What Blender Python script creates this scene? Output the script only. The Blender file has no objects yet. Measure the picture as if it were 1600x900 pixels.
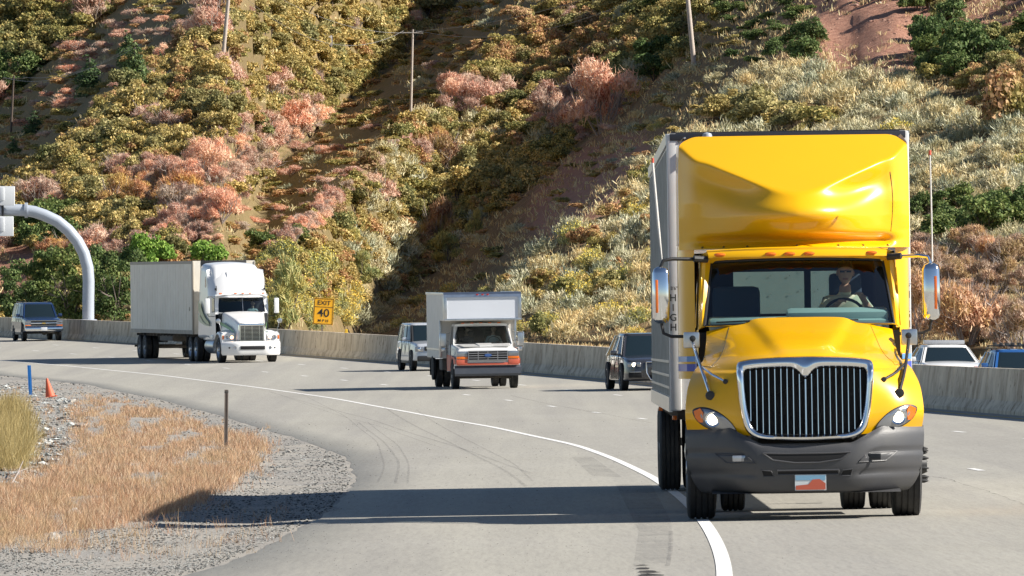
import bpy, bmesh, math, random
import numpy as np
from mathutils import Vector, Matrix, Euler
random.seed(7); RNG = np.random.default_rng(7)
sc = bpy.context.scene
C = sc.collection
R = math.radians

# ------------------------------------------------------------------ camera
FPX = 12320.0            # focal length in photo pixels (1600 wide): a long telephoto
CZ = 3.0                 # camera height above the datum
cam_d = bpy.data.cameras.new('camera'); cam = bpy.data.objects.new('camera', cam_d); C.objects.link(cam)
cam.location = (0, 0, CZ); cam.rotation_euler = (R(90), 0, 0)
cam_d.sensor_width = 36.0; cam_d.lens = FPX / 1600 * 36.0
cam_d.clip_start = 1.0; cam_d.clip_end = 12000
sc.camera = cam
# ------------------------------------------------------------------ world, sun, exposure
SUN_EL, SUN_AZ = 35.5, -10.0      # from the right (+X), a touch towards the camera
w = bpy.data.worlds.new('World'); sc.world = w; w.use_nodes = True
nt = w.node_tree; nt.nodes.clear()
wo = nt.nodes.new('ShaderNodeOutputWorld'); bg = nt.nodes.new('ShaderNodeBackground'); sk = nt.nodes.new('ShaderNodeTexSky')
sk.sky_type = 'NISHITA'; sk.sun_disc = False; sk.sun_elevation = R(SUN_EL); sk.sun_rotation = R(90 - SUN_AZ)
sk.altitude = 1600; sk.air_density = 1.0; sk.dust_density = 0.6; sk.ozone_density = 1.5
bg.inputs['Strength'].default_value = 0.058
nt.links.new(sk.outputs[0], bg.inputs[0]); nt.links.new(bg.outputs[0], wo.inputs[0])
sl = bpy.data.lights.new('sun', 'SUN'); sl.energy = 5.0; sl.angle = R(0.53); sl.color = (1.0, 0.94, 0.85)
so = bpy.data.objects.new('sun', sl); C.objects.link(so)
ldir = Vector((math.cos(R(SUN_EL)) * math.cos(R(SUN_AZ)), math.cos(R(SUN_EL)) * math.sin(R(SUN_AZ)), math.sin(R(SUN_EL))))
so.rotation_euler = (-ldir).to_track_quat('-Z', 'Y').to_euler(); so.location = (60, 60, 80)
sc.view_settings.view_transform = 'Standard'; sc.view_settings.look = 'None'
sc.view_settings.exposure = 0.90; sc.view_settings.gamma = 1.0; sc.view_settings.use_curve_mapping = False

# ------------------------------------------------------------------ helpers
def tag(o, label=None, cat=None, group=None, kind=None):
    if label: o['label'] = label
    if cat: o['category'] = cat
    if group: o['group'] = group
    if kind: o['kind'] = kind
    return o
def empty(name, loc=(0, 0, 0), rz=0.0, parent=None):
    o = bpy.data.objects.new(name, None); C.objects.link(o); o.location = loc; o.rotation_euler = (0, 0, rz)
    o.empty_display_size = 0.3
    if parent: o.parent = parent
    return o
def copy_tree(o, parent=None):
    c = o.copy(); C.objects.link(c); c.parent = parent
    for ch in list(o.children): copy_tree(ch, c)
    return c
def srgb(r, g, b):
    f = lambda c: (c / 255 / 12.92) if c / 255 <= .04045 else ((c / 255 + .055) / 1.055) ** 2.4
    return (f(r), f(g), f(b), 1)
class MB:
    """collects shapes; build() links them as one mesh object"""
    def __init__(self): self.v = []; self.f = []; self.m = []; self.s = []
    def add(self, vs, fs, mi=0, smooth=False):
        b = len(self.v); self.v += [tuple(p) for p in vs]
        self.f += [tuple(b + i for i in f) for f in fs]; self.m += [mi] * len(fs); self.s += [smooth] * len(fs)
        return self
    def box(self, c, s, mi=0, rot=None, bev=0.0, taper=None):
        bm = bmesh.new(); bmesh.ops.create_cube(bm, size=1.0)
        for v in bm.verts:
            k = 1.0
            v.co = Vector((v.co.x * s[0], v.co.y * s[1], v.co.z * s[2]))
            if taper and v.co.z > 0: v.co.x *= taper[0]; v.co.y *= taper[1]
        if bev > 0: bmesh.ops.bevel(bm, geom=list(bm.edges), offset=bev, segments=2, affect='EDGES', profile=.6)
        M = Matrix.Translation(c)
        if rot: M = M @ Euler(rot).to_matrix().to_4x4()
        bm.transform(M); self._bm(bm, mi, bev > 0); return self
    def _bm(self, bm, mi, smooth):
        bm.verts.ensure_lookup_table()
        for i, v in enumerate(bm.verts): v.index = i
        self.add([v.co[:] for v in bm.verts], [[v.index for v in f.verts] for f in bm.faces], mi, smooth); bm.free()
    def tube(self, pts, r, n=8, mi=0, cap=True, smooth=True):
        pts = [Vector(p) for p in pts]; rs = r if isinstance(r, (list, tuple)) else [r] * len(pts)
        vs = []; fs = []
        t0 = (pts[1] - pts[0]).normalized(); up = Vector((0, 0, 1)) if abs(t0.z) < .9 else Vector((1, 0, 0))
        a = t0.cross(up).normalized()
        for i, p in enumerate(pts):
            t = (pts[min(i + 1, len(pts) - 1)] - pts[max(i - 1, 0)]).normalized()
            a = (a - t * a.dot(t)).normalized(); b = t.cross(a)
            for k in range(n):
                th = 2 * math.pi * k / n
                vs.append(p + (a * math.cos(th) + b * math.sin(th)) * rs[i])
        for i in range(len(pts) - 1):
            for k in range(n):
                fs.append((i * n + k, i * n + (k + 1) % n, (i + 1) * n + (k + 1) % n, (i + 1) * n + k))
        self.add(vs, fs, mi, smooth)
        if cap:
            self.add(vs[:n], [tuple(reversed(range(n)))], mi); self.add(vs[-n:], [tuple(range(n))], mi)
        return self
    def lathe(self, prof, c=(0, 0, 0), axis='Z', n=24, mi=0, smooth=True):
        """prof: list of (radius, along)"""
        vs = []; fs = []
        for (r, h) in prof:
            for k in range(n):
                th = 2 * math.pi * k / n; a, b = r * math.cos(th), r * math.sin(th)
                p = {'Z': (a, b, h), 'X': (h, a, b), 'Y': (b, h, a)}[axis]
                vs.append((p[0] + c[0], p[1] + c[1], p[2] + c[2]))
        for i in range(len(prof) - 1):
            for k in range(n): fs.append((i * n + k, i * n + (k + 1) % n, (i + 1) * n + (k + 1) % n, (i + 1) * n + k))
        return self.add(vs, fs, mi, smooth)
    def grid(self, P, mi=0, smooth=True, flip=False):
        """P: rows of points"""
        n = len(P[0]); vs = [p for row in P for p in row]; fs = []
        for i in range(len(P) - 1):
            for j in range(n - 1):
                q = (i * n + j, i * n + j + 1, (i + 1) * n + j + 1, (i + 1) * n + j)
                fs.append(q[::-1] if flip else q)
        return self.add(vs, fs, mi, smooth)
    def loft(self, secs, mi=0, smooth=True, cap=True):
        """secs: closed rings of equal length"""
        n = len(secs[0]); vs = [p for s_ in secs for p in s_]; fs = []
        for i in range(len(secs) - 1):
            for k in range(n): fs.append((i * n + k, i * n + (k + 1) % n, (i + 1) * n + (k + 1) % n, (i + 1) * n + k))
        self.add(vs, fs, mi, smooth)
        if cap: self.add(secs[0], [tuple(reversed(range(n)))], mi); self.add(secs[-1], [tuple(range(n))], mi)
        return self
    def prism(self, outline, d, mi=0, smooth=False):
        """outline: closed 3D polygon; d: extrusion vector"""
        n = len(outline); o2 = [(p[0] + d[0], p[1] + d[1], p[2] + d[2]) for p in outline]
        self.add(list(outline) + o2, [tuple(range(n))[::-1], tuple(range(n, 2 * n))] + [(i, (i + 1) % n, n + (i + 1) % n, n + i) for i in range(n)], mi, smooth)
        return self
    def build(self, name, mats, parent=None, bevel=0.0, subd=0, sharp=None, fix=True):
        me = bpy.data.meshes.new(name); me.from_pydata(self.v, [], self.f)
        for m in (mats if isinstance(mats, (list, tuple)) else [mats]): me.materials.append(m)
        me.polygons.foreach_set('material_index', self.m); me.polygons.foreach_set('use_smooth', self.s); me.update()
        if fix:
            bm = bmesh.new(); bm.from_mesh(me); bmesh.ops.remove_doubles(bm, verts=bm.verts, dist=1e-5)
            bmesh.ops.recalc_face_normals(bm, faces=bm.faces); bm.to_mesh(me); bm.free()
        if any(self.s):
            try: me.set_sharp_from_angle(angle=R(sharp if sharp else 38))
            except Exception: pass
        o = bpy.data.objects.new(name, me); C.objects.link(o)
        if parent: o.parent = parent
        if bevel > 0:
            b = o.modifiers.new('bevel', 'BEVEL'); b.width = bevel; b.segments = 2; b.limit_method = 'ANGLE'; b.angle_limit = R(40)
        if subd:
            s = o.modifiers.new('sub', 'SUBSURF'); s.levels = subd; s.render_levels = subd
        return o

# ------------------------------------------------------------------ materials
def mat(name, col, rough=.6, metal=0.0, noise=None, coat=0.0, bump=None, spec=.5, emis=None, streak=None):
    """noise = (scale, amount, second colour)   bump = (scale, strength)"""
    m = bpy.data.materials.new(name); m.use_nodes = True; n = m.node_tree; b = n.nodes['Principled BSDF']
    if len(col) == 3: col = (*col, 1)
    b.inputs['Base Color'].default_value = col; b.inputs['Roughness'].default_value = rough; b.inputs['Metallic'].default_value = metal
    b.inputs['Specular IOR Level'].default_value = spec; b.inputs['Coat Weight'].default_value = coat; b.inputs['Coat Roughness'].default_value = .04
    tc = None
    if noise or bump or streak:
        tc = n.nodes.new('ShaderNodeTexCoord')
    if noise:
        t = n.nodes.new('ShaderNodeTexNoise'); t.inputs['Scale'].default_value = noise[0]; t.inputs['Detail'].default_value = 6; t.inputs['Roughness'].default_value = .65
        n.links.new(tc.outputs['Object'], t.inputs['Vector'])
        r = n.nodes.new('ShaderNodeMapRange'); r.inputs['From Min'].default_value = .35; r.inputs['From Max'].default_value = .7; r.inputs['To Max'].default_value = noise[1]
        mx = n.nodes.new('ShaderNodeMix'); mx.data_type = 'RGBA'; mx.inputs['A'].default_value = col
        c2 = noise[2]; mx.inputs['B'].default_value = c2 if len(c2) == 4 else (*c2, 1)
        n.links.new(t.outputs['Fac'], r.inputs['Value']); n.links.new(r.outputs['Result'], mx.inputs['Factor']); n.links.new(mx.outputs['Result'], b.inputs['Base Color'])
    if bump:
        t2 = n.nodes.new('ShaderNodeTexNoise'); t2.inputs['Scale'].default_value = bump[0]; t2.inputs['Detail'].default_value = 5
        n.links.new(tc.outputs['Object'], t2.inputs['Vector'])
        bp = n.nodes.new('ShaderNodeBump'); bp.inputs['Strength'].default_value = bump[1]; bp.inputs['Distance'].default_value = .02
        n.links.new(t2.outputs['Fac'], bp.inputs['Height']); n.links.new(bp.outputs['Normal'], b.inputs['Normal'])
    if emis: b.inputs['Emission Color'].default_value = (*emis[:3], 1); b.inputs['Emission Strength'].default_value = emis[3]
    return m
def glass(name, tint, refl=.9, rough=.02, amt=1.0):
    m = bpy.data.materials.new(name); m.use_nodes = True; n = m.node_tree; n.nodes.clear()
    o = n.nodes.new('ShaderNodeOutputMaterial'); t = n.nodes.new('ShaderNodeBsdfTransparent'); g = n.nodes.new('ShaderNodeBsdfGlossy'); mx = n.nodes.new('ShaderNodeMixShader')
    lw = n.nodes.new('ShaderNodeLayerWeight'); lw.inputs['Blend'].default_value = .5      # 1 - |cos|, the same from both sides
    pw = n.nodes.new('ShaderNodeMath'); pw.operation = 'POWER'; pw.inputs[1].default_value = 4.0; n.links.new(lw.outputs['Facing'], pw.inputs[0])
    ml = n.nodes.new('ShaderNodeMath'); ml.operation = 'MULTIPLY_ADD'; ml.inputs[1].default_value = .8 * amt; ml.inputs[2].default_value = .05 * amt; n.links.new(pw.outputs[0], ml.inputs[0])
    t.inputs['Color'].default_value = (*tint, 1); g.inputs['Roughness'].default_value = rough; g.inputs['Color'].default_value = (refl, refl, refl, 1)
    n.links.new(ml.outputs[0], mx.inputs[0]); n.links.new(t.outputs[0], mx.inputs[1]); n.links.new(g.outputs[0], mx.inputs[2]); n.links.new(mx.outputs[0], o.inputs[0])
    return m

# ------------------------------------------------------------------ the lie of the road
_pd = np.array([0, 40, 60, 80, 120, 160, 195, 250, 310, 350, 400, 450, 600, 1500.])
_pz = np.array([-1.5, -1.79, -1.95, -2.11, -2.43, -2.74, -2.93, -2.98, -2.93, -2.8, -2.62, -2.54, -2.5, -2.5])
_dd = np.arange(-100, 1500, 1.0); _zz = np.interp(_dd, _pd, _pz)
_k = np.exp(-.5 * (np.arange(-40, 41) / 13.0) ** 2); _k /= _k.sum()
_zz = np.convolve(np.pad(_zz, 40, 'edge'), _k, 'valid')
def prof(D): return float(np.interp(D, _dd, _zz))
def _solve(x, y, bank):
    lo, hi = 20.0, 900.0
    for _ in range(50):
        D = (lo + hi) / 2; X = (x - 800) / FPX * D
        z = prof(D) + (bank * (X - xb(D)) if bank else 0)
        if z < (450 - y) / FPX * D: lo = D      # the ray is still above the ground
        else: hi = D
    return X, D
_foot = [(100, 530), (450, 553), (640, 567), (900, 588), (1440, 635), (1600, 652)]
_fp = np.array([_solve(x, y, 0) for x, y in _foot])
_c = np.polyfit(np.append(_fp[:, 1], [80, 60]), np.append(_fp[:, 0], [14.4, 14.2]), 3, w=[1, 1, 1, 1, 1, 1, .6, .6])
def _xb(D): return float(np.polyval(_c, D))
def xb(D):
    if D > 470: return _xb(470) + (D - 470) * (_xb(470) - _xb(465)) / 5
    if D < 50: return _xb(50) + (D - 50) * (_xb(55) - _xb(50)) / 5
    return _xb(D)
BANK = .02
def zg(X, D):
    """road surface height (world z)"""
    b = X - xb(D)
    if b > .5: return CZ + prof(D) - .12
    return CZ + prof(D) + BANK * max(b, -30)
def gp(x, y):
    """ground point of the near carriageway seen at photo pixel x, y"""
    X, D = _solve(x, y, BANK); return Vector((X, D, zg(X, D)))
def at(x, y, D): return Vector(((x - 800) / FPX * D, D, CZ + (450 - y) / FPX * D))
def heading(D): return (xb(D + 3) - xb(D - 3)) / 6      # dX/dD
# ================================================================== SETTING
def snoise(shape, seed):
    return np.random.default_rng(seed).standard_normal(shape)
_VT = {}
def vnoise(x, y, seed=0):
    """cheap smooth value noise for arrays"""
    if seed not in _VT: _VT[seed] = np.random.default_rng(seed).random((256, 256))
    T = _VT[seed]
    xi = np.floor(x).astype(int); yi = np.floor(y).astype(int); fx = x - xi; fy = y - yi
    fx = fx * fx * (3 - 2 * fx); fy = fy * fy * (3 - 2 * fy)
    a = T[xi % 256, yi % 256]; b = T[(xi + 1) % 256, yi % 256]; c = T[xi % 256, (yi + 1) % 256]; d = T[(xi + 1) % 256, (yi + 1) % 256]
    return (a * (1 - fx) + b * fx) * (1 - fy) + (c * (1 - fx) + d * fx) * fy - .5
# ---- materials of the ground
def nodes_mat(name):
    m = bpy.data.materials.new(name); m.use_nodes = True; n = m.node_tree
    return m, n, n.nodes['Principled BSDF']
def tex(n, kind, scale, vec, detail=5, rough=.6, **kw):
    t = n.nodes.new(kind); t.inputs['Scale'].default_value = scale
    if 'Detail' in t.inputs: t.inputs['Detail'].default_value = detail
    if 'Roughness' in t.inputs: t.inputs['Roughness'].default_value = rough
    n.links.new(vec, t.inputs['Vector']); return t
def ramp(n, val, stops):
    r = n.nodes.new('ShaderNodeValToRGB'); e = r.color_ramp.elements
    while len(e) < len(stops): e.new(.5)
    for i, (p, c) in enumerate(stops): e[i].position = p; e[i].color = (*c, 1)
    n.links.new(val, r.inputs[0]); return r
def mixc(n, f, a, b, mode='MIX'):
    m = n.nodes.new('ShaderNodeMix'); m.data_type = 'RGBA'; m.blend_type = mode
    for s, k in ((f, 'Factor'), (a, 'A'), (b, 'B')):
        if isinstance(s, (int, float)): m.inputs[k].default_value = s
        elif isinstance(s, tuple): m.inputs[k].default_value = (*s, 1) if len(s) == 3 else s
        else: n.links.new(s, m.inputs[k])
    return m.outputs['Result']
def asphalt_mat():
    m, n, b = nodes_mat('worn_asphalt'); g = n.nodes.new('ShaderNodeNewGeometry').outputs['Position']
    base = ramp(n, tex(n, 'ShaderNodeTexNoise', .13, g, 4).outputs['Fac'], [(.3, (.315, .300, .262)), (.7, (.335, .320, .283))]).outputs[0]
    # long wear streaks along the lanes
    mp = n.nodes.new('ShaderNodeMapping'); mp.inputs['Scale'].default_value = (1.6, .03, 1); n.links.new(g, mp.inputs[0])
    st = ramp(n, tex(n, 'ShaderNodeTexNoise', 1.0, mp.outputs[0], 4, .55).outputs['Fac'], [(.36, (.94, .94, .945)), (.64, (1.03, 1.03, 1.025))]).outputs[0]
    base = mixc(n, 1.0, base, st, 'MULTIPLY')
    sp = ramp(n, tex(n, 'ShaderNodeTexNoise', 38, g, 3, .8).outputs['Fac'], [(.33, (.72, .72, .73)), (.5, (1, 1, 1)), (.7, (1.22, 1.21, 1.18))]).outputs[0]
    base = mixc(n, 1.0, base, sp, 'MULTIPLY')
    # aggregate and tyre polish, drawn out along the direction of travel
    mp2 = n.nodes.new('ShaderNodeMapping'); mp2.inputs['Scale'].default_value = (22, .9, 1); n.links.new(g, mp2.inputs[0])
    gr2 = ramp(n, tex(n, 'ShaderNodeTexNoise', 1.0, mp2.outputs[0], 4, .75).outputs['Fac'], [(.30, (.86, .86, .865)), (.5, (1, 1, 1)), (.72, (1.10, 1.10, 1.09))]).outputs[0]
    base = mixc(n, 1.0, base, gr2, 'MULTIPLY')
    mp3 = n.nodes.new('ShaderNodeMapping'); mp3.inputs['Scale'].default_value = (.55, .012, 1); n.links.new(g, mp3.inputs[0])
    gr3 = ramp(n, tex(n, 'ShaderNodeTexNoise', 1.0, mp3.outputs[0], 3, .5).outputs['Fac'], [(.40, (.93, .93, .94)), (.55, (1.02, 1.02, 1.01))]).outputs[0]
    base = mixc(n, 1.0, base, gr3, 'MULTIPLY')
    # tar blots
    v = tex(n, 'ShaderNodeTexVoronoi', 1.3, g); v.inputs['Randomness'].default_value = 1
    bl = ramp(n, v.outputs['Distance'], [(.018, (.35, .35, .36)), (.03, (1, 1, 1))]).outputs[0]
    base = mixc(n, 1.0, base, bl, 'MULTIPLY')
    n.links.new(base, b.inputs['Base Color']); b.inputs['Roughness'].default_value = .82; b.inputs['Specular IOR Level'].default_value = .3
    bp = n.nodes.new('ShaderNodeBump'); bp.inputs['Strength'].default_value = .25; bp.inputs['Distance'].default_value = .01
    n.links.new(tex(n, 'ShaderNodeTexNoise', 60, g, 3, .7).outputs['Fac'], bp.inputs['Height']); n.links.new(bp.outputs[0], b.inputs['Normal'])
    return m
def gravel_mat():
    m, n, b = nodes_mat('roadside_gravel'); g = n.nodes.new('ShaderNodeNewGeometry').outputs['Position']
    v = tex(n, 'ShaderNodeTexVoronoi', 26, g)
    c = ramp(n, v.outputs['Color'], [(.1, (.05, .049, .046)), (.45, (.095, .092, .086)), (.75, (.15, .145, .135)), (.97, (.30, .29, .27))]).outputs[0]
    c2 = ramp(n, tex(n, 'ShaderNodeTexNoise', .35, g, 5).outputs['Fac'], [(.3, (.8, .8, .82)), (.7, (1.2, 1.15, 1.08))]).outputs[0]
    n.links.new(mixc(n, 1.0, c, c2, 'MULTIPLY'), b.inputs['Base Color']); b.inputs['Roughness'].default_value = 1.0; b.inputs['Specular IOR Level'].default_value = .02
    bp = n.nodes.new('ShaderNodeBump'); bp.inputs['Strength'].default_value = .05; bp.inputs['Distance'].default_value = .004; bp.invert = True
    n.links.new(v.outputs['Distance'], bp.inputs['Height']); n.links.new(bp.outputs[0], b.inputs['Normal'])
    return m
def hill_mat():
    m, n, b = nodes_mat('dry_hillside'); g = n.nodes.new('ShaderNodeNewGeometry').outputs['Position']
    a = n.nodes.new('ShaderNodeAttribute'); a.attribute_name = 'dirt'
    grass = ramp(n, tex(n, 'ShaderNodeTexNoise', 1.2, g, 8, .75).outputs['Fac'], [(.3, (.10, .07, .04)), (.5, (.21, .145, .075)), (.68, (.33, .25, .14))]).outputs[0]
    dirt = ramp(n, tex(n, 'ShaderNodeTexNoise', 2.2, g, 9, .78).outputs['Fac'], [(.28, (.20, .095, .065)), (.5, (.38, .20, .14)), (.7, (.52, .31, .22))]).outputs[0]
    pat = tex(n, 'ShaderNodeTexNoise', .5, g, 5, .6).outputs['Fac']
    ad = n.nodes.new('ShaderNodeMath'); ad.operation = 'MULTIPLY_ADD'; n.links.new(pat, ad.inputs[0]); ad.inputs[1].default_value = 1.6; n.links.new(a.outputs['Fac'], ad.inputs[2])
    f = n.nodes.new('ShaderNodeMapRange'); f.inputs['From Min'].default_value = .95; f.inputs['From Max'].default_value = 1.25; n.links.new(ad.outputs[0], f.inputs[0])
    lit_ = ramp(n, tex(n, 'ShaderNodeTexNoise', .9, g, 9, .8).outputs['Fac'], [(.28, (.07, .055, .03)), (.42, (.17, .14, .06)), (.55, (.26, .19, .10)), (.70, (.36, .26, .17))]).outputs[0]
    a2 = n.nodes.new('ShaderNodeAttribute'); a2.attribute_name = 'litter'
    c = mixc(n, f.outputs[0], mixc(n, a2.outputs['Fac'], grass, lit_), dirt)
    n.links.new(c, b.inputs['Base Color']); b.inputs['Roughness'].default_value = .95; b.inputs['Specular IOR Level'].default_value = .1
    bp = n.nodes.new('ShaderNodeBump'); bp.inputs['Strength'].default_value = .9; bp.inputs['Distance'].default_value = .25
    n.links.new(tex(n, 'ShaderNodeTexNoise', 2.5, g, 8, .75).outputs['Fac'], bp.inputs['Height']); n.links.new(bp.outputs[0], b.inputs['Normal'])
    return m
def concrete_mat():
    m, n, b = nodes_mat('stained_concrete'); g = n.nodes.new('ShaderNodeNewGeometry').outputs['Position']
    base = ramp(n, tex(n, 'ShaderNodeTexNoise', .8, g, 6, .7).outputs['Fac'], [(.3, (.50, .43, .325)), (.7, (.65, .58, .46))]).outputs[0]
    mp = n.nodes.new('ShaderNodeMapping'); mp.inputs['Scale'].default_value = (1, .35, .12); n.links.new(g, mp.inputs[0])
    st = ramp(n, tex(n, 'ShaderNodeTexNoise', 4.5, mp.outputs[0], 5, .7).outputs['Fac'], [(.36, (.62, .58, .54)), (.55, (1, 1, 1)), (.75, (1.12, 1.1, 1.06))]).outputs[0]
    sp = ramp(n, tex(n, 'ShaderNodeTexNoise', 3.2, g, 3, .6).outputs['Fac'], [(.30, (.45, .40, .36)), (.38, (1, 1, 1))]).outputs[0]
    n.links.new(mixc(n, 1.0, mixc(n, 1.0, base, st, 'MULTIPLY'), sp, 'MULTIPLY'), b.inputs['Base Color']); b.inputs['Roughness'].default_value = .9
    bp = n.nodes.new('ShaderNodeBump'); bp.inputs['Strength'].default_value = .3; bp.inputs['Distance'].default_value = .03
    n.links.new(tex(n, 'ShaderNodeTexNoise', 9, g, 5).outputs['Fac'], bp.inputs['Height']); n.links.new(bp.outputs[0], b.inputs['Normal'])
    return m
def paint_mat(name, col):
    m, n, b = nodes_mat(name); g = n.nodes.new('ShaderNodeNewGeometry').outputs['Position']
    c = ramp(n, tex(n, 'ShaderNodeTexNoise', 14, g, 5, .8).outputs['Fac'], [(.30, tuple(x * .5 for x in col)), (.45, tuple(x * .9 for x in col)), (.6, col)]).outputs[0]
    n.links.new(c, b.inputs['Base Color']); b.inputs['Roughness'].default_value = .7; return m
M_ASPH, M_GRAV, M_HILL, M_CONC = asphalt_mat(), gravel_mat(), hill_mat(), concrete_mat()
M_WLINE = paint_mat('white_road_paint', (.78, .77, .74)); M_YLINE = paint_mat('yellow_road_paint', (.55, .36, .08))

# ---- asphalt edge (photo pixels -> ground)
_edge = [(262, 905), (280, 898), (340, 882), (440, 836), (516, 796), (552, 748), (536, 712), (460, 684), (340, 648), (240, 622), (132, 600), (0, 586)]
_ep = sorted([(p.y, p.x) for p in (gp(x, y) for x, y in _edge)])
_ed = np.array([p[0] for p in _ep]); _ex = np.array([p[1] for p in _ep])
def xleft(D):
    if D < _ed[0]: return _ex[0] - (_ed[0] - D) * .06
    if D > _ed[-1]: return _ex[-1] - (D - _ed[-1]) * .135
    return float(np.interp(D, _ed, _ex))
def ygrid(a, b):
    out = [a]
    while out[-1] < b: out.append(out[-1] + max(.35, out[-1] * .012))
    return out
ys = ygrid(24, 640)
road = MB(); rows = []
for D in ys:
    xl = xleft(D) + .10 * float(vnoise(np.array(D * .9), np.array(3.3), 5)) + .08 * float(vnoise(np.array(D * 3.1), np.array(7.7), 6)); xr = xb(D) + .3
    rows.append([(xl + (xr - xl) * t, D, zg(xl + (xr - xl) * t, D) if True else 0) for t in [0, .004, .06, .12, .2, .3, .4, .5, .6, .7, .8, .9, .97, 1]])
for r_ in rows:   # the pavement edge has a small broken drop
    r_[0] = (r_[0][0], r_[0][1], r_[0][2] - .05)
road.grid(rows); o = road.build('road', M_ASPH, fix=False); tag(o, kind='structure')
opp = MB(); rows = []
for D in ys:
    xr = xb(D); rows.append([(xr + t, D, CZ + prof(D) - .12 - .012 * t) for t in (.5, 3, 6, 9, 12, 14.5)])
opp.grid(rows); o = opp.build('opposing_road', M_ASPH, fix=False); tag(o, kind='structure')

# ---- the ground sheet, out to the horizon
def ground_z(X, D):
    b = X - xb(D)
    if b > .5:
        return CZ + prof(D) - .12 - .012 * min(b, 15) - .03 - max(0, min(b - 15, 20)) * .01
    z = CZ + prof(D) + BANK * max(b, -30) - .012
    e = xleft(D) - X
    if e > 0:
        z += -.04 * min(e, 1) + .05 * min(1, max(0, (e - .7) / 1.5))
        z += float(vnoise(np.array(X * 1.1), np.array(D * .6), 3)) * .045 * min(1, e / 1.0)
    return z
gx = sorted(set([-1500, -600, -300, -160, -100, -70, -50, -40, -33] + [round(-28 + i * .45, 3) for i in range(100)] + [18, 20, 23, 27, 32, 38, 45, 60, 90, 150, 300, 700, 1500]))
gy = [-400, -150, -40, 0, 15] + ys + [700, 800, 1000, 1400, 2200, 4000, 7000]
gr = MB(); rows = []
for D in gy:
    rows.append([(X, D, ground_z(X, min(D, 600)) - (1.0 if D > 640 else 0) - (.06 if X > xleft(D) + .6 and X < xb(D) + 15 else 0)) for X in gx])
gr.grid(rows); o = gr.build('ground', M_GRAV, fix=False); tag(o, kind='structure')

# ---- lane markings, laid on the road a few millimetres up
def strip(mb, pts, wd, lift=.005, mi=0):
    L = []; Rr = []
    for i, p in enumerate(pts):
        a = pts[max(i - 1, 0)]; c = pts[min(i + 1, len(pts) - 1)]
        d = Vector((c[0] - a[0], c[1] - a[1])); d.normalize(); nrm = Vector((-d.y, d.x)) * wd / 2
        for s_, lst in ((1, L), (-1, Rr)):
            X, Y = p[0] + nrm.x * s_, p[1] + nrm.y * s_; lst.append((X, Y, zg(min(X, xb(Y) + .2), Y) + lift))
    mb.grid([L, Rr], mi, False)
def smooth_path(pix, step=2.0):
    P_ = [gp(x, y) for x, y in pix]; P_.sort(key=lambda p: p.y)
    d = np.array([p.y for p in P_]); x = np.array([p.x for p in P_])
    dd = np.arange(d[0], d[-1], .5); xx = np.interp(dd, d, x)
    k = np.exp(-.5 * (np.arange(-30, 31) / 9.0) ** 2); k /= k.sum()
    pad = lambda a: np.concatenate([a[0] + (a[0] - a[1:31][::-1]), a, a[-1] + (a[-1] - a[-31:-1][::-1])])
    xx = np.convolve(pad(xx), k, 'valid')
    return [(float(a), float(b)) for a, b in zip(xx, dd)]
edge_path = smooth_path([(1125, 960), (1136, 915), (1133, 880), (1122, 850), (1104, 818), (1072, 783), (1025, 748), (960, 717), (900, 695), (770, 667), (640, 644), (520, 622), (400, 605), (250, 586), (120, 573), (0, 563), (-160, 552)])
mk = MB(); strip(mk, edge_path, .125); o = mk.build('edge_line', M_WLINE, fix=False); tag(o, kind='structure')
def off_line(off, a, b): return [(xb(D) - off, D) for D in np.arange(a, b, 2.0)]
mk = MB(); strip(mk, off_line(.62, 40, 520), .13); o = mk.build('median_line', M_YLINE, fix=False); tag(o, kind='structure')
mk = MB()
for off, ph in ((4.0, 1.5), (7.65, 8.0)):
    D = 50 + ph
    while D < 480:
        strip(mk, off_line(off, D, D + 3.2), .11); D += 12.2
o = mk.build('lane_dashes', M_WLINE, fix=False); tag(o, kind='structure')

# ---- worn patches, tyre marks and a sealed crack
M_TYRE = bpy.data.materials.new('rubber_marks'); M_TYRE.use_nodes = True
def _tm(m, col, lo, hi, sc_):
    n = m.node_tree; n.nodes.clear(); o_ = n.nodes.new('ShaderNodeOutputMaterial'); t = n.nodes.new('ShaderNodeBsdfTransparent'); d = n.nodes.new('ShaderNodeBsdfDiffuse'); mx = n.nodes.new('ShaderNodeMixShader')
    d.inputs[0].default_value = (*col, 1); g = n.nodes.new('ShaderNodeNewGeometry').outputs['Position']
    r = n.nodes.new('ShaderNodeMapRange'); r.inputs['From Min'].default_value = .35; r.inputs['From Max'].default_value = .65; r.inputs['To Min'].default_value = lo; r.inputs['To Max'].default_value = hi
    n.links.new(tex(n, 'ShaderNodeTexNoise', sc_, g, 5, .7).outputs['Fac'], r.inputs[0]); n.links.new(r.outputs[0], mx.inputs[0])
    n.links.new(t.outputs[0], mx.inputs[1]); n.links.new(d.outputs[0], mx.inputs[2]); n.links.new(mx.outputs[0], o_.inputs[0])
_tm(M_TYRE, (.16, .16, .165), .0, .28, 3)
M_PATCH = bpy.data.materials.new('worn_patch'); M_PATCH.use_nodes = True; _tm(M_PATCH, (.20, .20, .20), .04, .20, 1.2)
M_CRACK = bpy.data.materials.new('crack_sealer'); M_CRACK.use_nodes = True; _tm(M_CRACK, (.035, .035, .04), .3, 1.0, 3)
mk = MB()
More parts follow.
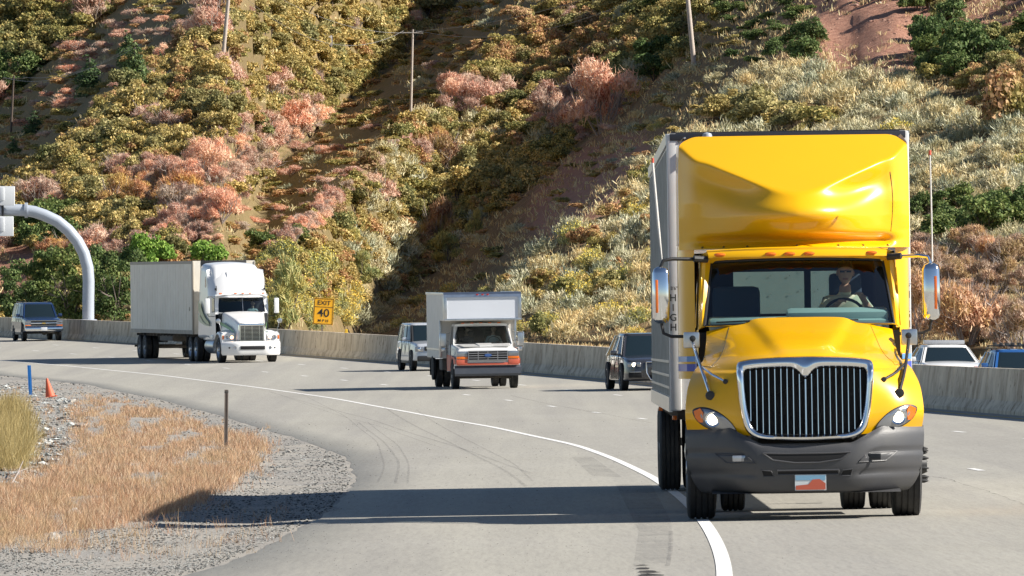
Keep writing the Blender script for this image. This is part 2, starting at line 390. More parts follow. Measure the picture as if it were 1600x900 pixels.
for pix, wd in (([(600, 636), (700, 690), (790, 735), (822, 760)], .05), ([(650, 640), (735, 690), (805, 725), (832, 752)], .035), ([(560, 660), (600, 690), (625, 722), (618, 756)], .04), ([(575, 660), (622, 695), (640, 725), (637, 756)], .03),
                ([(470, 615), (540, 650), (590, 690), (602, 730), (590, 755)], .03), ([(440, 618), (600, 668), (690, 700)], .03), ([(420, 612), (580, 655), (720, 700), (830, 740)], .05), ([(1045, 822), (1047, 860), (1038, 885)], .04)):
    strip(mk, smooth_path(pix), wd, .006)
o = mk.build('tyre_marks', M_TYRE, fix=False); tag(o, kind='structure')
mk = MB()
for cs in ([(893, 714), (925, 714), (972, 746), (925, 744)], [(962, 757), (1018, 757), (1050, 818), (1048, 880), (990, 882), (998, 830)]):
    mk.add([tuple(gp(*c) + Vector((0, 0, .004))) for c in cs], [tuple(range(len(cs)))])
o = mk.build('worn_patches', M_PATCH, fix=False); tag(o, kind='structure')
mk = MB()
for pix in ([(1448, 744), (1480, 748), (1505, 757), (1540, 767), (1565, 776), (1610, 792)], [(798, 618), (870, 634), (940, 646), (1000, 658), (1022, 661)]):
    P_ = [gp(*c) for c in pix]; L = []; Q = []
    pts = []
    for a, b_ in zip(P_, P_[1:]):
        for t in np.linspace(0, 1, 9)[:-1]: pts.append(a.lerp(b_, t) + Vector((random.uniform(-.02, .02), random.uniform(-.08, .08), .006)))
    for p in pts: h = random.uniform(.025, .06); L.append((p.x, p.y - h * 2.0, p.z)); Q.append((p.x, p.y + h * 2.0, p.z))
    mk.grid([L, Q], 0, False)
for k in range(5):       # tar drips low in the frame
    c = gp(1010 + random.uniform(-12, 18), 884 + k * 5); r_ = random.uniform(.03, .06)
    mk.add([(c.x + r_ * 1.8 * random.uniform(.5, 1.2) * math.cos(a), c.y + r_ * 5 * random.uniform(.5, 1.2) * math.sin(a), c.z + .006) for a in np.linspace(0, 6.28, 12)[:-1]], [tuple(range(11))])
o = mk.build('sealed_cracks', M_CRACK, fix=False); tag(o, kind='structure')

# ---- concrete median barrier
bar = MB()
prof_b = [(-.34, 0), (-.34, .08), (-.20, .30), (-.115, 1.0), (-.10, 1.02), (.10, 1.02), (.115, 1.0), (.20, .30), (.34, .08), (.34, -.35)]
D = 40.0
while D < 560:
    e = D + 6.1; ring = []
    for d in np.linspace(D + .02, e - .02, 5):
        cx = xb(d) + .34; z = CZ + prof(d)
        ring.append([(cx + a, d, z + h) for a, h in prof_b])
    bar.loft(ring, 0, False); D = e
o = bar.build('concrete_barrier', M_CONC); tag(o, 'long stained concrete median barrier curving behind the trucks', 'barrier')

# ---- the mountainside
_bx = np.array([-900, 0, 300, 640, 900, 1100, 1600, 2400.]); _bD = np.array([505, 500, 472, 426, 392, 374, 345, 320.])
def sstep(a, b, t): t = np.clip((t - a) / (b - a), 0, 1); return t * t * (3 - 2 * t)
def lstep(a, b, t): return np.clip((t - a) / (b - a), 0, 1)
def hillD(x, y):
    """distance of the slope seen at photo pixel x, y (numpy arrays)"""
    x = np.asarray(x, float); y = np.asarray(y, float); v = 900 - y
    up = np.maximum(v - 900, 0); base = np.interp(x, _bx, _bD)
    yb = 450 + 2.75 * FPX / base; t = np.maximum(yb - y, 0)
    g = np.interp(x, [0, 620, 950, 1250, 1700], [.27, .28, .265, .255, .24])
    D = base + g * t
    # near spur: its left flank, in its own shade
    q2 = v - .84 * (x - 1010) - 650
    Wb = 110 + 240 * sstep(950, 1300, x)
    D = D + 170 * lstep(-5, Wb, q2) * sstep(420, 700, x) + .15 * np.maximum(q2 - Wb, 0) * sstep(500, 700, x) + 60 * sstep(560, 900, x) * lstep(80, 300, q2)
    D = D + 480 * lstep(112, 238, v - .92 * x) * sstep(345, 430, x) * sstep(1250, 750, x)
    qa = v - .74 * x + 10 * np.sin(x / 37.0) + 5 * np.sin(x / 13.0)
    D = D + 90 * lstep(600, 622, qa) + 620 * lstep(600, 735, v - .84 * x + 5 * np.sin(x / 21.0))
    return D + .95 * np.maximum(-20 - y, 0)          # unseen slope above the picture, kept tall to shade the gullies
xs = np.arange(-800, 2460, 9.0); ts = np.concatenate([np.arange(-60, 590, 6.0), np.arange(590, 1060, 20.0)])
XX, TT = np.meshgrid(xs, ts); base = np.interp(XX, _bx, _bD); YY = 450 + 2.75 * FPX / base - TT
DD = hillD(XX, YY)
nz = (vnoise(XX / 60, YY / 60, 11) * 5 + vnoise(XX / 25, YY / 25, 12) * 2.0 + vnoise(XX / 11, YY / 11, 13) * 1.0)
DD = DD + nz * np.clip(TT / 60, 0, 1)
WX = (XX - 800) / FPX * DD; WZ = CZ + (450 - YY) / FPX * DD
me = bpy.data.meshes.new('hillside'); nr, ncl = XX.shape
vs = np.stack([WX, DD, WZ], -1).reshape(-1, 3); idx = np.arange(nr * ncl).reshape(nr, ncl)
fs = np.stack([idx[:-1, :-1], idx[:-1, 1:], idx[1:, 1:], idx[1:, :-1]], -1).reshape(-1, 4)
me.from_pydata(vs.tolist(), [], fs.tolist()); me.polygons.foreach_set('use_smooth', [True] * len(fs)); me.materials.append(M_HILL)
dirt = (np.exp(-(((XX - 1365) / 130) ** 2 + ((YY - 42) / 78) ** 2) ** 2) + np.exp(-(((XX - 920 + (YY - 290) * .8) / 75) ** 2 + ((YY - 290) / 80) ** 2) ** 2) + .8 * np.exp(-(((XX - 20) / 50) ** 2 + ((YY - 430) / 50) ** 2) ** 2)
        + .7 * np.exp(-(((XX - 1560) / 70) ** 2 + ((YY - 15) / 30) ** 2) ** 2)) * .9
at_ = me.attributes.new('dirt', 'FLOAT', 'POINT'); at_.data.foreach_set('value', dirt.reshape(-1).astype(np.float32))
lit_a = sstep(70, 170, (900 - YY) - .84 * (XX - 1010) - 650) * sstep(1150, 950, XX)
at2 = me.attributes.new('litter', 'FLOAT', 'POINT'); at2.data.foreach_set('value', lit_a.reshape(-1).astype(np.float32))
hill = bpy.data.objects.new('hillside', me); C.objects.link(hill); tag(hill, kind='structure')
def hp(x, y):
    """point on the slope seen at photo pixel x, y"""
    D = float(hillD(x, y)); t = 450 + 2.75 * FPX / float(np.interp(x, _bx, _bD)) - y
    n_ = float(vnoise(np.array(x / 60), np.array(y / 60), 11)) * 5 + float(vnoise(np.array(x / 25), np.array(y / 25), 12)) * 2.0 + float(vnoise(np.array(x / 11), np.array(y / 11), 13))
    return at(x, y, D + n_ * min(max(t / 60, 0), 1))
# ================================================================== PLANTS
def quads(cen, nrm, upv, w, h, tip=.35):
    """leaf-shaped quads: centre, normal, long axis, width, length -> (N*4,3)"""
    nrm = nrm / (np.linalg.norm(nrm, axis=1, keepdims=True) + 1e-9)
    t = np.cross(upv, nrm); t /= (np.linalg.norm(t, axis=1, keepdims=True) + 1e-9); u = np.cross(nrm, t)
    w = w[:, None] / 2; h = h[:, None] / 2
    return np.stack([cen - t * w - u * h * .6, cen + t * w - u * h, cen + t * w * tip + u * h, cen - t * w + u * h * .5], 1).reshape(-1, 3)
def raw_mesh(name, V, nq, mats, extra=None):
    F_ = np.arange(nq * 4).reshape(-1, 4).tolist(); mi = [0] * nq; vs = V.tolist()
    if extra:
        b = len(vs); vs += [tuple(p) for p in extra.v]; F_ += [[b + i for i in f] for f in extra.f]; mi += [1] * len(extra.f)
    me = bpy.data.meshes.new(name); me.from_pydata(vs, [], F_)
    for m in mats: me.materials.append(m)
    me.polygons.foreach_set('material_index', mi); me.update(); return me
def rdir(n, rng, zmin=-.35):
    d = rng.standard_normal((n * 3, 3)); d /= np.linalg.norm(d, axis=1, keepdims=True); d = d[d[:, 2] > zmin][:n]; return d
def leafcloud(rng, blobs, n, size, jag=.25, up=0.0, thin=1.0):
    vol = np.array([b[3] ** 2 for b in blobs]); cnt = (n * vol / vol.sum()).astype(int); C_, N_, U_ = [], [], []
    for (x, y, z, r_), c in zip(blobs, cnt):
        d = rdir(c, rng); c = len(d)
        f = 1 - np.abs(rng.normal(0, jag, c)); f = np.clip(f, .15, 1.12)
        ph = rng.random(3) * 6
        lump = 1 + .16 * np.sin(d[:, 0] * 5 + ph[0]) * np.sin(d[:, 1] * 5 + ph[1]) + .12 * np.sin(d[:, 2] * 7 + ph[2])
        p = d * (f * lump * r_)[:, None] * np.array([1, 1, .85]) + np.array([x, y, z]); C_.append(p)
        N_.append(d * .9 + rng.standard_normal((c, 3)) * .75 + np.array([0, 0, .25])); U_.append(rng.standard_normal((c, 3)) * (1 - up) + d * up + np.array([0, 0, up * 1.2]))
    cen = np.concatenate(C_); k = len(cen); s_ = size * rng.uniform(.6, 1.35, k)
    return quads(cen, np.concatenate(N_), np.concatenate(U_), s_ * thin, s_ * (1 + (1 - thin) * 1.5)), k
GAIN = 1.42
def foliage_mat(name, cols, patch=None, rough=.7, trans=.25):
    m, n, b = nodes_mat(name); g = n.nodes.new('ShaderNodeNewGeometry')
    cols = [tuple(min(.8, x * GAIN) for x in c_) for c_ in cols]; patch = patch and (patch[0], tuple(min(.8, x * GAIN) for x in patch[1]))
    k = len(cols); c = ramp(n, g.outputs['Random Per Island'], [((i + .5) / k, cc) for i, cc in enumerate(cols)]).outputs[0]
    n.nodes[-1]
    oi = n.nodes.new('ShaderNodeObjectInfo')
    tint = ramp(n, oi.outputs['Random'], [(0, (.72, .78, .8)), (.5, (1, 1, 1)), (1, (1.25, 1.12, .98))]).outputs[0]
    c = mixc(n, 1.0, c, tint, 'MULTIPLY')
    if patch:
        f = n.nodes.new('ShaderNodeMapRange'); f.inputs['From Min'].default_value = .47; f.inputs['From Max'].default_value = .6
        n.links.new(tex(n, 'ShaderNodeTexNoise', patch[0], g.outputs['Position'], 4, .7).outputs['Fac'], f.inputs[0])
        c = mixc(n, f.outputs[0], c, mixc(n, 1.0, patch[1], tint, 'MULTIPLY'))
    n.links.new(c, b.inputs['Base Color']); b.inputs['Roughness'].default_value = rough; b.inputs['Specular IOR Level'].default_value = .25
    if trans:
        o_ = [x for x in n.nodes if x.type == 'OUTPUT_MATERIAL'][0]; t = n.nodes.new('ShaderNodeBsdfTranslucent'); mx = n.nodes.new('ShaderNodeMixShader'); mx.inputs[0].default_value = trans
        n.links.new(c, t.inputs[0]); n.links.new(b.outputs[0], mx.inputs[1]); n.links.new(t.outputs[0], mx.inputs[2]); n.links.new(mx.outputs[0], o_.inputs[0])
    return m
M_BARK = mat('grey_bark', (.20, .165, .14), .9, noise=(8, .7, (.09, .07, .06)))
M_TWIG = mat('pale_twig', (.33, .28, .25), .9)
def _b(c, k=1.3): return [tuple(min(.85, x * k) for x in t) for t in c]
FOL = {
    'gold': foliage_mat('gold_oak_leaves', [(.11, .105, .04), (.25, .215, .07), (.40, .335, .13), (.54, .44, .21)], (.22, (.25, .22, .09))),
    'olive': foliage_mat('olive_oak_leaves', [(.07, .085, .03), (.15, .155, .05), (.25, .23, .08), (.38, .34, .14)], (.25, (.24, .20, .08))),
    'brown': foliage_mat('brown_oak_leaves', [(.18, .11, .06), (.34, .21, .11), (.44, .28, .17), (.30, .24, .10)], (.3, (.24, .22, .08))),
    'green': foliage_mat('dark_green_leaves', [(.035, .06, .018), (.07, .11, .03), (.12, .17, .05), (.16, .19, .07)]),
    'bright': foliage_mat('bright_green_leaves', [(.06, .12, .018), (.10, .20, .03), (.17, .28, .05), (.2, .3, .07)]),
    'maple': foliage_mat('rust_pink_maple', [(.28, .12, .085), (.46, .24, .165), (.60, .38, .28), (.52, .38, .31)], (.3, (.58, .43, .33))),
    'rust': foliage_mat('rust_orange_maple', [(.22, .10, .06), (.38, .19, .10), (.46, .26, .14), (.44, .30, .2)], (.5, (.42, .29, .10))),
    'willow': foliage_mat('pale_willow', [(.14, .17, .06), (.26, .28, .11), (.36, .36, .16), (.42, .36, .14)], (.6, (.35, .28, .08))),
    'sage': foliage_mat('grey_sage', [(.17, .16, .10), (.32, .32, .20), (.44, .43, .29), (.55, .52, .38)], (.4, (.44, .37, .20)), trans=.1),
    'rabbit': foliage_mat('yellow_rabbitbrush', [(.15, .16, .07), (.26, .27, .13), (.36, .34, .17), (.42, .36, .12)], trans=.1),
    'bloom': foliage_mat('yellow_bloom', [(.55, .42, .06), (.62, .50, .12), (.48, .36, .10)], trans=.1),
    'juniper': foliage_mat('juniper_needles', [(.03, .055, .025), (.06, .10, .04), (.12, .17, .065)]),
    'drybrush': foliage_mat('dry_brown_brush', [(.20, .11, .07), (.34, .21, .14), (.46, .31, .22), (.52, .40, .3)], (.7, (.36, .25, .12))),
    'drygrass': foliage_mat('dry_grass_blades', [(.32, .21, .10), (.50, .35, .18), (.66, .50, .28)], trans=.15),
}
def limbs(rng, n, L, r0, spread=.9, mb=None, sub=3):
    mb = mb or MB()
    for i in range(n):
        a = rng.uniform(0, 6.28); e = rng.uniform(.35, spread); d = np.array([math.cos(a) * e, math.sin(a) * e, 1.0]); d /= np.linalg.norm(d)
        l = L * rng.uniform(.7, 1.05); p0 = np.array([0, 0, -.1]); p1 = d * l * .5 + rng.normal(0, .04, 3) * l; p2 = d * l + rng.normal(0, .07, 3) * l
        mb.tube([p0, p1, p2], [r0, r0 * .6, r0 * .15], 4, 0, False)
        for j in range(sub):
            t = rng.uniform(.3, .8); b = p0 * (1 - t) + p2 * t; dd = d + rng.normal(0, .55, 3); dd /= np.linalg.norm(dd); dd[2] = abs(dd[2])
            mb.tube([b, b + dd * l * .25, b + dd * l * .45 + np.array([0, 0, .04])], [r0 * .4, r0 * .25, r0 * .06], 3, 0, False)
    return mb
PROT = {}
def proto_bush(kind, seed):
    rng = np.random.default_rng(seed)
    if kind in ('gold', 'olive', 'brown', 'green', 'bright'):
        nb = rng.integers(6, 10); bl = []
        for i in range(nb):
            a = rng.uniform(0, 6.28); rr = rng.uniform(.15, .72); r_ = rng.uniform(.24, .46)
            bl.append((math.cos(a) * rr, math.sin(a) * rr, rng.uniform(.25, .95) * (1.15 - .5 * rr), r_))
        bl.append((0, 0, .6, .5))
        big = kind in ('green', 'bright')
        V, k = leafcloud(rng, bl, 3600 if big else 2900, .072 if big else .082, .33)
        return raw_mesh('foliage', V, k, [FOL[kind], M_BARK], limbs(rng, 5, .9, .03)), None
    if kind == 'tall':
        bl = [(rng.normal(0, .42), rng.normal(0, .42), .3 + 1.75 * (i / 15) + rng.normal(0, .08), rng.uniform(.26, .46) * (1.1 - .35 * i / 15)) for i in range(16)]
        V, k = leafcloud(rng, bl, 6500, .066, .33); return raw_mesh('foliage', V, k, [FOL['green'], M_BARK], limbs(rng, 5, 1.6, .04, .5)), None
    if kind in ('maple', 'rust', 'drybrush'):
        bl = []
        for i in range(rng.integers(7, 11)):
            a = rng.uniform(0, 6.28); rr = rng.uniform(.1, .7); bl.append((math.cos(a) * rr, math.sin(a) * rr, rng.uniform(.35, 1.05) * (1.2 - .5 * rr), rng.uniform(.22, .42)))
        V, k = leafcloud(rng, bl, 3000, .062, .42, .55, .42)
        V2, k2 = leafcloud(rng, bl, 500, .16, .3, .85, .09)
        return raw_mesh('crown', np.concatenate([V, V2]), k + k2, [FOL[kind]]), limbs(rng, 9, 1.25, .026, .85, None, 5)
    if kind == 'willow':
        bl = []
        for i in range(9):
            a = rng.uniform(0, 6.28); rr = rng.uniform(.1, .6); bl.append((math.cos(a) * rr, math.sin(a) * rr, rng.uniform(.3, 1.25) * (1.15 - .5 * rr), rng.uniform(.22, .4)))
        V, k = leafcloud(rng, bl, 2600, .085, .4, .8, .3); return raw_mesh('foliage', V, k, [FOL[kind], M_BARK], limbs(rng, 8, 1.3, .02, .6)), None
    if kind == 'juniper':
        bl = [(rng.normal(0, .06), rng.normal(0, .06), .15 + .2 * i, max(.1, .5 - .5 * (i / 10) ** 1.3) * rng.uniform(.85, 1.1)) for i in range(10)]
        V, k = leafcloud(rng, bl, 2600, .07, .25, .5, .6); return raw_mesh('crown', V, k, [FOL[kind]]), MB().tube([(0, 0, -.2), (0, 0, 1.9)], [.07, .02], 5)
    if kind in ('sage', 'rabbit'):
        n = 1100; d = rdir(n, rng, .02); n = len(d); f = rng.uniform(.35, 1.0, n) ** .6
        ph = rng.random(2) * 6; lump = 1 + .22 * np.sin(d[:, 0] * 6 + ph[0]) * np.sin(d[:, 1] * 6 + ph[1]) + rng.normal(0, .08, n)
        p = d * (f * lump)[:, None] * np.array([1, 1, .92]); ax = d * .7 + np.array([0, 0, .6]) + rng.normal(0, .22, (n, 3))
        s_ = rng.uniform(.6, 1.3, n)
        V = quads(p, rng.standard_normal((n, 3)) + d * .6, ax, s_ * .042, s_ * .30, .25)
        me_ = raw_mesh('foliage', V, n, [FOL[kind], M_TWIG], limbs(rng, 6, .7, .02, 1.2))
        if kind == 'rabbit':      # yellow flower heads, same mesh, third material
            top = d[:, 2] > .3; pp = (d * (lump * .98)[:, None] * np.array([1, 1, .95]))[top][:330]; k = len(pp)
            V2 = quads(pp + rng.normal(0, .03, (k, 3)), rng.standard_normal((k, 3)) + np.array([0, 0, 1.0]), rng.standard_normal((k, 3)), np.full(k, .085), np.full(k, .07), .8)
            me_ = raw_mesh('foliage', np.concatenate([V, V2]), n + k, [FOL[kind], FOL['bloom']]); me_.polygons.foreach_set('material_index', [0] * n + [1] * k)
        return me_, None
NVAR = 5
for kd in ('gold', 'olive', 'brown', 'green', 'bright', 'maple', 'rust', 'drybrush', 'willow', 'juniper', 'sage', 'rabbit', 'tall'):
    PROT[kd] = [proto_bush(kd, hash(kd) % 1 + 100 * i + len(kd) * 7 + ord(kd[0])) for i in range(NVAR)]
    for i, (me_, ex) in enumerate(PROT[kd]):
        if isinstance(ex, MB):
            m2 = bpy.data.meshes.new('trunk'); m2.from_pydata(ex.v, [], ex.f); m2.materials.append(M_TWIG if kd != 'juniper' else M_BARK); PROT[kd][i] = (me_, ('trunk', m2))
NAME = {'tall': ('leafy_tree', 'tree'), 'gold': ('oak_shrub', 'oak shrub'), 'olive': ('oak_shrub', 'oak shrub'), 'brown': ('oak_shrub', 'oak shrub'), 'green': ('leafy_tree', 'tree'), 'bright': ('leafy_tree', 'tree'), 'maple': ('maple_tree', 'maple'),
        'rust': ('maple_tree', 'maple'), 'drybrush': ('dry_shrub', 'dry shrub'), 'willow': ('willow_shrub', 'willow shrub'), 'juniper': ('juniper_tree', 'juniper'), 'sage': ('sagebrush', 'sagebrush'), 'rabbit': ('rabbitbrush', 'rabbitbrush')}
WORDS = {'tall': 'dark green leafy tree', 'gold': 'gold and olive oak shrub', 'olive': 'dull olive green oak shrub', 'brown': 'brown leaved oak shrub', 'green': 'dark green leafy tree', 'bright': 'bright green leafy tree', 'maple': 'salmon pink autumn maple',
         'rust': 'rust orange autumn maple', 'drybrush': 'dry pinkish brown shrub', 'willow': 'pale feathery willow shrub', 'juniper': 'dark conical juniper', 'sage': 'grey green sagebrush', 'rabbit': 'grey green rabbitbrush with yellow tops'}
COUNT = {}
def zone(x, y):
    v = 900 - y; qa = v - .74 * x
    if qa > 610: return 'far slope beyond the left ridge'
    if x < 560 and v - .8 * x > 250: return 'sunlit left ridge' if y > 120 else 'top of the left ridge'
    if x > 1400 and y > 180: return 'slope right of the yellow truck'
    if x > 1010: return 'upper slope above the yellow truck'
    if y > 330 and x > 660: return 'dry slope above the box truck'
    if y < 190: return 'high middle slope'
    return 'shaded middle gully' if v - .84 * (x - 1010) - 650 > -10 and x > 560 else 'foot of the slope above the barrier'
def plant(kind, x, y, wpx, hpx=None, label=None, D=None, sink=.08):
    """x, y: photo pixel of the plant's foot; wpx: its width there in pixels"""
    p = at(x, y, D) if D else hp(x, y)
    s_ = FPX / p.y; r_ = wpx / 2 / s_; base_h = {'juniper': 2.1, 'tall': 2.15, 'sage': 1.0, 'rabbit': 1.0, 'willow': 1.55, 'maple': 1.4, 'rust': 1.4, 'drybrush': 1.4}.get(kind, 1.25)
    h = (hpx / s_ / base_h) if hpx else r_ * random.uniform(.85, 1.15); wd = {'juniper': .5}.get(kind, 1.0)
    me_, ex = PROT[kind][random.randrange(NVAR)]
    nm, cat = NAME[kind]; lab = label or (WORDS[kind] + ' on the ' + zone(x, y)); grp = None if label else (WORDS[kind] + 's on the ' + zone(x, y)).replace('topss', 'tops')
    rz = random.uniform(0, 6.28); loc = (p.x, p.y, p.z - sink * h)
    if ex:
        root = empty(nm, loc, rz); root.scale = (r_ / wd, r_ / wd, h)
        a = bpy.data.objects.new('crown' if ex[0] == 'trunk' else 'foliage', me_); C.objects.link(a); a.parent = root
        b = bpy.data.objects.new(ex[0], ex[1]); C.objects.link(b); b.parent = root
    else:
        root = bpy.data.objects.new(nm, me_); C.objects.link(root); root.location = loc; root.rotation_euler = (0, 0, rz); root.scale = (r_, r_, h)
    tag(root, lab, cat, grp); COUNT[kind] = COUNT.get(kind, 0) + 1
    return root
# ---- landmarks one can point at: kind, foot x, foot y, width, height, label
for a in [
    ('maple', 940, 208, 150, 128, 'large pale pink maple with grey branches showing, left of the yellow truck roof'),
    ('maple', 880, 205, 70, 60, 'small pink maple tucked against the large pale one'),
    ('maple', 770, 168, 80, 66, 'round pink maple between the two wooden poles'),
    ('rust', 682, 388, 92, 92, 'rust orange maple rising above the white box truck'),
    ('maple', 592, 322, 92, 66, 'pink maple at the lit edge of the dark gully'),
    ('maple', 650, 262, 70, 52, 'deep red maple half in gully shade'),
    ('tall', 62, 506, 100, 118, 'dark green tree behind the blue wagon'),
    ('tall', 112, 508, 92, 122, 'dark green tree just left of the gantry post'),
    ('tall', 28, 506, 70, 84, 'dark green tree at the left edge behind the blue wagon'),
    ('tall', 88, 500, 80, 108, 'dark green tree filling the gap left of the gantry post'),
    ('tall', 150, 500, 80, 100, 'dark green tree directly behind the gantry post'),
    ('tall', 178, 506, 86, 118, 'dark green tree between gantry post and white semi trailer'),
    ('bright', 245, 424, 86, 74, 'bright green tree above the rear of the semi trailer'),
    ('bright', 316, 424, 84, 66, 'bright green tree above the front of the semi trailer'),
    ('green', 405, 392, 64, 44, 'low dark green tree above the white semi cab'),
    ('green', 470, 384, 60, 40, 'low dark green tree right of the white semi cab'),
    ('willow', 446, 518, 122, 132, 'big feathery willow shrub between the white semi and the exit sign'),
    ('willow', 540, 384, 56, 58, 'small upright willow above the exit sign'),
    ('willow', 560, 450, 92, 66, 'wide yellow green willow right of the exit sign'),
    ('willow', 742, 372, 44, 60, 'narrow yellow green willow at the gully edge'),
    ('willow', 700, 412, 66, 56, 'yellow green willow below the rust orange maple'),
    ('juniper', 211, 138, 50, 84, 'tallest dark juniper in the shaded gully'),
    ('juniper', 198, 104, 34, 62, 'slim juniper behind the tallest one'),
    ('juniper', 140, 150, 52, 70, 'broad shaded juniper left of the tallest one'),
    ('juniper', 250, 108, 12, 32, 'tiny juniper right of the tallest one'),
    ('juniper', 53, 212, 36, 42, 'small light green juniper low in the gully'),
    ('juniper', 22, 245, 30, 34, 'dark juniper beside the foot of the leftmost power pole'),
    ('green', 1448, 84, 86, 74, 'dark green oak clump on the red dirt, left half'),
    ('green', 1520, 102, 110, 84, 'dark green oak clump on the red dirt, right half'),
    ('brown', 1572, 200, 140, 118, 'large gold brown oak at the right edge of the slope'),
    ('green', 1475, 372, 90, 50, 'green shrub beside the right mirror antenna'),
    ('green', 1545, 372, 110, 74, 'green shrub at the right edge above the dry brush'),
    ('drybrush', 1512, 540, 175, 150, 'tall pinkish brown dry brush above the white patrol car'),
    ('drybrush', 1440, 530, 80, 110, 'dry brush beside the right mirror'),
    ('drybrush', 1590, 560, 110, 90, 'low dry brush above the blue wagon at right'),
    ('gold', 1190, 196, 130, 66, 'yellow green oak clump just above the yellow truck roof'),
    ('olive', 1275, 200, 100, 48, 'low olive oak clump above the right of the yellow truck roof'),
    ('gold', 1180, 180, 90, 60, 'yellow oak clump behind the truck roof clump'),
    ('olive', 845, 528, 40, 46, 'small leafy green shrub behind the barrier right of the box truck'),
    ('olive', 890, 470, 66, 46, 'leafy gold green shrub midway up the sage slope'),
    ('gold', 950, 462, 60, 50, 'yellow leaved shrub left of the yellow truck mirror'),
]: plant(*a)
# ---- what grows where (photo pixels): first match wins
BL = [('maple', 385, 332, 118, 34), ('maple', 300, 352, 50, 22), ('rust', 225, 296, 50, 20), ('maple', 250, 272, 50, 18), ('maple', 165, 385, 60, 18), ('bare', 1352, 38, 98, 66), ('bare', 1560, 12, 70, 26), ('maple', 75, 130, 45, 30), ('maple', 125, 95, 48, 36), ('maple', 185, 45, 44, 40), ('maple', 250, 30, 40, 30), ('olive', 30, 60, 70, 40), ('olive', 60, 15, 60, 20), ('green', 30, 115, 30, 22), ('rust', 5, 155, 25, 20),
      ('maple', 260, 280, 75, 22), ('maple', 375, 240, 55, 34), ('maple', 340, 262, 40, 24), ('maple', 482, 192, 48, 18), ('maple', 440, 208, 40, 20), ('maple', 320, 340, 62, 28), ('maple', 420, 325, 66, 30), ('maple', 485, 310, 36, 28), ('maple', 80, 305, 36, 18), ('maple', 170, 388, 46, 18), ('rust', 110, 392, 40, 20), ('rust', 300, 298, 40, 20),
      ('green', 60, 360, 60, 26), ('gold', 150, 330, 120, 50), ('green', 190, 400, 60, 30), ('rust', 700, 235, 26, 16), ('gold', 770, 265, 120, 42), ('olive', 690, 300, 60, 40), ('maple', 905, 175, 60, 30),
      ('olive', 880, 245, 50, 30), ('maple', 720, 150, 40, 24), ('brown', 860, 60, 120, 50), ('olive', 560, 140, 70, 40), ('gold', 480, 60, 70, 60), ('olive', 1090, 50, 60, 40), ('green', 1180, 40, 110, 45), ('gold', 1070, 150, 40, 40), ('sage', 1280, 40, 36, 34),
      ('bare', 1370, 45, 100, 56), ('sage', 1130, 100, 90, 30), ('sage', 1290, 130, 180, 42), ('gold', 1200, 165, 120, 30), ('brown', 1565, 130, 60, 50), ('sage', 1500, 230, 110, 60), ('green', 1515, 325, 90, 28), ('bare', 1560, 12, 60, 14), ('drybrush', 1510, 440, 90, 60), ('bare', 920, 300, 55, 50),
      ('sage', 600, 380, 70, 40), ('rabbit', 450, 400, 60, 22), ('rabbit', 470, 470, 90, 50), ('sage', 560, 480, 60, 40), ('bare', 15, 430, 40, 50)]
def kind_at(x, y):
    jx, jy = x + random.gauss(0, 9), y - 16 + random.gauss(0, 7)
    for k, cx, cy, rx, ry in BL:
        if ((jx - cx) / rx) ** 2 + ((jy - cy) / ry) ** 2 < 1: return k
    v = 900 - y; qa = v - .74 * x; q2 = v - .84 * (x - 1010) - 650; u = random.random()
    if qa > 705: return 'maple' if u < .35 else 'olive'
    if qa > 600: return 'brown' if u < .55 else ('maple' if u < .75 else 'olive')
    if x > 1000 and y < 130: return 'green' if u < .4 else 'olive'
    if x > 1330 and y > 280: return ('sage' if u < .55 else 'bare') if y < 400 else ('drybrush' if u < .5 else 'bare')
    if x > 1000: return 'sage' if u < .62 else ('rabbit' if u < .74 else 'bare')
    if q2 < -10 or (y > 440 and x > 520): return 'sage' if u < .55 else ('rabbit' if u < .85 else 'bare')
    if q2 < 110 and x > 560: return 'sage' if u < .25 else ('brown' if u < .38 else 'bare')
    if 108 < v - .92 * x < 238 and x > 380: return 'brown' if u < .5 else ('olive' if u < .72 else ('maple' if u < .85 else 'sage'))  # shaded band: browner kinds picked so its shade reads darker
    if v - .8 * x > 262: return 'gold' if u < .62 else ('olive' if u < .84 else ('brown' if u < .95 else 'maple'))
    if v - .8 * x > 150: return 'brown' if u < .4 else ('maple' if u < .52 else ('sage' if u < .68 else 'olive'))
    return 'olive' if u < .35 else ('brown' if u < .6 else ('gold' if u < .8 else 'sage'))
SZ = {'gold': (62, 22), 'olive': (62, 22), 'brown': (58, 22), 'green': (76, 26), 'bright': (66, 25), 'maple': (78, 27), 'rust': (72, 25), 'willow': (60, 24), 'sage': (56, 19), 'rabbit': (48, 18), 'drybrush': (76, 26), 'bare': (30, 22)}
todo = []
y = -30.0
while y < 545:
    x = -60.0 + random.uniform(0, 20)
    while x < 1680:
        xx = x + random.uniform(-8, 8); yy = y + random.uniform(-8, 8)
        lim = 450 + 2.6 * FPX / float(np.interp(xx, _bx, _bD))
        k = kind_at(xx, yy); wd, st = SZ[k]
        if yy < lim - 4 and not (1075 < xx < 1395 and yy > 250):
            if k != 'bare':
                wd *= random.uniform(.62, 1.25); v_ = 900 - yy
                band = 592 < v_ - .84 * xx < 735 or 108 < v_ - .92 * xx < 238 or -10 < v_ - .84 * (xx - 1010) - 650 < 108
                if band: wd *= .72
                if random.random() < .96: todo.append((k, xx, yy, wd, wd * .36 if band else None))
        x += st * 1.1 + 5
    y += 18
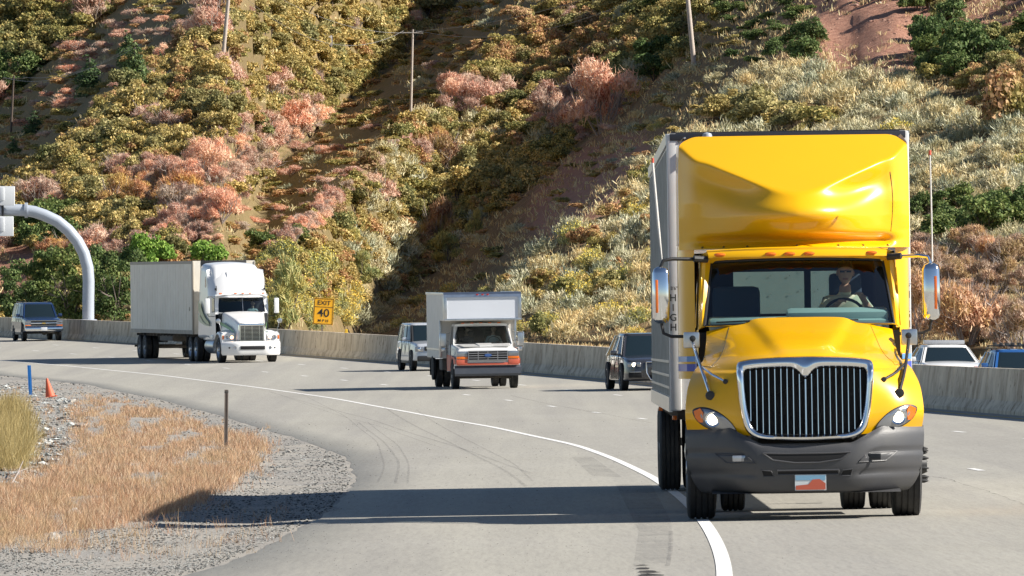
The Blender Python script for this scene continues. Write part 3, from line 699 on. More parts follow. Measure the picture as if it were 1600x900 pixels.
for _ in range(2300):
    xx = random.uniform(-60, 1060); yy = random.uniform(-30, 480); v_ = 900 - yy; q2_ = v_ - .84 * (xx - 1010) - 650
    if q2_ < 100 and random.random() < .75: continue
    if ((xx - 15) / 45) ** 2 + ((yy - 430) / 50) ** 2 < 1: continue
    k = kind_at(xx, yy)
    if k in ('bare', 'sage', 'rabbit', 'drybrush', 'green'): k = random.choice(('olive', 'brown', 'gold'))
    band = 592 < v_ - .84 * xx < 735 or 108 < v_ - .92 * xx < 238 or -10 < v_ - .84 * (xx - 1010) - 650 < 108
    if band and random.random() < .5: continue
    if band: k = random.choice(('brown', 'brown', 'olive'))  # browner scrub colours help darken the shaded bands
    w_ = random.uniform(28, 56); todo.append((k, xx, yy, w_, w_ * .35 if band else None))
todo.sort(key=lambda t: -t[3]); rest = {}
_cnt = {}
for o_ in sc.objects:
    if 'category' in o_: b_ = o_.name.split('.')[0]; _cnt[b_] = _cnt.get(b_, 0) + 1
for t in todo:
    nm = NAME[t[0]][0]
    if _cnt.get(nm, 0) < 296: plant(*t); _cnt[nm] = _cnt.get(nm, 0) + 1
    else: rest.setdefault(t[0], []).append(t)
for _ in range(520):        # the same sage goes on where the yellow truck hides it and past the right edge
    xx, yy = (random.uniform(1075, 1395), random.uniform(250, 540)) if random.random() < .3 else (random.uniform(1650, 2150), random.uniform(-30, 560))
    if yy < 450 + 2.6 * FPX / float(np.interp(xx, _bx, _bD)) - 4: rest.setdefault(random.choice(('sage', 'sage', 'rabbit', 'olive')), []).append(('sage', xx, yy, random.uniform(34, 62), None))
def merged(kinds, name, lab):
    """the smaller rest of one kind, past what anyone would count: one object"""
    vs, mi, mats = [], [], []
    for kd in kinds:
        mats.append(FOL[kd])
        for (_, x, y, wpx, hh) in rest.get(kd, []):
            me_ = PROT[kd][random.randrange(NVAR)][0]; nq = sum(1 for p in me_.polygons if p.material_index == 0) if me_.get('nq') is None else me_['nq']
            me_['nq'] = nq
            co = np.empty(len(me_.vertices) * 3, np.float32); me_.vertices.foreach_get('co', co); co = co.reshape(-1, 3)[:nq * 4].reshape(-1, 4, 3)
            co = co[RNG.random(nq) < (.30 if wpx < 41 else .5)]; c0_ = co.mean(1, keepdims=True); co = c0_ + (co - c0_) * (1.55 if wpx < 41 else 1.25); p = hp(x, y); r_ = wpx / 2 / (FPX / p.y); a = random.uniform(0, 6.28)
            M_ = np.array([[math.cos(a), math.sin(a), 0], [-math.sin(a), math.cos(a), 0], [0, 0, random.uniform(.85, 1.15) * (.5 if hh else 1)]]) * r_
            c = (co.reshape(-1, 3) @ M_) + np.array([p.x, p.y, p.z - .08 * r_]); vs.append(c); mi += [len(mats) - 1] * (len(c) // 4)
    if not vs: return
    V = np.concatenate(vs); me_ = raw_mesh(name, V, len(V) // 4, mats); me_.polygons.foreach_set('material_index', mi)
    o = bpy.data.objects.new(name, me_); C.objects.link(o); tag(o, lab, 'scrub', kind='stuff')
merged(('gold', 'olive', 'brown'), 'oak_scrub', 'mass of smaller gold, olive and brown oak scrub covering the slopes')
merged(('sage',), 'sage_scrub', 'mass of smaller grey green sagebrush covering the slopes')
merged(('maple', 'rust'), 'maple_scrub', 'mass of smaller pink maples covering the slopes')
merged(('rabbit',), 'rabbitbrush_scrub', 'mass of smaller rabbitbrush covering the slopes')
print('REST', {k: len(v) for k, v in rest.items()})
print('PLANTS', COUNT, sum(COUNT.values()))
# ---- dry grass between the shrubs (nobody could count it)
def blades(pts, hgt, wid, n_per, spread, rng, lean=.35):
    P_ = np.repeat(pts, n_per, 0); k = len(P_); H = np.repeat(hgt, n_per) * rng.uniform(.6, 1.25, k); sp = np.repeat(spread, n_per)
    off = rng.normal(0, 1, (k, 2)) * sp[:, None]; P_ = P_ + np.stack([off[:, 0], off[:, 1], np.zeros(k)], 1)
    ax = np.stack([rng.normal(0, lean, k), rng.normal(0, lean, k), np.ones(k)], 1)
    nrm = np.stack([rng.normal(0, 1, k), rng.normal(-.6, .6, k), rng.normal(0, .3, k)], 1)
    return quads(P_ + ax * (H / 2 - .02)[:, None], nrm, ax, np.repeat(wid, n_per) * rng.uniform(.7, 1.3, k), H, .15), k
rng = np.random.default_rng(5); pts = []
while len(pts) < 8800:
    x, y = rng.uniform(-40, 2100), rng.uniform(-25, 575)
    lim = 450 + 2.75 * FPX / float(np.interp(x, _bx, _bD))
    v = 900 - y; dens = 1.0 if (x > 620 and v - .84 * (x - 1010) - 650 < 120) else .22
    if ((x - 1370) / 90) ** 2 + ((y - 40) / 50) ** 2 < 1: dens = .2
    if y > lim or rng.random() > dens: continue
    pts.append(tuple(hp(x, y)))
pts = np.array(pts); s_ = pts[:, 1] / FPX
V, k = blades(pts, 9 * s_ * rng.uniform(.5, 1.5, len(pts)), 1.25 * s_, 14, 5.5 * s_, rng, .6)
o = bpy.data.objects.new('dry_grass', raw_mesh('dry_grass', V, k, [FOL['drygrass']])); C.objects.link(o); tag(o, 'tufts of dry tan grass between the hillside shrubs', 'grass', kind='stuff')
# verge beyond the far carriageway
pts = []
for _ in range(2500):
    D = rng.uniform(220, 420); X = xb(D) + 16 + abs(rng.normal(0, 5)); pts.append((X, D, ground_z(X, D)))
pts = np.array(pts); V, k = blades(pts, np.full(len(pts), .4), np.full(len(pts), .03), 12, np.full(len(pts), .2), rng)
o = bpy.data.objects.new('verge_grass', raw_mesh('verge_grass', V, k, [FOL['drygrass']])); C.objects.link(o); tag(o, 'dry grass along the verge beyond the barrier', 'grass', kind='stuff')
# ---- rocks
def rock_mesh(name, r_, m, rng, flat=.6):
    bm = bmesh.new(); bmesh.ops.create_icosphere(bm, subdivisions=2, radius=1)
    pl = [Vector(d) for d in rdir(9, rng, -1)]
    for v in bm.verts:
        for d in pl:
            t = v.co.dot(d)
            if t > .68: v.co -= d * (t - .68)
        v.co = Vector((v.co.x * r_[0], v.co.y * r_[1], v.co.z * r_[2]))
    me = bpy.data.meshes.new(name); bm.to_mesh(me); bm.free(); me.materials.append(m); return me
M_RROCK = mat('red_sandstone', (.42, .25, .19), .9, noise=(3, .8, (.28, .15, .11)), bump=(8, .6)); M_GROCK = mat('pale_limestone', (.48, .45, .40), .9, noise=(6, .8, (.26, .24, .21)), bump=(10, .6))
rocks_r = [rock_mesh('rock', (1, .8, .5), M_RROCK, rng) for _ in range(4)]; rocks_g = [rock_mesh('rock', (1, .8, .6), M_GROCK, rng) for _ in range(4)]
def put_rock(m, p, r_, lab, grp=None):
    o = bpy.data.objects.new('rock', m); C.objects.link(o); o.location = p; o.scale = (r_, r_, r_); o.rotation_euler = (random.uniform(-.3, .3), random.uniform(-.3, .3), random.uniform(0, 6)); tag(o, lab, 'rock', grp); return o
put_rock(rocks_r[0], hp(1337, 9), .42, 'largest flat red rock at the top of the bare dirt patch')
put_rock(rocks_r[1], hp(1284, 76), .38, 'flat red rock at the lower left of the bare dirt patch')
put_rock(rocks_g[0], hp(1430, 46), .34, 'pale grey boulder left of the dark green oak clump')
put_rock(rocks_g[1], hp(1454, 102), .30, 'pale grey boulder below the dark green oak clump')
for _ in range(46):
    a, b = rng.normal(0, 1, 2); put_rock(rocks_r[rng.integers(4)], hp(1350 + a * 42, 42 + b * 26), rng.uniform(.06, .17), 'small red rock strewn on the bare dirt patch', 'red rocks on the bare dirt')
for _ in range(34):
    t = rng.random(); put_rock(rocks_r[rng.integers(4)], hp(890 + t * 70 + rng.normal(0, 16), 330 - t * 85 + rng.normal(0, 16)), rng.uniform(.05, .13), 'small rock on the shaded purple scree', 'rocks on the shaded scree')
for _ in range(26):
    put_rock(rocks_g[rng.integers(4)], hp(rng.uniform(430, 1600), rng.uniform(0, 500)), rng.uniform(.08, .22), 'small pale rock among the hillside shrubs', 'pale rocks on the hillside')
# ================================================================== VEHICLE KIT
M_RUB = mat('black_rubber', (.018, .018, .019), .75, noise=(9, .6, (.05, .047, .042)), bump=(30, .3))
M_CHR = mat('chrome', (.80, .81, .82), .12, 1.0); M_ALU = mat('polished_aluminium', (.62, .63, .64), .32, 1.0, noise=(5, .6, (.42, .42, .41)))
M_BLK = mat('black_plastic', (.02, .02, .021), .5); M_DK = mat('dark_void', (.006, .006, .007), .8); M_BMP = mat('grey_plastic', (.056, .057, .062), .48, noise=(4, .5, (.075, .073, .07)), bump=(90, .12))  # dark_void: near-black colour painted for the shade inside openings and wheel wells
M_STEEL = mat('dirty_steel', (.07, .065, .06), .7, noise=(5, .8, (.14, .12, .10))); M_WHEEL = mat('grey_wheel', (.33, .33, .33), .45, .4, noise=(6, .6, (.18, .17, .15)))
M_AMB = mat('amber_lens', (.75, .16, .01), .2, coat=.6); M_RED = mat('red_lens', (.5, .012, .012), .2, coat=.6)
M_LENS = mat('headlamp_lens', (.30, .31, .33), .2, .6, coat=.8); M_LAMP = mat('lit_bulb', (1, .9, .75), .3, emis=(1, .86, .62, 4.0)); M_LAMP2 = mat('lit_bulb_warm', (1, .6, .3), .3, emis=(1, .5, .2, 3.0))
M_DGL = mat('dark_window', (.010, .018, .023), .08, spec=.5); M_GL = glass('windscreen_glass', (.58, .72, .72), 1.0, amt=1.5); M_GLD = glass('tinted_windscreen', (.42, .56, .58), 1.0, amt=1.0)
M_SKIN = mat('skin', (.45, .24, .16), .55); M_HAIR = mat('brown_hair', (.035, .022, .015), .8); M_SEAT = mat('navy_seat_cloth', (.03, .045, .075), .85); M_DASH = mat('grey_green_dash', (.42, .50, .48), .7)
M_MIR = mat('mirror_glass', (.7, .75, .8), .03, 1.0)
def wheel(root, x, y, r_, w_, side, hub='disc', rim_m=None, nuts=0):
    """side = -1/+1: which way the outer face looks.   wheel (rim) > tyre"""
    rim_m = rim_m or M_WHEEL; m = MB(); o_ = side * w_ / 2; rr = r_ * .58
    if hub == 'disc':     # dished truck disc with hand holes
        m.lathe([(0, o_ * 1.05), (rr * .22, o_ * 1.05), (rr * .28, o_ * .85), (rr * .30, o_ * .25), (rr * .75, o_ * .1), (rr * .92, o_ * .55), (rr * 1.02, o_ * .98), (rr * 1.06, o_ * .9), (rr * 1.0, 0), (rr * 1.04, -o_ * .9)], axis='X', n=28)
        for k in range(10):
            a = k * .628; m.lathe([(.022, o_ * .12), (.022, o_ * .42), (0, o_ * .46)], (0, math.cos(a) * rr * .48, math.sin(a) * rr * .48), 'X', 6, 0)
    elif hub == 'spiked':
        m.lathe([(0, o_ * 1.55), (rr * .26, o_ * 1.5), (rr * .34, o_ * 1.1), (rr * .62, o_ * 1.0), (rr * .9, o_ * .7), (rr * 1.02, o_ * 1.0), (rr * 1.06, o_ * .9), (rr * 1.0, 0), (rr * 1.04, -o_ * .9)], axis='X', n=28)
        for k in range(10):
            a = k * .628 + .2; m.lathe([(.024, o_ * .95), (.024, o_ * 1.32), (.006, o_ * 1.62)], (0, math.cos(a) * rr * .55, math.sin(a) * rr * .55), 'X', 6, 0)
    else:                 # spoked car wheel
        m.lathe([(0, o_ * .8), (rr * .22, o_ * .82), (rr * .24, o_ * .5)], axis='X', n=16); m.lathe([(rr * .9, o_ * .45), (rr * 1.02, o_ * .98), (rr * 1.16, o_ * .92), (rr * 1.1, -o_ * .8)], axis='X', n=28)
        m.lathe([(0, o_ * .05), (rr * 1.02, o_ * .05)], axis='X', n=20, mi=1)
        for k in range(7):
            a = k * 2 * math.pi / 7; ca, sa = math.cos(a), math.sin(a); p = lambda rad, t, xx: (xx, ca * rad - sa * t, sa * rad + ca * t)
            m.prism([p(rr * .15, -.035, o_ * .72), p(rr * 1.0, -.028, o_ * .80), p(rr * 1.0, .028, o_ * .80), p(rr * .15, .035, o_ * .72)], (-o_ * .25, 0, 0))
    ob = m.build('wheel', [rim_m, M_BLK], root); ob.location = (x, y, r_)
    t = MB(); h = w_ / 2; g = .012 if r_ > .42 else .008
    pr = [(rr * 1.0, -h * .92), (rr * 1.12, -h), (r_ * .80, -h * 1.04), (r_ * .94, -h * .98), (r_ * .985, -h * .86)]
    for k in range(4):
        a = -h * .80 + k * h * .43; pr += [(r_, a), (r_, a + h * .30), (r_ - g, a + h * .31), (r_ - g, a + h * .40)]
    pr += [(r_, h * .86), (r_ * .985, h * .88), (r_ * .94, h * .98), (r_ * .80, h * 1.04), (rr * 1.12, h), (rr * 1.0, h * .92)]
    t.lathe(pr, axis='X', n=40); t.build('tyre', M_RUB, ob, sharp=30)
    return ob
def text_mesh(txt, size, mt, parent, loc, rot, name='lettering', depth=.003, font_scale=(1, 1)):
    cu = bpy.data.curves.new('t', 'FONT'); cu.body = txt; cu.size = size; cu.extrude = depth; cu.align_x = 'CENTER'; cu.align_y = 'CENTER'; cu.offset = size * .012
    t = bpy.data.objects.new('t', cu); C.objects.link(t); dg = bpy.context.evaluated_depsgraph_get(); me = bpy.data.meshes.new_from_object(t.evaluated_get(dg))
    bpy.data.objects.remove(t); bpy.data.curves.remove(cu); me.materials.clear(); me.materials.append(mt); me.name = name
    o = bpy.data.objects.new(name, me); C.objects.link(o); o.parent = parent; o.location = loc; o.rotation_euler = rot; o.scale = (font_scale[0], font_scale[1], 1); return o
def cr(tab, t):
    """smooth interpolation through a table [(t, a, b, ...)]"""
    ts = [r_[0] for r_ in tab]; t = min(max(t, ts[0]), ts[-1]); i = max(0, min(len(ts) - 2, sum(1 for q in ts if q <= t) - 1))
    out = []; h = ts[i + 1] - ts[i]; u = (t - ts[i]) / h
    for c in range(1, len(tab[0])):
        p1, p2 = tab[i][c], tab[i + 1][c]
        m1 = (p2 - tab[i - 1][c]) / (ts[i + 1] - ts[i - 1]) if i > 0 else (p2 - p1) / h
        m2 = (tab[i + 2][c] - p1) / (ts[i + 2] - ts[i]) if i + 2 < len(ts) else (p2 - p1) / h
        out.append((2 * u ** 3 - 3 * u * u + 1) * p1 + (u ** 3 - 2 * u * u + u) * m1 * h + (-2 * u ** 3 + 3 * u * u) * p2 + (u ** 3 - u * u) * m2 * h)
    return out
def place(root, X, D, rz, roll=.02, pitch=None):
    sl_ = (zg(X, D + 3) - zg(X, D - 3)) / 6 if pitch is None else pitch
    root.location = (X, D, zg(X, D)); root.rotation_euler = (sl_, -roll, rz)
# ------------------------------------------------------------------ people
def person(label, loc, rz=0.0, scale=1.0, shirt=(.30, .27, .20), hands=((-.22, -.42, .30), (.20, -.40, .34)), seated=True, female=False, glasses=False, lean=0.0, group=None, hat=None):
    """seated figure; origin at the hips, facing -y.  One continuous skinned body with hands, a shaped head, hair as a child"""
    vs, es, rd, mt_ = [], [], [], []
    def V(p, r_, par=None, r2=None):
        vs.append(Vector(p)); rd.append((r_, r2 or r_)); i = len(vs) - 1
        if par is not None: es.append((par, i))
        return i
    pel = V((0, 0, .05), .15, None, .12); sp = V((0, .01, .24), .145, pel, .11); ch = V((lean * .5, -.01, .42), .165, sp, .115); nb = V((lean, -.02, .535), .075, ch, .07); nk = V((lean, -.03, .60), .056, nb)
    hd0 = V((lean, -.035, .66), .062, nk, .07)
    for s_, h in ((-1, hands[0]), (1, hands[1])):
        sh = V((lean + s_ * .175, 0, .475), .066, ch); H = Vector(h); S = vs[sh]
        mid = (S + H) / 2; d = H - S; out = Vector((s_ * .10, .02, -.14)); L = d.length; bend = math.sqrt(max(.0009, (.29) ** 2 - (L / 2) ** 2)) if L < .58 else .02
        el = mid + out.normalized() * bend; e = V(el, .045, sh); wr = V(H, .029, e)
        dd = (H - el).normalized(); side = dd.cross(Vector((0, 0, 1))).normalized() * s_; pm = V(H + dd * .05, .034, wr, .02)
        for k, (off, ln) in enumerate(((-.028, .070), (-.010, .080), (.010, .076), (.028, .062))):
            k0 = V(H + dd * .085 + side * off, .0105, pm); k1 = V(H + dd * (.085 + ln * .5) + side * off * 1.05 + Vector((0, 0, -.016)), .0095, k0); V(H + dd * (.085 + ln * .75) + side * off + Vector((0, 0, -.045)), .008, k1)
        t0 = V(H + dd * .03 - side * .036, .012, pm); t1 = V(H + dd * .06 - side * .055 + Vector((0, 0, -.01)), .0105, t0); V(H + dd * .085 - side * .05 + Vector((0, 0, -.025)), .009, t1)
        hp_ = V((s_ * .095, -.03, .03), .095, pel); kn = V((s_ * .13, -.44, .07), .066, hp_); an = V((s_ * .12, -.52, -.34), .042, kn); V((s_ * .12, -.66, -.40), .036, an)
    me = bpy.data.meshes.new('person'); me.from_pydata([v * scale for v in vs], es, []); ob = bpy.data.objects.new('person', me); C.objects.link(ob)
    md = ob.modifiers.new('skin', 'SKIN'); md.use_smooth_shade = True; sv = me.skin_vertices[0].data
    for i, r_ in enumerate(rd): sv[i].radius = (r_[0] * scale, r_[1] * scale)
    sv[0].use_root = True; s2 = ob.modifiers.new('sub', 'SUBSURF'); s2.levels = 1; s2.render_levels = 1
    dg = bpy.context.evaluated_depsgraph_get(); me2 = bpy.data.meshes.new_from_object(ob.evaluated_get(dg)); bpy.data.objects.remove(ob)
    bm = bmesh.new(); bm.from_mesh(me2)
    for v in bm.verts: v.co /= scale
    hc = Vector((lean, -.05, .755))                       # the head, sculpted from a sphere
    g = bmesh.ops.create_uvsphere(bm, u_segments=28, v_segments=20, radius=1.0)
    for v in g['verts']:
        n_ = v.co.copy(); x, y, z = n_; sx, sy, sz = .076, .097, .118
        if z < 0: sx *= 1 - .28 * (-z) ** 1.5; sy *= 1 - .12 * (-z)
        p = Vector((x * sx, y * sy, z * sz))
        if y < 0:
            f = -y; p.y -= .022 * math.exp(-((x / .16) ** 2)) * math.exp(-(((z + .12) / .22) ** 2)) * f          # nose
            p.y += .011 * (math.exp(-(((x - .40) / .2) ** 2)) + math.exp(-(((x + .40) / .2) ** 2))) * math.exp(-(((z - .08) / .14) ** 2)) * f   # sockets
            p.y -= .007 * math.exp(-((x / .3) ** 2)) * math.exp(-(((z + .52) / .09) ** 2)) * f; p.y -= .009 * math.exp(-((x / .3) ** 2)) * math.exp(-(((z + .85) / .16) ** 2))
        v.co = p + hc
    for s_ in (-1, 1):
        g = bmesh.ops.create_uvsphere(bm, u_segments=8, v_segments=6, radius=1.0)     # ears
        for v in g['verts']: v.co = Vector((v.co.x * .010, v.co.y * .018, v.co.z * .030)) + hc + Vector((s_ * .078, .008, -.005))
    for f in bm.faces:
        c = f.calc_center_median(); f.smooth = True; hand = min((c - Vector(hands[0])).length, (c - Vector(hands[1])).length) < .15 and c.y < -.2
        dk = False
        if c.y < hc.y - .07:
            for s_ in (-1, 1):
                if abs(c.x - hc.x - s_ * .031) < .014 and abs(c.z - hc.z - .010) < .009: dk = True
        f.material_index = 2 if dk else (0 if (c.z > .575 or (hand and c.z < .8)) else (3 if c.z < .10 else 1))
        if abs(c.z - hc.z + .062) < .006 and abs(c.x - hc.x) < .026 and c.y < hc.y - .07: f.material_index = 4
    for v in bm.verts: v.co *= scale
    me3 = bpy.data.meshes.new('person'); bm.to_mesh(me3); bm.free()
    for m in (M_SKIN, mat('shirt_cloth', shirt, .85), M_HAIR, mat('dark_trousers', (.03, .035, .05), .85), mat('lips', (.30, .10, .08), .5)): me3.materials.append(m)
    ob = bpy.data.objects.new('person', me3); C.objects.link(ob); ob.location = loc; ob.rotation_euler = (0, 0, rz); tag(ob, label, 'person', group)
    h = MB(); rows = []
    for i in range(9):
        ph = i / 8 * (1.75 if female else 1.45); row = []
        for k in range(25):
            th = k / 24 * 2 * math.pi; fr = max(0, -math.sin(th)); p_ = ph * (1 - .22 * fr) 
            row.append(((math.sin(p_) * math.cos(th) * .083 + hc.x) * scale, (math.sin(p_) * math.sin(th) * .104 + hc.y + .006) * scale, (math.cos(p_) * .128 + hc.z + .002 - (.05 * max(0, ph - 1.3) * (1 - fr) if female else 0)) * scale))
        rows.append(row)
    h.grid(rows); h.build('hair', hat or M_HAIR, ob)
    if glasses:
        gmb = MB()
        for s_ in (-1, 1): gmb.box(((hc.x + s_ * .032) * scale, (hc.y - .100) * scale, (hc.z + .010) * scale), (.046 * scale, .005, .020 * scale), 0, None, .004)
        gmb.box((hc.x * scale, (hc.y - .100) * scale, (hc.z + .018) * scale), (.02, .006, .008)); gmb.build('glasses', M_BLK, ob)
    return ob
# ================================================================== THE YELLOW TRACTOR-TRAILER
M_YEL = mat('yellow_truck_paint', (.80, .42, .001), .32, coat=.7, spec=.35, noise=(1.2, .25, (.74, .38, .002)))
M_TRF = mat('white_trailer_front', (.66, .66, .65), .45, noise=(3, .5, (.52, .51, .48))); M_TRS = mat('ribbed_trailer_side', (.46, .47, .46), .42, .55, noise=(2.5, .8, (.30, .30, .28)), bump=(6, .15))
M_RAIL = mat('dark_top_rail', (.06, .062, .075), .4, .5); M_BLU1 = mat('light_blue_stripe', (.10, .28, .62), .35, coat=.5); M_BLU2 = mat('deep_blue_stripe', (.03, .06, .42), .35, coat=.5)
M_INK = mat('black_lettering', (.015, .015, .015), .6); M_RIV = mat('steel_rivet', (.85, .85, .85), .25, .9)
def yellow_truck():
    T = empty('semi_truck'); tag(T, 'big yellow tractor with chrome grille pulling a tall trailer towards the camera', 'truck')
    # ---- hood and fenders as one shell.  columns: t, z, halfwidth, y centre, y edge
    HT = [(0, .84, 1.19, .13, .62), (.12, 1.00, 1.205, .11, .52), (.25, 1.16, 1.20, .12, .54), (.38, 1.34, 1.175, .14, .66), (.48, 1.48, 1.12, .17, .84), (.56, 1.585, 1.06, .21, 1.02), (.64, 1.66, 1.01, .34, 1.2), (.76, 1.76, .985, .75, 1.42), (.88, 1.88, .965, 1.2, 1.62), (1, 1.985, .955, 1.62, 1.80)]
    def shell(u, t):
        z, W, yc, ye = cr(HT, t); a = abs(u)
        y = yc + (ye - yc) * (a ** 3.2 if t < .5 else a ** 2.6)
        if t > .5:
            k = min(1, (t - .5) / .25); z -= .10 * k * a ** 3 * (1.25 - t * .5) ; w0 = .16 + .38 * (t - .5) / .5
            z += .042 * k / (1 + math.exp((a - w0) / .028)) * min(1, (t - .5) / .2); z += .018 * k / (1 + math.exp((a - .80) / .035))
        if t < .45: z += (-.035 + .10 * a) * max(0, (.3 - t)) / .3
        if t < .6:  y -= .03 * math.exp(-((a - .80) / .16) ** 2) * math.exp(-((t - .25) / .18) ** 2)
        return (W * u, y, z)
    m = MB(); P_ = [[shell(u, t) for u in np.linspace(-1, 1, 121)] for t in np.linspace(0, 1, 91)]; m.grid(P_)
    def in_grille(p):
        x, y, z = abs(p[0]), p[1], p[2]; return y < .6 and .84 < z < 1.55 and x < np.interp(z, [.84, .93, 1.06, 1.25, 1.55], [.46, .555, .60, .63, .635])
    keep = [i for i, f in enumerate(m.f) if not all(in_grille(m.v[k]) for k in f)]
    m.f = [m.f[i] for i in keep]; m.m = [m.m[i] for i in keep]; m.s = [m.s[i] for i in keep]
    for s_ in (0, -1):      # sides of the fenders and hood, running back to the cab with a wheel arch
        for i in range(44):
            pass
        sg = -1 if s_ == 0 else 1; rows = []
        for t in np.linspace(0, 1, 25):
            x, y, z = shell(sg, t); row = []
            for q in np.linspace(0, 1, 9):
                yy = y + (1.95 - y) * q; dz = 0
                row.append((x - sg * (.0 + .02 * q), yy, z + dz))
            rows.append(row)
        m.grid(rows)
    m.build('hood', M_YEL, T, sharp=60)
    def on(x, z, off=-.006):
        """point of the shell's front at x, z"""
        lo, hi = 0.0, .62
        for _ in range(24):
            t = (lo + hi) / 2; W = cr(HT, t)[1]; 
            if shell(max(-1, min(1, x / W)), t)[2] < z: lo = t
            else: hi = t
        W = cr(HT, lo)[1]; p = shell(max(-1, min(1, x / W)), lo); return (x, p[1] + off, z)
    for sg in (-1, 1):
        m = MB(); m.tube([shell(sg * u, .36 + .20 * u) for u in np.linspace(.995, .86, 6)] + [shell(sg * (.86 - .10 * q), .56 + .42 * q) for q in np.linspace(0, 1, 12)], .0035, 4, 0, False); m.build('panel_seam', M_BLK, T)
        m = MB(); p = shell(sg * .985, .72); m.box((p[0] + sg * .008, p[1] + .02, p[2] - .05), (.03, .05, .10), 0, None, .008); m.build('hood_latch', M_BLK, T)
    # ---- grille: chrome surround, slats, black mesh behind
    outer = [(-.690, 1.55), (-.61, 1.612), (-.35, 1.636), (-.11, 1.644), (0, 1.645), (.11, 1.644), (.35, 1.636), (.61, 1.612), (.690, 1.55), (.682, 1.28), (.652, 1.05), (.600, .895), (.47, .815), (.22, .795), (0, .79), (-.22, .795), (-.47, .815), (-.600, .895), (-.652, 1.05), (-.682, 1.28)]
    inner = [(-.605, 1.470), (-.54, 1.508), (-.30, 1.522), (-.115, 1.512), (0, 1.415), (.115, 1.512), (.30, 1.522), (.54, 1.508), (.605, 1.470), (.598, 1.25), (.570, 1.06), (.515, .925), (.40, .872), (.20, .862), (0, .858), (-.20, .862), (-.40, .872), (-.515, .925), (-.570, 1.06), (-.598, 1.25)]
    def dens(P_, k=5):
        n = len(P_); out = []
        for i in range(n):
            p0, p1, p2, p3 = (np.array(P_[(i + j - 1) % n]) for j in range(4))
            for q in np.linspace(0, 1, k, endpoint=False): out.append(tuple(.5 * ((2 * p1) + (-p0 + p2) * q + (2 * p0 - 5 * p1 + 4 * p2 - p3) * q * q + (-p0 + 3 * p1 - 3 * p2 + p3) * q ** 3)))
        return out
    O, I = dens(outer), dens(inner); g = MB(); loops = []
    gy = lambda x, z: .03 + .10 * (x / .68) ** 2 + .50 * max(0, z - 1.49)
    for f, dy in ((0, .14), (0.03, .03), (.22, -.035), (.6, -.045), (.88, -.02), (1.0, .03), (1.0, .10)):
        loops.append([(o_[0] * (1 - f) + i_[0] * f, gy(*o_) + dy, o_[1] * (1 - f) + i_[1] * f) for o_, i_ in zip(O, I)] )
    for l in loops: l.append(l[0])
    g.grid(loops); gr_ = g.build('grille', M_CHR, T, sharp=70)
    b = MB(); b.add([(p[0], gy(*p) + .13, p[1]) for p in I], [tuple(range(len(I)))]); b.build('grille_mesh', M_DK, gr_, fix=False)
    def innz(x):
        zz = []
        for a_, b_ in zip(I, I[1:] + I[:1]):
            if (a_[0] - x) * (b_[0] - x) <= 0 and a_[0] != b_[0]: zz.append(a_[1] + (b_[1] - a_[1]) * (x - a_[0]) / (b_[0] - a_[0]))
        return (min(zz), max(zz)) if zz else (1, 1.4)
    b = MB()
    for k in range(-9, 10):
        x = k * .0615
        if k == 0: x = 0
        z0, z1 = innz(x + 1e-5); wd = .0085 if k else .014; y0 = gy(x, 1.2) + .02
        b.prism([(x - wd, y0 + .05, z0), (x - wd * .5, y0, z0), (x + wd * .5, y0, z0), (x + wd, y0 + .05, z0)], (0, .03 if z1 > 1.2 else 0, z1 - z0))
    b.build('grille_bars', M_CHR, gr_)
    # ---- headlamps
    for sg in (-1, 1):
        hl = [(-1.135, 1.115), (-1.06, 1.145), (-.97, 1.135), (-.86, 1.085), (-.76, 1.0), (-.70, .915), (-.705, .885), (-.80, .880), (-.93, .905), (-1.04, .96), (-1.11, 1.03)]
        hl = dens([(-x * sg, z) for x, z in hl], 3); cx = sum(p[0] for p in hl) / len(hl); cz = sum(p[1] for p in hl) / len(hl)
        m = MB(); rim = [on(x, z, -.004) for x, z in hl]; mid = [on(cx + (x - cx) * .93, cz + (z - cz) * .88, -.016) for x, z in hl]
        m.grid([rim + rim[:1], mid + mid[:1]], 1)
        ins = [on(cx + (x - cx) * .55, cz + (z - cz) * .5, -.030) for x, z in hl]; m.grid([mid + mid[:1], ins + ins[:1]], 0); m.add(ins, [tuple(range(len(ins)))], 0)
        h = m.build('headlight', [M_LENS, M_BLK], T)
        bx = -.935 * -sg if False else .935 * sg; p = on(bx, 1.02, -.036); m = MB(); m.lathe([(.080, .02), (.077, -.006), (.068, -.002), (.05, .004)], p, 'Y', 24, 0); m.build('reflector', M_CHR, h)
        m = MB(); m.lathe([(.054, .0), (.040, -.010), (0, -.014)], (p[0], p[1] - .001, p[2]), 'Y', 20, 0); m.build('bulb', M_LAMP, h)
        m = MB(); a_ = [(-1.125, 1.105), (-1.06, 1.135), (-1.03, 1.09), (-1.035, .99), (-1.07, .99), (-1.11, 1.04)]; m.prism([on(-x * sg, z, -.024) for x, z in a_], (0, -.016, 0)); m.build('turn_signal', M_AMB, h)
    # ---- bumper
    BT = [(0, .265, .98, .20), (.1, .29, 1.06, .10), (.3, .42, 1.15, .03), (.5, .57, 1.19, .0), (.7, .70, 1.205, .0), (.88, .80, 1.21, .02), (1.0, .845, 1.205, .06)]
    def bump(u, t):
        z, W, y = cr(BT, t); a = abs(u); y += .62 * max(0, a - .30) ** 2 * 1.9
        z += t ** 2 * (.085 * min(1, max(0, (a - .38) / .25)) - .075 * (1 - min(1, max(0, (a - .38) / .25))))
        y += .025 * math.exp(-((t - .62) / .03) ** 2) * (1 if a > .5 else 0); y += .03 * math.exp(-((t - .36) / .04) ** 2) * (1 if a > .45 else .3)
        return (W * u, y, z)
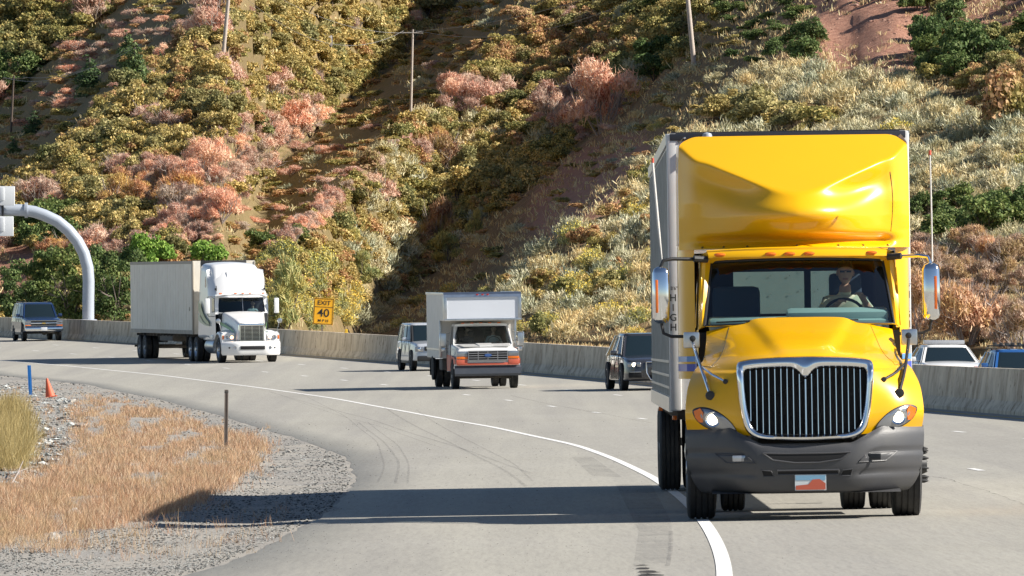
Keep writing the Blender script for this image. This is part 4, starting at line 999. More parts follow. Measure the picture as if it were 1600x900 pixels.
    def onb(x, z, off=-.005):
        lo, hi = 0., 1.
        for _ in range(22):
            t = (lo + hi) / 2; W = cr(BT, t)[1]
            if bump(max(-1, min(1, x / W)), t)[2] < z: lo = t
            else: hi = t
        W = cr(BT, lo)[1]; return (x, bump(max(-1, min(1, x / W)), lo)[1] + off, z)
    m = MB(); m.grid([[bump(u, t) for u in np.linspace(-1, 1, 61)] for t in np.linspace(0, 1, 31)])
    for sg in (-1, 1):
        rows = []
        for t in np.linspace(0, 1, 13):
            x, y, z = bump(sg, t); rows.append([(x - sg * .02 * q, y + (1.35 - y) * q * (.45 if t < .5 else .2), z) for q in np.linspace(0, 1, 5)])
        m.grid(rows)
    m.grid([[(x, .05 + .1, .27) for x in np.linspace(-.95, .95, 9)], [(x, .9, .33) for x in np.linspace(-.95, .95, 9)]], 0, False)
    bp_ = m.build('bumper', M_BMP, T, sharp=50)
    def recess(poly, name, mt, par, dep=-.004, lip=.010):
        """lipped patch on the skin; near-black ones paint the shade of an opening"""
        P2 = []
        for a_, b_ in zip(poly, poly[1:] + poly[:1]):
            for q in np.linspace(0, 1, 6, endpoint=False): P2.append((a_[0] + (b_[0] - a_[0]) * q, a_[1] + (b_[1] - a_[1]) * q))
        mm = MB(); R1 = [onb(x, z, dep) for x, z in P2]; n = len(R1)
        cx = sum(p[0] for p in P2) / n; cz = sum(p[1] for p in P2) / n
        # ladder fill so that the patch follows the curved skin
        xs_ = np.linspace(min(p[0] for p in P2) + .002, max(p[0] for p in P2) - .002, 26); top, bot = [], []
        for x in xs_:
            zz = [a_[1] + (b_[1] - a_[1]) * (x - a_[0]) / (b_[0] - a_[0]) for a_, b_ in zip(P2, P2[1:] + P2[:1]) if (a_[0] - x) * (b_[0] - x) <= 0 and abs(a_[0] - b_[0]) > 1e-6]
            top.append(max(zz)); bot.append(min(zz))
        mm.grid([[onb(x, b_ + (t_ - b_) * q, dep) for x, b_, t_ in zip(xs_, bot, top)] for q in np.linspace(0, 1, 5)], 0, False)
        ob = mm.build(name, mt, par, fix=False)
        if lip:
            mm = MB(); mm.tube([onb(x, z, dep + .002) for x, z in P2 + P2[:1]], lip, 6, 0, False); mm.build('opening_rim', M_BMP, ob)
        return ob
    recess([(-.44, .675), (-.34, .605), (-.12, .575), (.12, .575), (.34, .605), (.44, .675), (.2, .668), (-.2, .668)], 'air_intake', M_DK, T)
    recess([(-.30, .50), (-.30, .455), (.32, .455), (.32, .50)], 'lower_intake', M_DK, T)
    recess([(-.46, .505), (-.36, .495), (-.33, .44), (-.44, .44)], 'tow_opening', M_DK, T, lip=.006); recess([(.46, .505), (.36, .495), (.33, .44), (.44, .44)], 'tow_opening', M_DK, T, lip=.006)
    for sg in (-1, 1):
        f = recess([(sg * .92, .675), (sg * .80, .585), (sg * .52, .575), (sg * .62, .665)], 'fog_lamp_recess', M_BMP if sg < 0 else M_BMP, T, lip=.008)
        c = onb(sg * .665, .625, -.018); mm = MB(); mm.box(c, (.17, .02, .062), 0, (0, 0, sg * -.25), .008); mm.build('fog_lamp', M_LENS if sg < 0 else M_BLK, f)
    for k in (-.2, 0, .2):
        pass
    # number plate: blurred bands of blue, white and red rock
    pc = onb(.035, .375, -.03); pm = MB(); pm.box(pc, (.315, .008, .158), 0, None, .0); pl = pm.build('number_plate', mat('plate_white', (.62, .66, .66), .4), T)
    q = MB(); q.box((pc[0], pc[1] - .0055, pc[2] + .048), (.30, .003, .048)); q.build('plate_sky', mat('plate_blue', (.20, .38, .52), .4), pl)
    q = MB(); q.prism([(pc[0] - .15, pc[1] - .009, pc[2] - .072), (pc[0] + .15, pc[1] - .009, pc[2] - .072), (pc[0] + .15, pc[1] - .009, pc[2] - .01), (pc[0] + .09, pc[1] - .009, pc[2] + .035), (pc[0] + .02, pc[1] - .009, pc[2] + .03), (pc[0] - .02, pc[1] - .009, pc[2] - .018), (pc[0] - .15, pc[1] - .009, pc[2] - .03)], (0, .002, 0)); q.build('plate_rocks', mat('plate_red', (.50, .11, .06), .4), pl)
    # ---- cab: windscreen frame, sides, roof, rear wall with window
    def ws(u, t, off=0):       # windscreen surface
        W = .975 + (.885 - .975) * t; z = 1.985 + .665 * t - .02 * u * u; return (W * u, 1.60 + .46 * t + .20 * abs(u) ** 2.4 + off, z)
    m = MB()
    o_loop = [(-1.035, 1.86, 1.93)] + [(x, 1.66 + .16 * abs(x) ** 2, 1.955) for x in np.linspace(-.98, .98, 9)] + [(1.035, 1.86, 1.93)] + [(1.03, 2.0, 2.2), (1.0, 2.22, 2.70)] + [(x, 2.02 + .18 * abs(x) ** 2, 2.735 + .03 * (1 - x * x)) for x in np.linspace(.93, -.93, 9)] + [(-1.0, 2.22, 2.70), (-1.03, 2.0, 2.2)]
    i_loop = [ws(-1, .02)] + [ws(u, 0) for u in np.linspace(-.96, .96, 9)] + [ws(1, .02)] + [ws(1, .35), ws(1, .97)] + [ws(u, 1) for u in np.linspace(.95, -.95, 9)] + [ws(-1, .97), ws(-1, .35)]
    m.grid([o_loop + o_loop[:1], [(a_[0] * .5 + b_[0] * .5, min(a_[1], b_[1]) - .015, a_[2] * .5 + b_[2] * .5) for a_, b_ in zip(o_loop + o_loop[:1], i_loop + i_loop[:1])], i_loop + i_loop[:1]])
    for sg in (-1, 1):
        vv = [(sg * 1.035, 1.86, 1.93), (sg * 1.0, 2.22, 2.70), (sg * 1.0, 3.25, 2.72), (sg * 1.05, 3.25, .95), (sg * 1.05, 1.86, .95), (sg * 1.04, 2.13, 1.93), (sg * 1.01, 2.42, 2.57), (sg * 1.01, 2.92, 2.57), (sg * 1.04, 2.97, 1.93)]; m.add(vv, [(0, 5, 8, 3, 4), (0, 1, 6, 5), (1, 2, 7, 6), (2, 3, 8, 7)])
    m.add([(-1, 2.2, 2.72), (1, 2.2, 2.72), (1, 3.25, 2.74), (-1, 3.25, 2.74)], [(0, 1, 2, 3)])
    zf, zt = 2.09, 2.53; xa, xb_ = -.64, .60
    for (x0, x1, z0, z1) in ((-1.05, xa, .95, 2.73), (xb_, 1.05, .95, 2.73), (xa, xb_, .95, zf), (xa, xb_, zt, 2.73), (.10, .17, zf, zt)):
        m.add([(x0, 3.25, z0), (x1, 3.25, z0), (x1, 3.25, z1), (x0, 3.25, z1)], [(0, 1, 2, 3)], 1)
    m.add([(-1.04, 1.9, 1.15), (1.04, 1.9, 1.15), (1.04, 3.24, 1.15), (-1.04, 3.24, 1.15)], [(0, 1, 2, 3)], 1); m.add([(-1.03, 1.80, .9), (1.03, 1.80, .9), (1.03, 1.80, 1.9), (-1.03, 1.80, 1.9)], [(0, 1, 2, 3)], 1)
    cab = m.build('cab', [M_YEL, M_DK], T, sharp=45)
    m = MB(); m.grid([[ws(u, t, .012) for u in np.linspace(-1, 1, 21)] for t in np.linspace(0, 1, 8)]); m.build('windscreen', M_GL, T)
    m = MB(); m.tube([ws(u, t, 0) for u, t in [(u, 0) for u in np.linspace(-1, 1, 12)] + [(1, q) for q in (.3, .6, .9)] + [(u, 1) for u in np.linspace(1, -1, 12)] + [(-1, q) for q in (.9, .6, .3, 0)]], .014, 6, 0, False); m.build('windscreen_seal', M_BLK, T)
    for a_, b_ in (((-.88, .05), (-.25, .06)), ((.02, .03), (.62, .05))):
        m = MB(); p0, p1 = ws(a_[0], a_[1], -.012), ws(b_[0], b_[1], -.014); m.tube([p0, p1], .009, 6); m.tube([ws((a_[0] + b_[0]) / 2, .045, -.02), ws((a_[0] + b_[0]) / 2 + .18, -.02, -.02)], .011, 6); m.build('wiper', M_BLK, T)
    for sg in (-1, 1):
        m = MB(); m.add([(sg * 1.056, 2.15, 1.95), (sg * 1.052, 2.95, 1.95), (sg * 1.03, 2.9, 2.55), (sg * 1.03, 2.42, 2.55)], [(0, 1, 2, 3)]); m.build('side_window', M_GL, T)
    m = MB(); m.add([(xa, 3.262, zf), (xb_, 3.262, zf), (xb_, 3.262, zt), (xa, 3.262, zt)], [(0, 1, 2, 3)]); m.build('rear_window', M_GLD, T)
    # inside
    m = MB(); m.box((0, 2.06, 1.97), (1.85, .42, .14), 0, (.12, 0, 0), .04); m.box((.40, 2.02, 2.06), (1.05, .26, .13), 0, (.2, 0, 0), .05); m.build('dashboard', M_DASH, T)
    for x in (-.62, .52):
        m = MB(); m.box((x, 2.95, 1.92 if x < 0 else 1.86), (.50, .14, .92 if x < 0 else .82), 0, (-.1, 0, 0), .068)
        if x > 0: m.box((x, 2.98, 2.36), (.34, .11, .28), 0, (-.1, 0, 0), .05)
        m.add([], []); m.box((x, 2.72, 1.50), (.50, .5, .16), 0, None, .05); m.build('seat', M_SEAT, T)
    m = MB(); ang = [k * 2 * math.pi / 28 for k in range(29)]; tl = .55
    m.tube([(.48 + .21 * math.cos(a), 2.30 - .21 * math.sin(a) * math.sin(tl) * -1, 2.05 + .21 * math.sin(a) * math.cos(tl)) for a in ang], .016, 8, 0, False)
    m.tube([(.29, 2.30, 2.05), (.67, 2.30, 2.05)], .014, 6); m.tube([(.48, 2.3, 2.05), (.48, 2.05, 1.93)], .025, 8); m.build('steering_wheel', M_BLK, T)
    # visor lip and roof markers
    m = MB(); m.grid([[(x, 2.02 + .17 * x * x - .06, 2.665 + .01 * (1 - x * x)) for x in np.linspace(-.92, .92, 15)], [(x, 2.02 + .17 * x * x - .05, 2.70 + .02 * (1 - x * x)) for x in np.linspace(-.92, .92, 15)], [(x * 1.02, 2.02 + .17 * x * x + .06, 2.745 + .03 * (1 - x * x)) for x in np.linspace(-.92, .92, 15)]])
    m.build('visor', M_YEL, T, sharp=70)
    for x in (-.80, -.28, -.085, .115, .76):
        m = MB(); rows = []
        m.lathe([(0, -.022), (.5, -.016), (.9, -.005), (1.0, .01)], (0, 0, 0), 'Y', 16); m.v = [(x + p[0] * .062, 2.02 + .17 * x * x - .062 + p[1], 2.700 + p[2] * .022) for p in m.v]; m.build('marker_light', M_AMB, T)
    # ---- roof fairing
    def fair(u, z):
        a = abs(u); W = 1.205 - .03 * max(0, z - 3.5) - .055 * max(0, (z - 3.84) / .115) ** 2.5; x = W * u; z0_ = z; z -= .05 * max(0, a - .86) ** 2 / .02 * max(0, (z - 3.7) / .25)
        face = 2.26 + .86 * a ** 1.75 + .10 * max(0, z - 3.1)
        face -= .17 * math.exp(-((z - 3.12) / .17) ** 2) * math.exp(-(a / .50) ** 4)                            # the chin bulges forward
        face += .17 * math.exp(-(((z - 2.845) / .052) ** 2)) * (1 / (1 + math.exp((a - .82) / .03)))              # slot under it
        face += .10 * math.exp(-((a - .56) / .22) ** 2 - ((z - 3.37 - .40 * (a - .5)) / .13) ** 2)              # scoops below the crest
        face -= .06 * math.exp(-((a - .88) / .09) ** 2) * min(1, max(0, (z - 2.95) / .3))                        # rounded corner pods
        plane = 2.34 + 1.62 * (z - 3.385) + .10 * a * a
        k = .035; h = min(1, max(0, .5 + (plane - face) / (2 * k))); y = face * (1 - h) + plane * h + k * h * (1 - h)
        return (x, y, z)
    m = MB(); m.grid([[fair(u, z) for u in np.linspace(-1, 1, 101)] for z in np.linspace(2.765, 3.955, 90)])
    for sg in (-1, 1):       # side walls of the fairing running down beside the cab
        rows = []
        for z in np.linspace(1.42, 3.955, 30):
            x, y, _ = fair(sg, max(z, 2.77)); 
            if z < 2.77: x = sg * 1.205
            rows.append([(x, y + .02, z), (x * 1.004, (y + 4.2) / 2, z), (x * 1.008, 4.2, z)] if z >= 2.77 else [(sg * 1.05, 3.05, z), (sg * 1.14, 3.12, z), (sg * 1.20, 3.35, z), (sg * 1.212, 4.2, z)])
        m.grid([r_ for r_ in rows if len(r_) == 3]); lo_ = [r_ for r_ in rows if len(r_) == 4]; lo_.append([(sg * 1.05, 3.05, 2.86), (sg * 1.14, 3.12, 2.86), (sg * 1.19, 3.35, 2.86), (sg * 1.203, 4.2, 2.86)]); m.grid(lo_)
        m.add([(sg * .6, 2.6, 2.76), (sg * 1.205, 3.15, 2.768), (sg * 1.21, 4.2, 2.768), (sg * 1.0, 4.2, 2.76)], [(0, 1, 2, 3)])
    fo = m.build('roof_fairing', M_YEL, T, sharp=60)
    M_SEAM = mat('panel_seam', (.10, .05, .003), .6)
    m = MB(); m.tube([(x, y - .002, z) for x, y, z in (fair(.83 + .02 * math.sin(q_ * 3), 2.93 + q_ * .62) for q_ in np.linspace(0, 1, 14))], .0035, 4, 0, False); m.build('panel_seam', M_SEAM, fo)
    for ux in (-.62, -.42, .0, .36, .58, -.80, .80):
        x, y, z = fair(ux, 2.785); m = MB(); m.lathe([(.014, .0), (.010, -.008), (0, -.010)], (x, y, z), 'Y', 8); m.build('bolt', M_SEAM, fo)
    for sg in (-1, 1):
        for z0, z1, mt_ in ((1.60, 1.655, M_BLU1), (1.50, 1.575, M_BLU2)):
            m = MB(); ln = [(1.062, 3.040), (1.14, 3.106), (1.207, 3.345), (1.218, 3.37), (1.218, 4.19)]; m.grid([[(sg * x, y, z0) for x, y in ln], [(sg * x, y, z1) for x, y in ln]], 0, False); m.build('side_stripe', mt_, fo, fix=False)
    m = MB()
    for sg in (-1, 1):
        for z0, z1, mi in ((1.60, 1.655, 0), (1.50, 1.575, 1)):
            m = MB(); m.add([(sg * 1.058, 1.88, z0 - .02), (sg * 1.062, 3.0, z0), (sg * 1.062, 3.0, z1), (sg * 1.058, 1.88, z1 + .02)], [(0, 1, 2, 3)]); m.build('door_stripe', (M_BLU1, M_BLU2)[mi], cab, fix=False)
    for sg in (-1, 1):
        t = text_mesh('H\nI\nG\nH', .105, M_INK, T, (sg * 1.248, 4.955, 2.12), (R(90), 0, 0), 'height_lettering'); text_mesh('13\'6"', .05, M_INK, T, (sg * 1.248, 4.955, 2.38), (R(90), 0, 0), 'height_lettering')
    # ---- mirrors
    for sg in (-1, 1):
        cx = sg * 1.415 if sg < 0 else 1.37; m = MB()
        ring = lambda z, wx, wy: [(cx + math.copysign(abs(math.cos(a)) ** .6, math.cos(a)) * wx, 2.05 + math.copysign(abs(math.sin(a)) ** .6, math.sin(a)) * wy, z) for a in np.linspace(0, 2 * math.pi, 21)[:-1]]
        m.loft([ring(2.00, .04, .04), ring(2.02, .075, .06), ring(2.06, .09, .075), ring(2.30, .093, .08), ring(2.52, .088, .075), ring(2.565, .07, .06), ring(2.585, .035, .03)]); mo = m.build('mirror', M_CHR, T, sharp=60)
        m = MB(); m.box((cx + sg * .045 * (1 if sg > 0 else 1), 1.968, 2.28), (.026, .02, .34), 0, None, .004); m.build('marker_strip', M_AMB, mo)
        m = MB(); m.box((cx - sg * .0, 2.135, 2.30), (.15, .012, .46)); m.build('mirror_glass', M_MIR, mo)
        m = MB(); m.tube([(sg * .98, 2.18, 2.66), (cx - sg * .12, 2.08, 2.665), (cx - sg * .03, 2.05, 2.65), (cx, 2.05, 2.58)], .019, 8, 0); m.build('mirror_arm', M_CHR if sg > 0 else M_BLK, T)
        m = MB(); m.tube([(cx, 2.05, 2.01), (cx + sg * -.02, 2.05, 1.90), (cx - sg * .10, 2.05, 1.865), (sg * 1.02, 2.02, 1.86)], .017, 8, 0); m.build('mirror_arm', M_BLK, T)
        m = MB(); m.tube([(sg * .93, 2.17, 2.655), (sg * 1.07, 2.12, 2.665)], .035, 8, 0); m.build('mirror_bracket', M_BLK, T)
        # fender mirror plate and its struts
        px_ = sg * 1.115; m = MB(); m.box((px_, 1.55, 1.825), (.165, .10, .165), 0, None, .02); fm = m.build('fender_mirror', M_ALU, T)
        m = MB(); m.lathe([(.032, .03), (.032, -.02), (.0, -.03)], (px_ + sg * -.01, 1.49, 1.84), 'Y', 12); m.build('mirror_pivot', M_BLK, fm)
        m = MB(); m.tube([(px_ - sg * .01, 1.44, 1.80), on(sg * 1.04, 1.55, -.20), on(sg * 1.0, 1.42, -.10), on(sg * .955, 1.27, -.01)], .017, 8); m.tube([on(sg * 1.04, 1.56, -.20), on(sg * .93, 1.47, -.09), on(sg * .80, 1.40, -.01)], .014, 8); st = m.build('mirror_strut', M_CHR if sg < 0 else M_BLK, T)
        m = MB(); p = on(sg * .955, 1.26, -.02); m.lathe([(.05, .03), (.045, -.012), (0, -.02)], p, 'Y', 12); p = on(sg * .80, 1.40, -.015); m.lathe([(.028, .02), (.024, -.01), (0, -.015)], p, 'Y', 10); m.build('strut_foot', M_BLK, st)
        # antenna
        if sg < 0: pts_ = [(cx + .02, 2.1, 2.62), (cx - .015, 2.1, 3.0), (cx - .065, 2.1, 3.66)]
        else: pts_ = [(cx + .02, 2.1, 2.60), (cx + .018, 2.1, 3.1), (cx + .012, 2.1, 3.70)]
        m = MB(); m.tube(pts_, [.010, .010, .009] if sg > 0 else [.006, .016, .014], 6, 0); an = m.build('antenna', mat('antenna_white', (.62, .60, .56), .5), T)
        m = MB(); m.tube([pts_[-1], (pts_[-1][0], pts_[-1][1], pts_[-1][2] + .05)], .016, 6); m.build('antenna_tip', mat('antenna_red', (.55, .09, .05), .5), an)
    # ---- running gear
    m = MB()
    for x in (-.43, .43): m.box((x, 3.4, .78), (.09, 6.0, .26))
    m.tube([(-.95, 1.22, .5), (.95, 1.22, .5)], .06, 8); m.tube([(-.95, 4.95, .53), (.95, 4.95, .53)], .11, 10); m.lathe([(.0, -.2), (.19, -.12), (.22, 0), (.19, .12), (0, .2)], (0, 4.95, .53), 'Y', 14)
    m.box((0, .75, .62), (1.0, .6, .34)); m.box((0, 4.4, .98), (1.0, 1.1, .06)); m.build('chassis', M_STEEL, T)
    for sg in (-1, 1):
        m = MB(); m.lathe([(0, 2.15), (.30, 2.15), (.315, 2.2), (.315, 3.5), (.30, 3.55), (0, 3.55)], (sg * .86, 0, .66), 'Y', 24); m.build('fuel_tank', M_ALU, T)
        wheel(T, sg * 1.045, 1.22, .52, .285, sg, 'spiked' if sg > 0 else 'disc', M_BLK if sg > 0 else M_ALU)
        wheel(T, sg * .945, 4.95, .51, .25, sg, 'disc', M_WHEEL); wheel(T, sg * .64, 4.95, .51, .25, sg, 'disc', M_WHEEL)
        m = MB(); m.box((sg * .80, 5.62, .62), (.60, .015, .70)); m.build('mud_flap', M_BLK, T)
    # ---- trailer
    y0, y1, zb, zt = 5.0, 21.1, 1.07, 4.035; m = MB()
    m.box((0, (y0 + y1) / 2, (zb + zt) / 2), (2.56, y1 - y0 - .02, zt - zb - .03), 0)
    tr = m.build('trailer', M_TRF, T)
    for sg in (-1, 1):
        m = MB(); rows = []
        m.add([(sg * 1.286, y0 + .18, zb + .16), (sg * 1.286, y1 - .08, zb + .16), (sg * 1.286, y1 - .08, zt - .14), (sg * 1.286, y0 + .18, zt - .14)], [(0, 1, 2, 3)])
        k = y0 + .4
        while k < y1 - .2: m.box((sg * 1.289, k, (zb + zt) / 2), (.010, .055, zt - zb - .32), 0); k += .40
        for z in (1.32, 1.45, 1.60): m.box((sg * 1.292, (y0 + y1) / 2, z), (.012, y1 - y0 - .5, .03), 0)
        m.build('side_panel', M_TRS, tr)
        m = MB(); m.box((sg * 1.288, (y0 + y1) / 2, zb + .07), (.035, y1 - y0, .16)); m.build('bottom_rail', M_ALU, tr)
        m = MB(); m.box((sg * 1.288, (y0 + y1) / 2, zt - .06), (.03, y1 - y0, .12)); m.build('top_rail', M_ALU, tr)
        m = MB(); ring = lambda z: [(sg * (1.20 + .095 * math.cos(a)), y0 + .04 - .065 * math.sin(a), z) for a in np.linspace(0, math.pi * .9, 8)] + [(sg * 1.11, y0 + .06, z), (sg * 1.28, y0 + .15, z)]
        m.box((sg * 1.232, y0 + .02, (zb + zt) / 2), (.125, .10, zt - zb), 0, None, .03); m.build('corner_post', M_TRF, tr)
    m = MB(); m.box((0, y0 - .012, zt - .04), (2.52, .05, .075), 0, None, .008); m.box((0, (y0 + y1) / 2, zt + .005), (2.50, y1 - y0, .02)); fr_ = m.build('front_rail', M_RAIL, tr)
    m = MB()
    for k in range(12):
        x = -1.1 + .2 * k; m.lathe([(.014, .0), (.010, -.008), (0, -.010)], (x, y0 - .038, zt - .05), 'Y', 8)
    m.build('rail_rivets', M_RIV, fr_)
    m = MB()
    for x in (-.62, -.42, .0, .12, .62, .75, .30, -.2):
        for k in range(9): m.lathe([(.008, 0), (.006, -.003), (0, -.004)], (x, y0 + .005, 1.5 + .20 * k + (.05 if x > 0 else 0)), 'Y', 6)
    m.build('panel_rivets', M_RIV, tr)
    m = MB(); m.lathe([(.06, -.10), (.06, -.02), (.045, .02), (0, .035)], (-.86, y0 - .06, 4.01), 'Z', 14); m.build('roof_vent', mat('vent_grey', (.32, .36, .42), .4), tr)
    m = MB()
    for k in range(20): m.box((0, y0 + 1.0 + k * .75, zb - .05), (2.4, .08, .10))
    for x in (-.5, .5): m.box((x, 18.4, .82), (.10, 3.6, .30))
    for y in (17.6, 18.9): m.tube([(-.9, y, .52), (.9, y, .52)], .07, 8)
    m.box((0, y1 - .1, .55), (2.3, .08, .10)); 
    for x in (-.8, .8): m.box((x, y1 - .1, .8), (.08, .08, .5))
    for x in (-.75, .75): m.tube([(x, 8.2, 1.0), (x, 8.2, .35)], .06, 8); m.box((x, 8.2, .33), (.25, .25, .03))
    m.build('underframe', M_STEEL, tr)
    for sg in (-1, 1):
        for y in (17.6, 18.9):
            wheel(tr, sg * 1.125, y, .51, .25, sg, 'disc'); wheel(tr, sg * .82, y, .51, .25, sg, 'disc')
    m = MB(); m.box((-1.24, 17.0, 1.0), (.05, .06, .05), 0, None, .01); m.build('marker_light', M_AMB, tr); m = MB(); m.box((-1.235, y0 + .9, .99), (.05, .07, .05), 0, None, .01); m.build('marker_light', M_AMB, tr)
    return T
YT = yellow_truck()
YTX, YTD, YTR = 2.972, 79.25, -.0055
place(YT, YTX, YTD, YTR, .014, -.0075)
bpy.context.view_layer.update()
Mw = YT.matrix_world
drv = person('driver in a beige shirt and dark glasses steering the yellow truck', (0, 0, 0), 0, 1.08, (.62, .56, .42), ((-.10, -.34, .44), (.16, -.36, .50)), glasses=True)
drv.location = Mw @ Vector((.50, 2.74, 1.69)); drv.rotation_euler = (0, 0, YTR)
# ================================================================== THE OTHER VEHICLES
def rrect(hw, z0, z1, y, r_=.06, n=4, top=None, crown=0.0):
    """closed ring in the xz plane at y: rounded box, top half-width may differ"""
    tw = top if top is not None else hw; P_ = []
    for cx, cz, a0 in ((tw - r_, z1 - r_, 0), (-(tw - r_), z1 - r_, 90), (-(hw - r_ * .5), z0 + r_ * .5, 180), (hw - r_ * .5, z0 + r_ * .5, 270)):
        rr = r_ if a0 < 180 else r_ * .5
        for k in range(n + 1):
            a = R(a0 + 90 * k / n); P_.append((cx + rr * math.cos(a), y, cz + rr * math.sin(a)))
        if a0 == 0:
            for q in (.6, .2, -.2, -.6): P_.append(((tw - r_) * q, y, z1 + crown * (1 - q * q)))
    return P_
def car(name, label, cat, S, paint, group=None, side_paint=None):
    """S: dict of dimensions.  front at y=0, faces -y.
       body: [(y, halfwidth, z_bottom, z_top)], house: [(y, hw_belt, hw_roof, z_roof)] from windscreen base to rear glass base"""
    T = empty(name); tag(T, label, cat, group)
    L, W, H, belt = S['L'], S['W'], S['H'], S['belt']; hw = W / 2
    m = MB(); secs = []
    for (y, w_, z0, z1) in S['body']:
        r_ = min(.10, (z1 - z0) * .3); ring = rrect(w_ * hw, z0, z1, y, r_, 4, w_ * hw * .94, .03 * (z1 > .7))
        secs.append(ring)
    m.loft(secs, 0, True)
    m.build('body', paint, T, sharp=50)
    # greenhouse: dark glass core, roof and pillars in body colour
    hs = S['house']; yb0, yr0, yr1, yb1 = hs; wb, wr = hw * .90, hw * S.get('roofw', .72); zb = belt - .03; zr = H
    gm = MB()
    def sec(y0, y1, t, e=0.0):     # ring at height t (0 belt..1 roof)
        z = zb + (zr - .05 - zb) * t; w_ = wb + (wr - wb) * t + e; a = y0[0] + (y0[1] - y0[0]) * t - e; b = y1[0] + (y1[1] - y1[0]) * t + e; r_ = .10 + .10 * t; P_ = []
        for cx, cy, a0 in ((w_ - r_, b - r_, 0), (-(w_ - r_), b - r_, 90), (-(w_ - r_), a + r_ * .8, 180), (w_ - r_, a + r_ * .8, 270)):
            for k in range(4): an = R(a0 + 30 * k); P_.append((cx + r_ * math.cos(an), cy + r_ * math.sin(an) * (1 if a0 < 180 else .8), z))
        return P_
    F0, F1 = (yb0, yr0), (yb1, yr1)
    gm.loft([sec(F0, F1, t) for t in np.linspace(0, 1, 5)], 0, True, False); gm.build('windows', M_DGL, T)
    rm = MB(); top = sec(F0, F1, 1.0, .012); t2 = [(x * .93, (y - (yr0 + yr1) / 2) * .95 + (yr0 + yr1) / 2, zr + .01 - .0) for x, y, z in top]; t3 = [(x * .6, (y - (yr0 + yr1) / 2) * .7 + (yr0 + yr1) / 2, zr + .03) for x, y, z in top]
    t0 = [(x, y, z - .045) for x, y, z in sec(F0, F1, 1.0, .014)]; rm.loft([t0, top, t2, t3], 0, True); rm.build('roof', S.get('roof_mat', paint), T, sharp=40)
    pmats = S.get('pillar_mat', paint)
    def side_pt(y_t, t, sg):      # a point on the side glass
        z = zb + (zr - .05 - zb) * t; return (sg * (wb + (wr - wb) * t + .008), y_t, z)
    for sg in (-1, 1):
        fa = lambda t: yb0 + (yr0 - yb0) * t + .07; fb = lambda t: yb1 + (yr1 - yb1) * t - .07
        pil = [(fa, .10)] + [(None, 0)] * 0
        def strip_(ya0, ya1, w0, w1):
            a_, b_ = side_pt(ya0, 0, sg), side_pt(ya1, 1, sg); c_, d_ = side_pt(ya1 + w1, 1, sg), side_pt(ya0 + w0, 0, sg)
            pm = MB(); pm.prism([a_, b_, c_, d_], (sg * .012, 0, 0)); pm.build('pillar', pmats, T)
        strip_(fa(0) - .06, fa(1) - .06, .10, .08); strip_(fb(0) - .10, fb(1) - .06, .16, .12)
        for q in S.get('pillars', (.42, .70)):
            ym0 = fa(0) + (fb(0) - fa(0)) * q; ym1 = fa(1) + (fb(1) - fa(1)) * (q if q > .45 else q * .82); strip_(ym0, ym1, .07, .06)
    for sg in (-1, 1):            # corner pillars seen from the front and behind
        for Fy, d in ((F0, -1), (F1, 1)):
            a_ = (sg * (wb - .02), Fy[0] + d * .012, zb); b_ = (sg * (wr - .02), Fy[1] + d * .012, zr - .05); pm = MB(); pm.prism([a_, b_, (b_[0] - sg * .06, b_[1], b_[2]), (a_[0] - sg * .07, a_[1], a_[2])], (0, d * .012, 0)); pm.build('pillar', pmats, T)
    bmm = S.get('trim', M_BLK)
    # wheel arches and wheels
    for y in S['axles']:
        for sg in (-1, 1):
            m = MB(); m.lathe([(S['wr'] + .055, -.09), (S['wr'] + .055, .012), (S['wr'] + .02, .018), (0, .018)], (0, 0, 0), 'X', 28); m.v = [(sg * (hw * S.get('archx', .985) + p[0]), y + p[1], S['wr'] + .02 + p[2]) for p in m.v]
            ar = m.build('wheel_arch', M_DK if not S.get('flare') else S['flare'], T)
            wheel(T, sg * (hw * .985 - .10), y, S['wr'], .23, sg, S.get('hub', 'spoke'), S.get('rim', M_WHEEL)).location.x = sg * (hw * S.get('archx', .985) - .085)
    # doors: shut lines, handles, sills
    for sg in (-1, 1):
        for y in S['doors']: m = MB(); m.box((sg * (hw * .972), y, (belt + .42) / 2 + .02), (.022, .014, belt - .46)); m.build('door_gap', M_DK, T)
        for y in S['handles']:
            m = MB(); m.box((sg * (hw * .985 + .008), y, belt - .14), (.03, .17, .035), 0, None, .01); m.build('door_handle', S.get('handle_mat', paint), T)
        m = MB(); m.box((sg * (hw + .10), yb0 + .42, belt + .07), (.20, .10, .15), 0, None, .04); m.box((sg * (hw * .93), yb0 + .42, belt + .02), (.14, .05, .05), 0, None, .01); mm = m.build('side_mirror', S.get('mirror_mat', paint), T)
        m = MB(); m.box((sg * hw * .965, (S['axles'][0] + S['axles'][1]) / 2, .36), (.05, S['axles'][1] - S['axles'][0] - 2 * S['wr'] - .1, .12), 0, None, .01); m.build('sill', bmm, T)
    return T
def plate(T, y, z, col=(.6, .63, .66)):
    m = MB(); m.box((0, y, z), (.31, .012, .16), 0, None, .003); return m.build('number_plate', mat('plate_enamel', col, .4), T)
def lamp(T, name, c, s, mt, rz=0.0, parent=None, inner=None):
    m = MB(); m.box(c, s, 0, (0, 0, rz), min(s) * .25); o = m.build(name, mt, parent or T)
    if inner:
        m = MB(); m.lathe([(inner[0], .0), (inner[0] * .8, -.012), (0, -.016)], (c[0] + inner[1], c[1] - s[1] / 2 - .002, c[2]), 'Y', 14); m.build('bulb', inner[2], o)
    return o
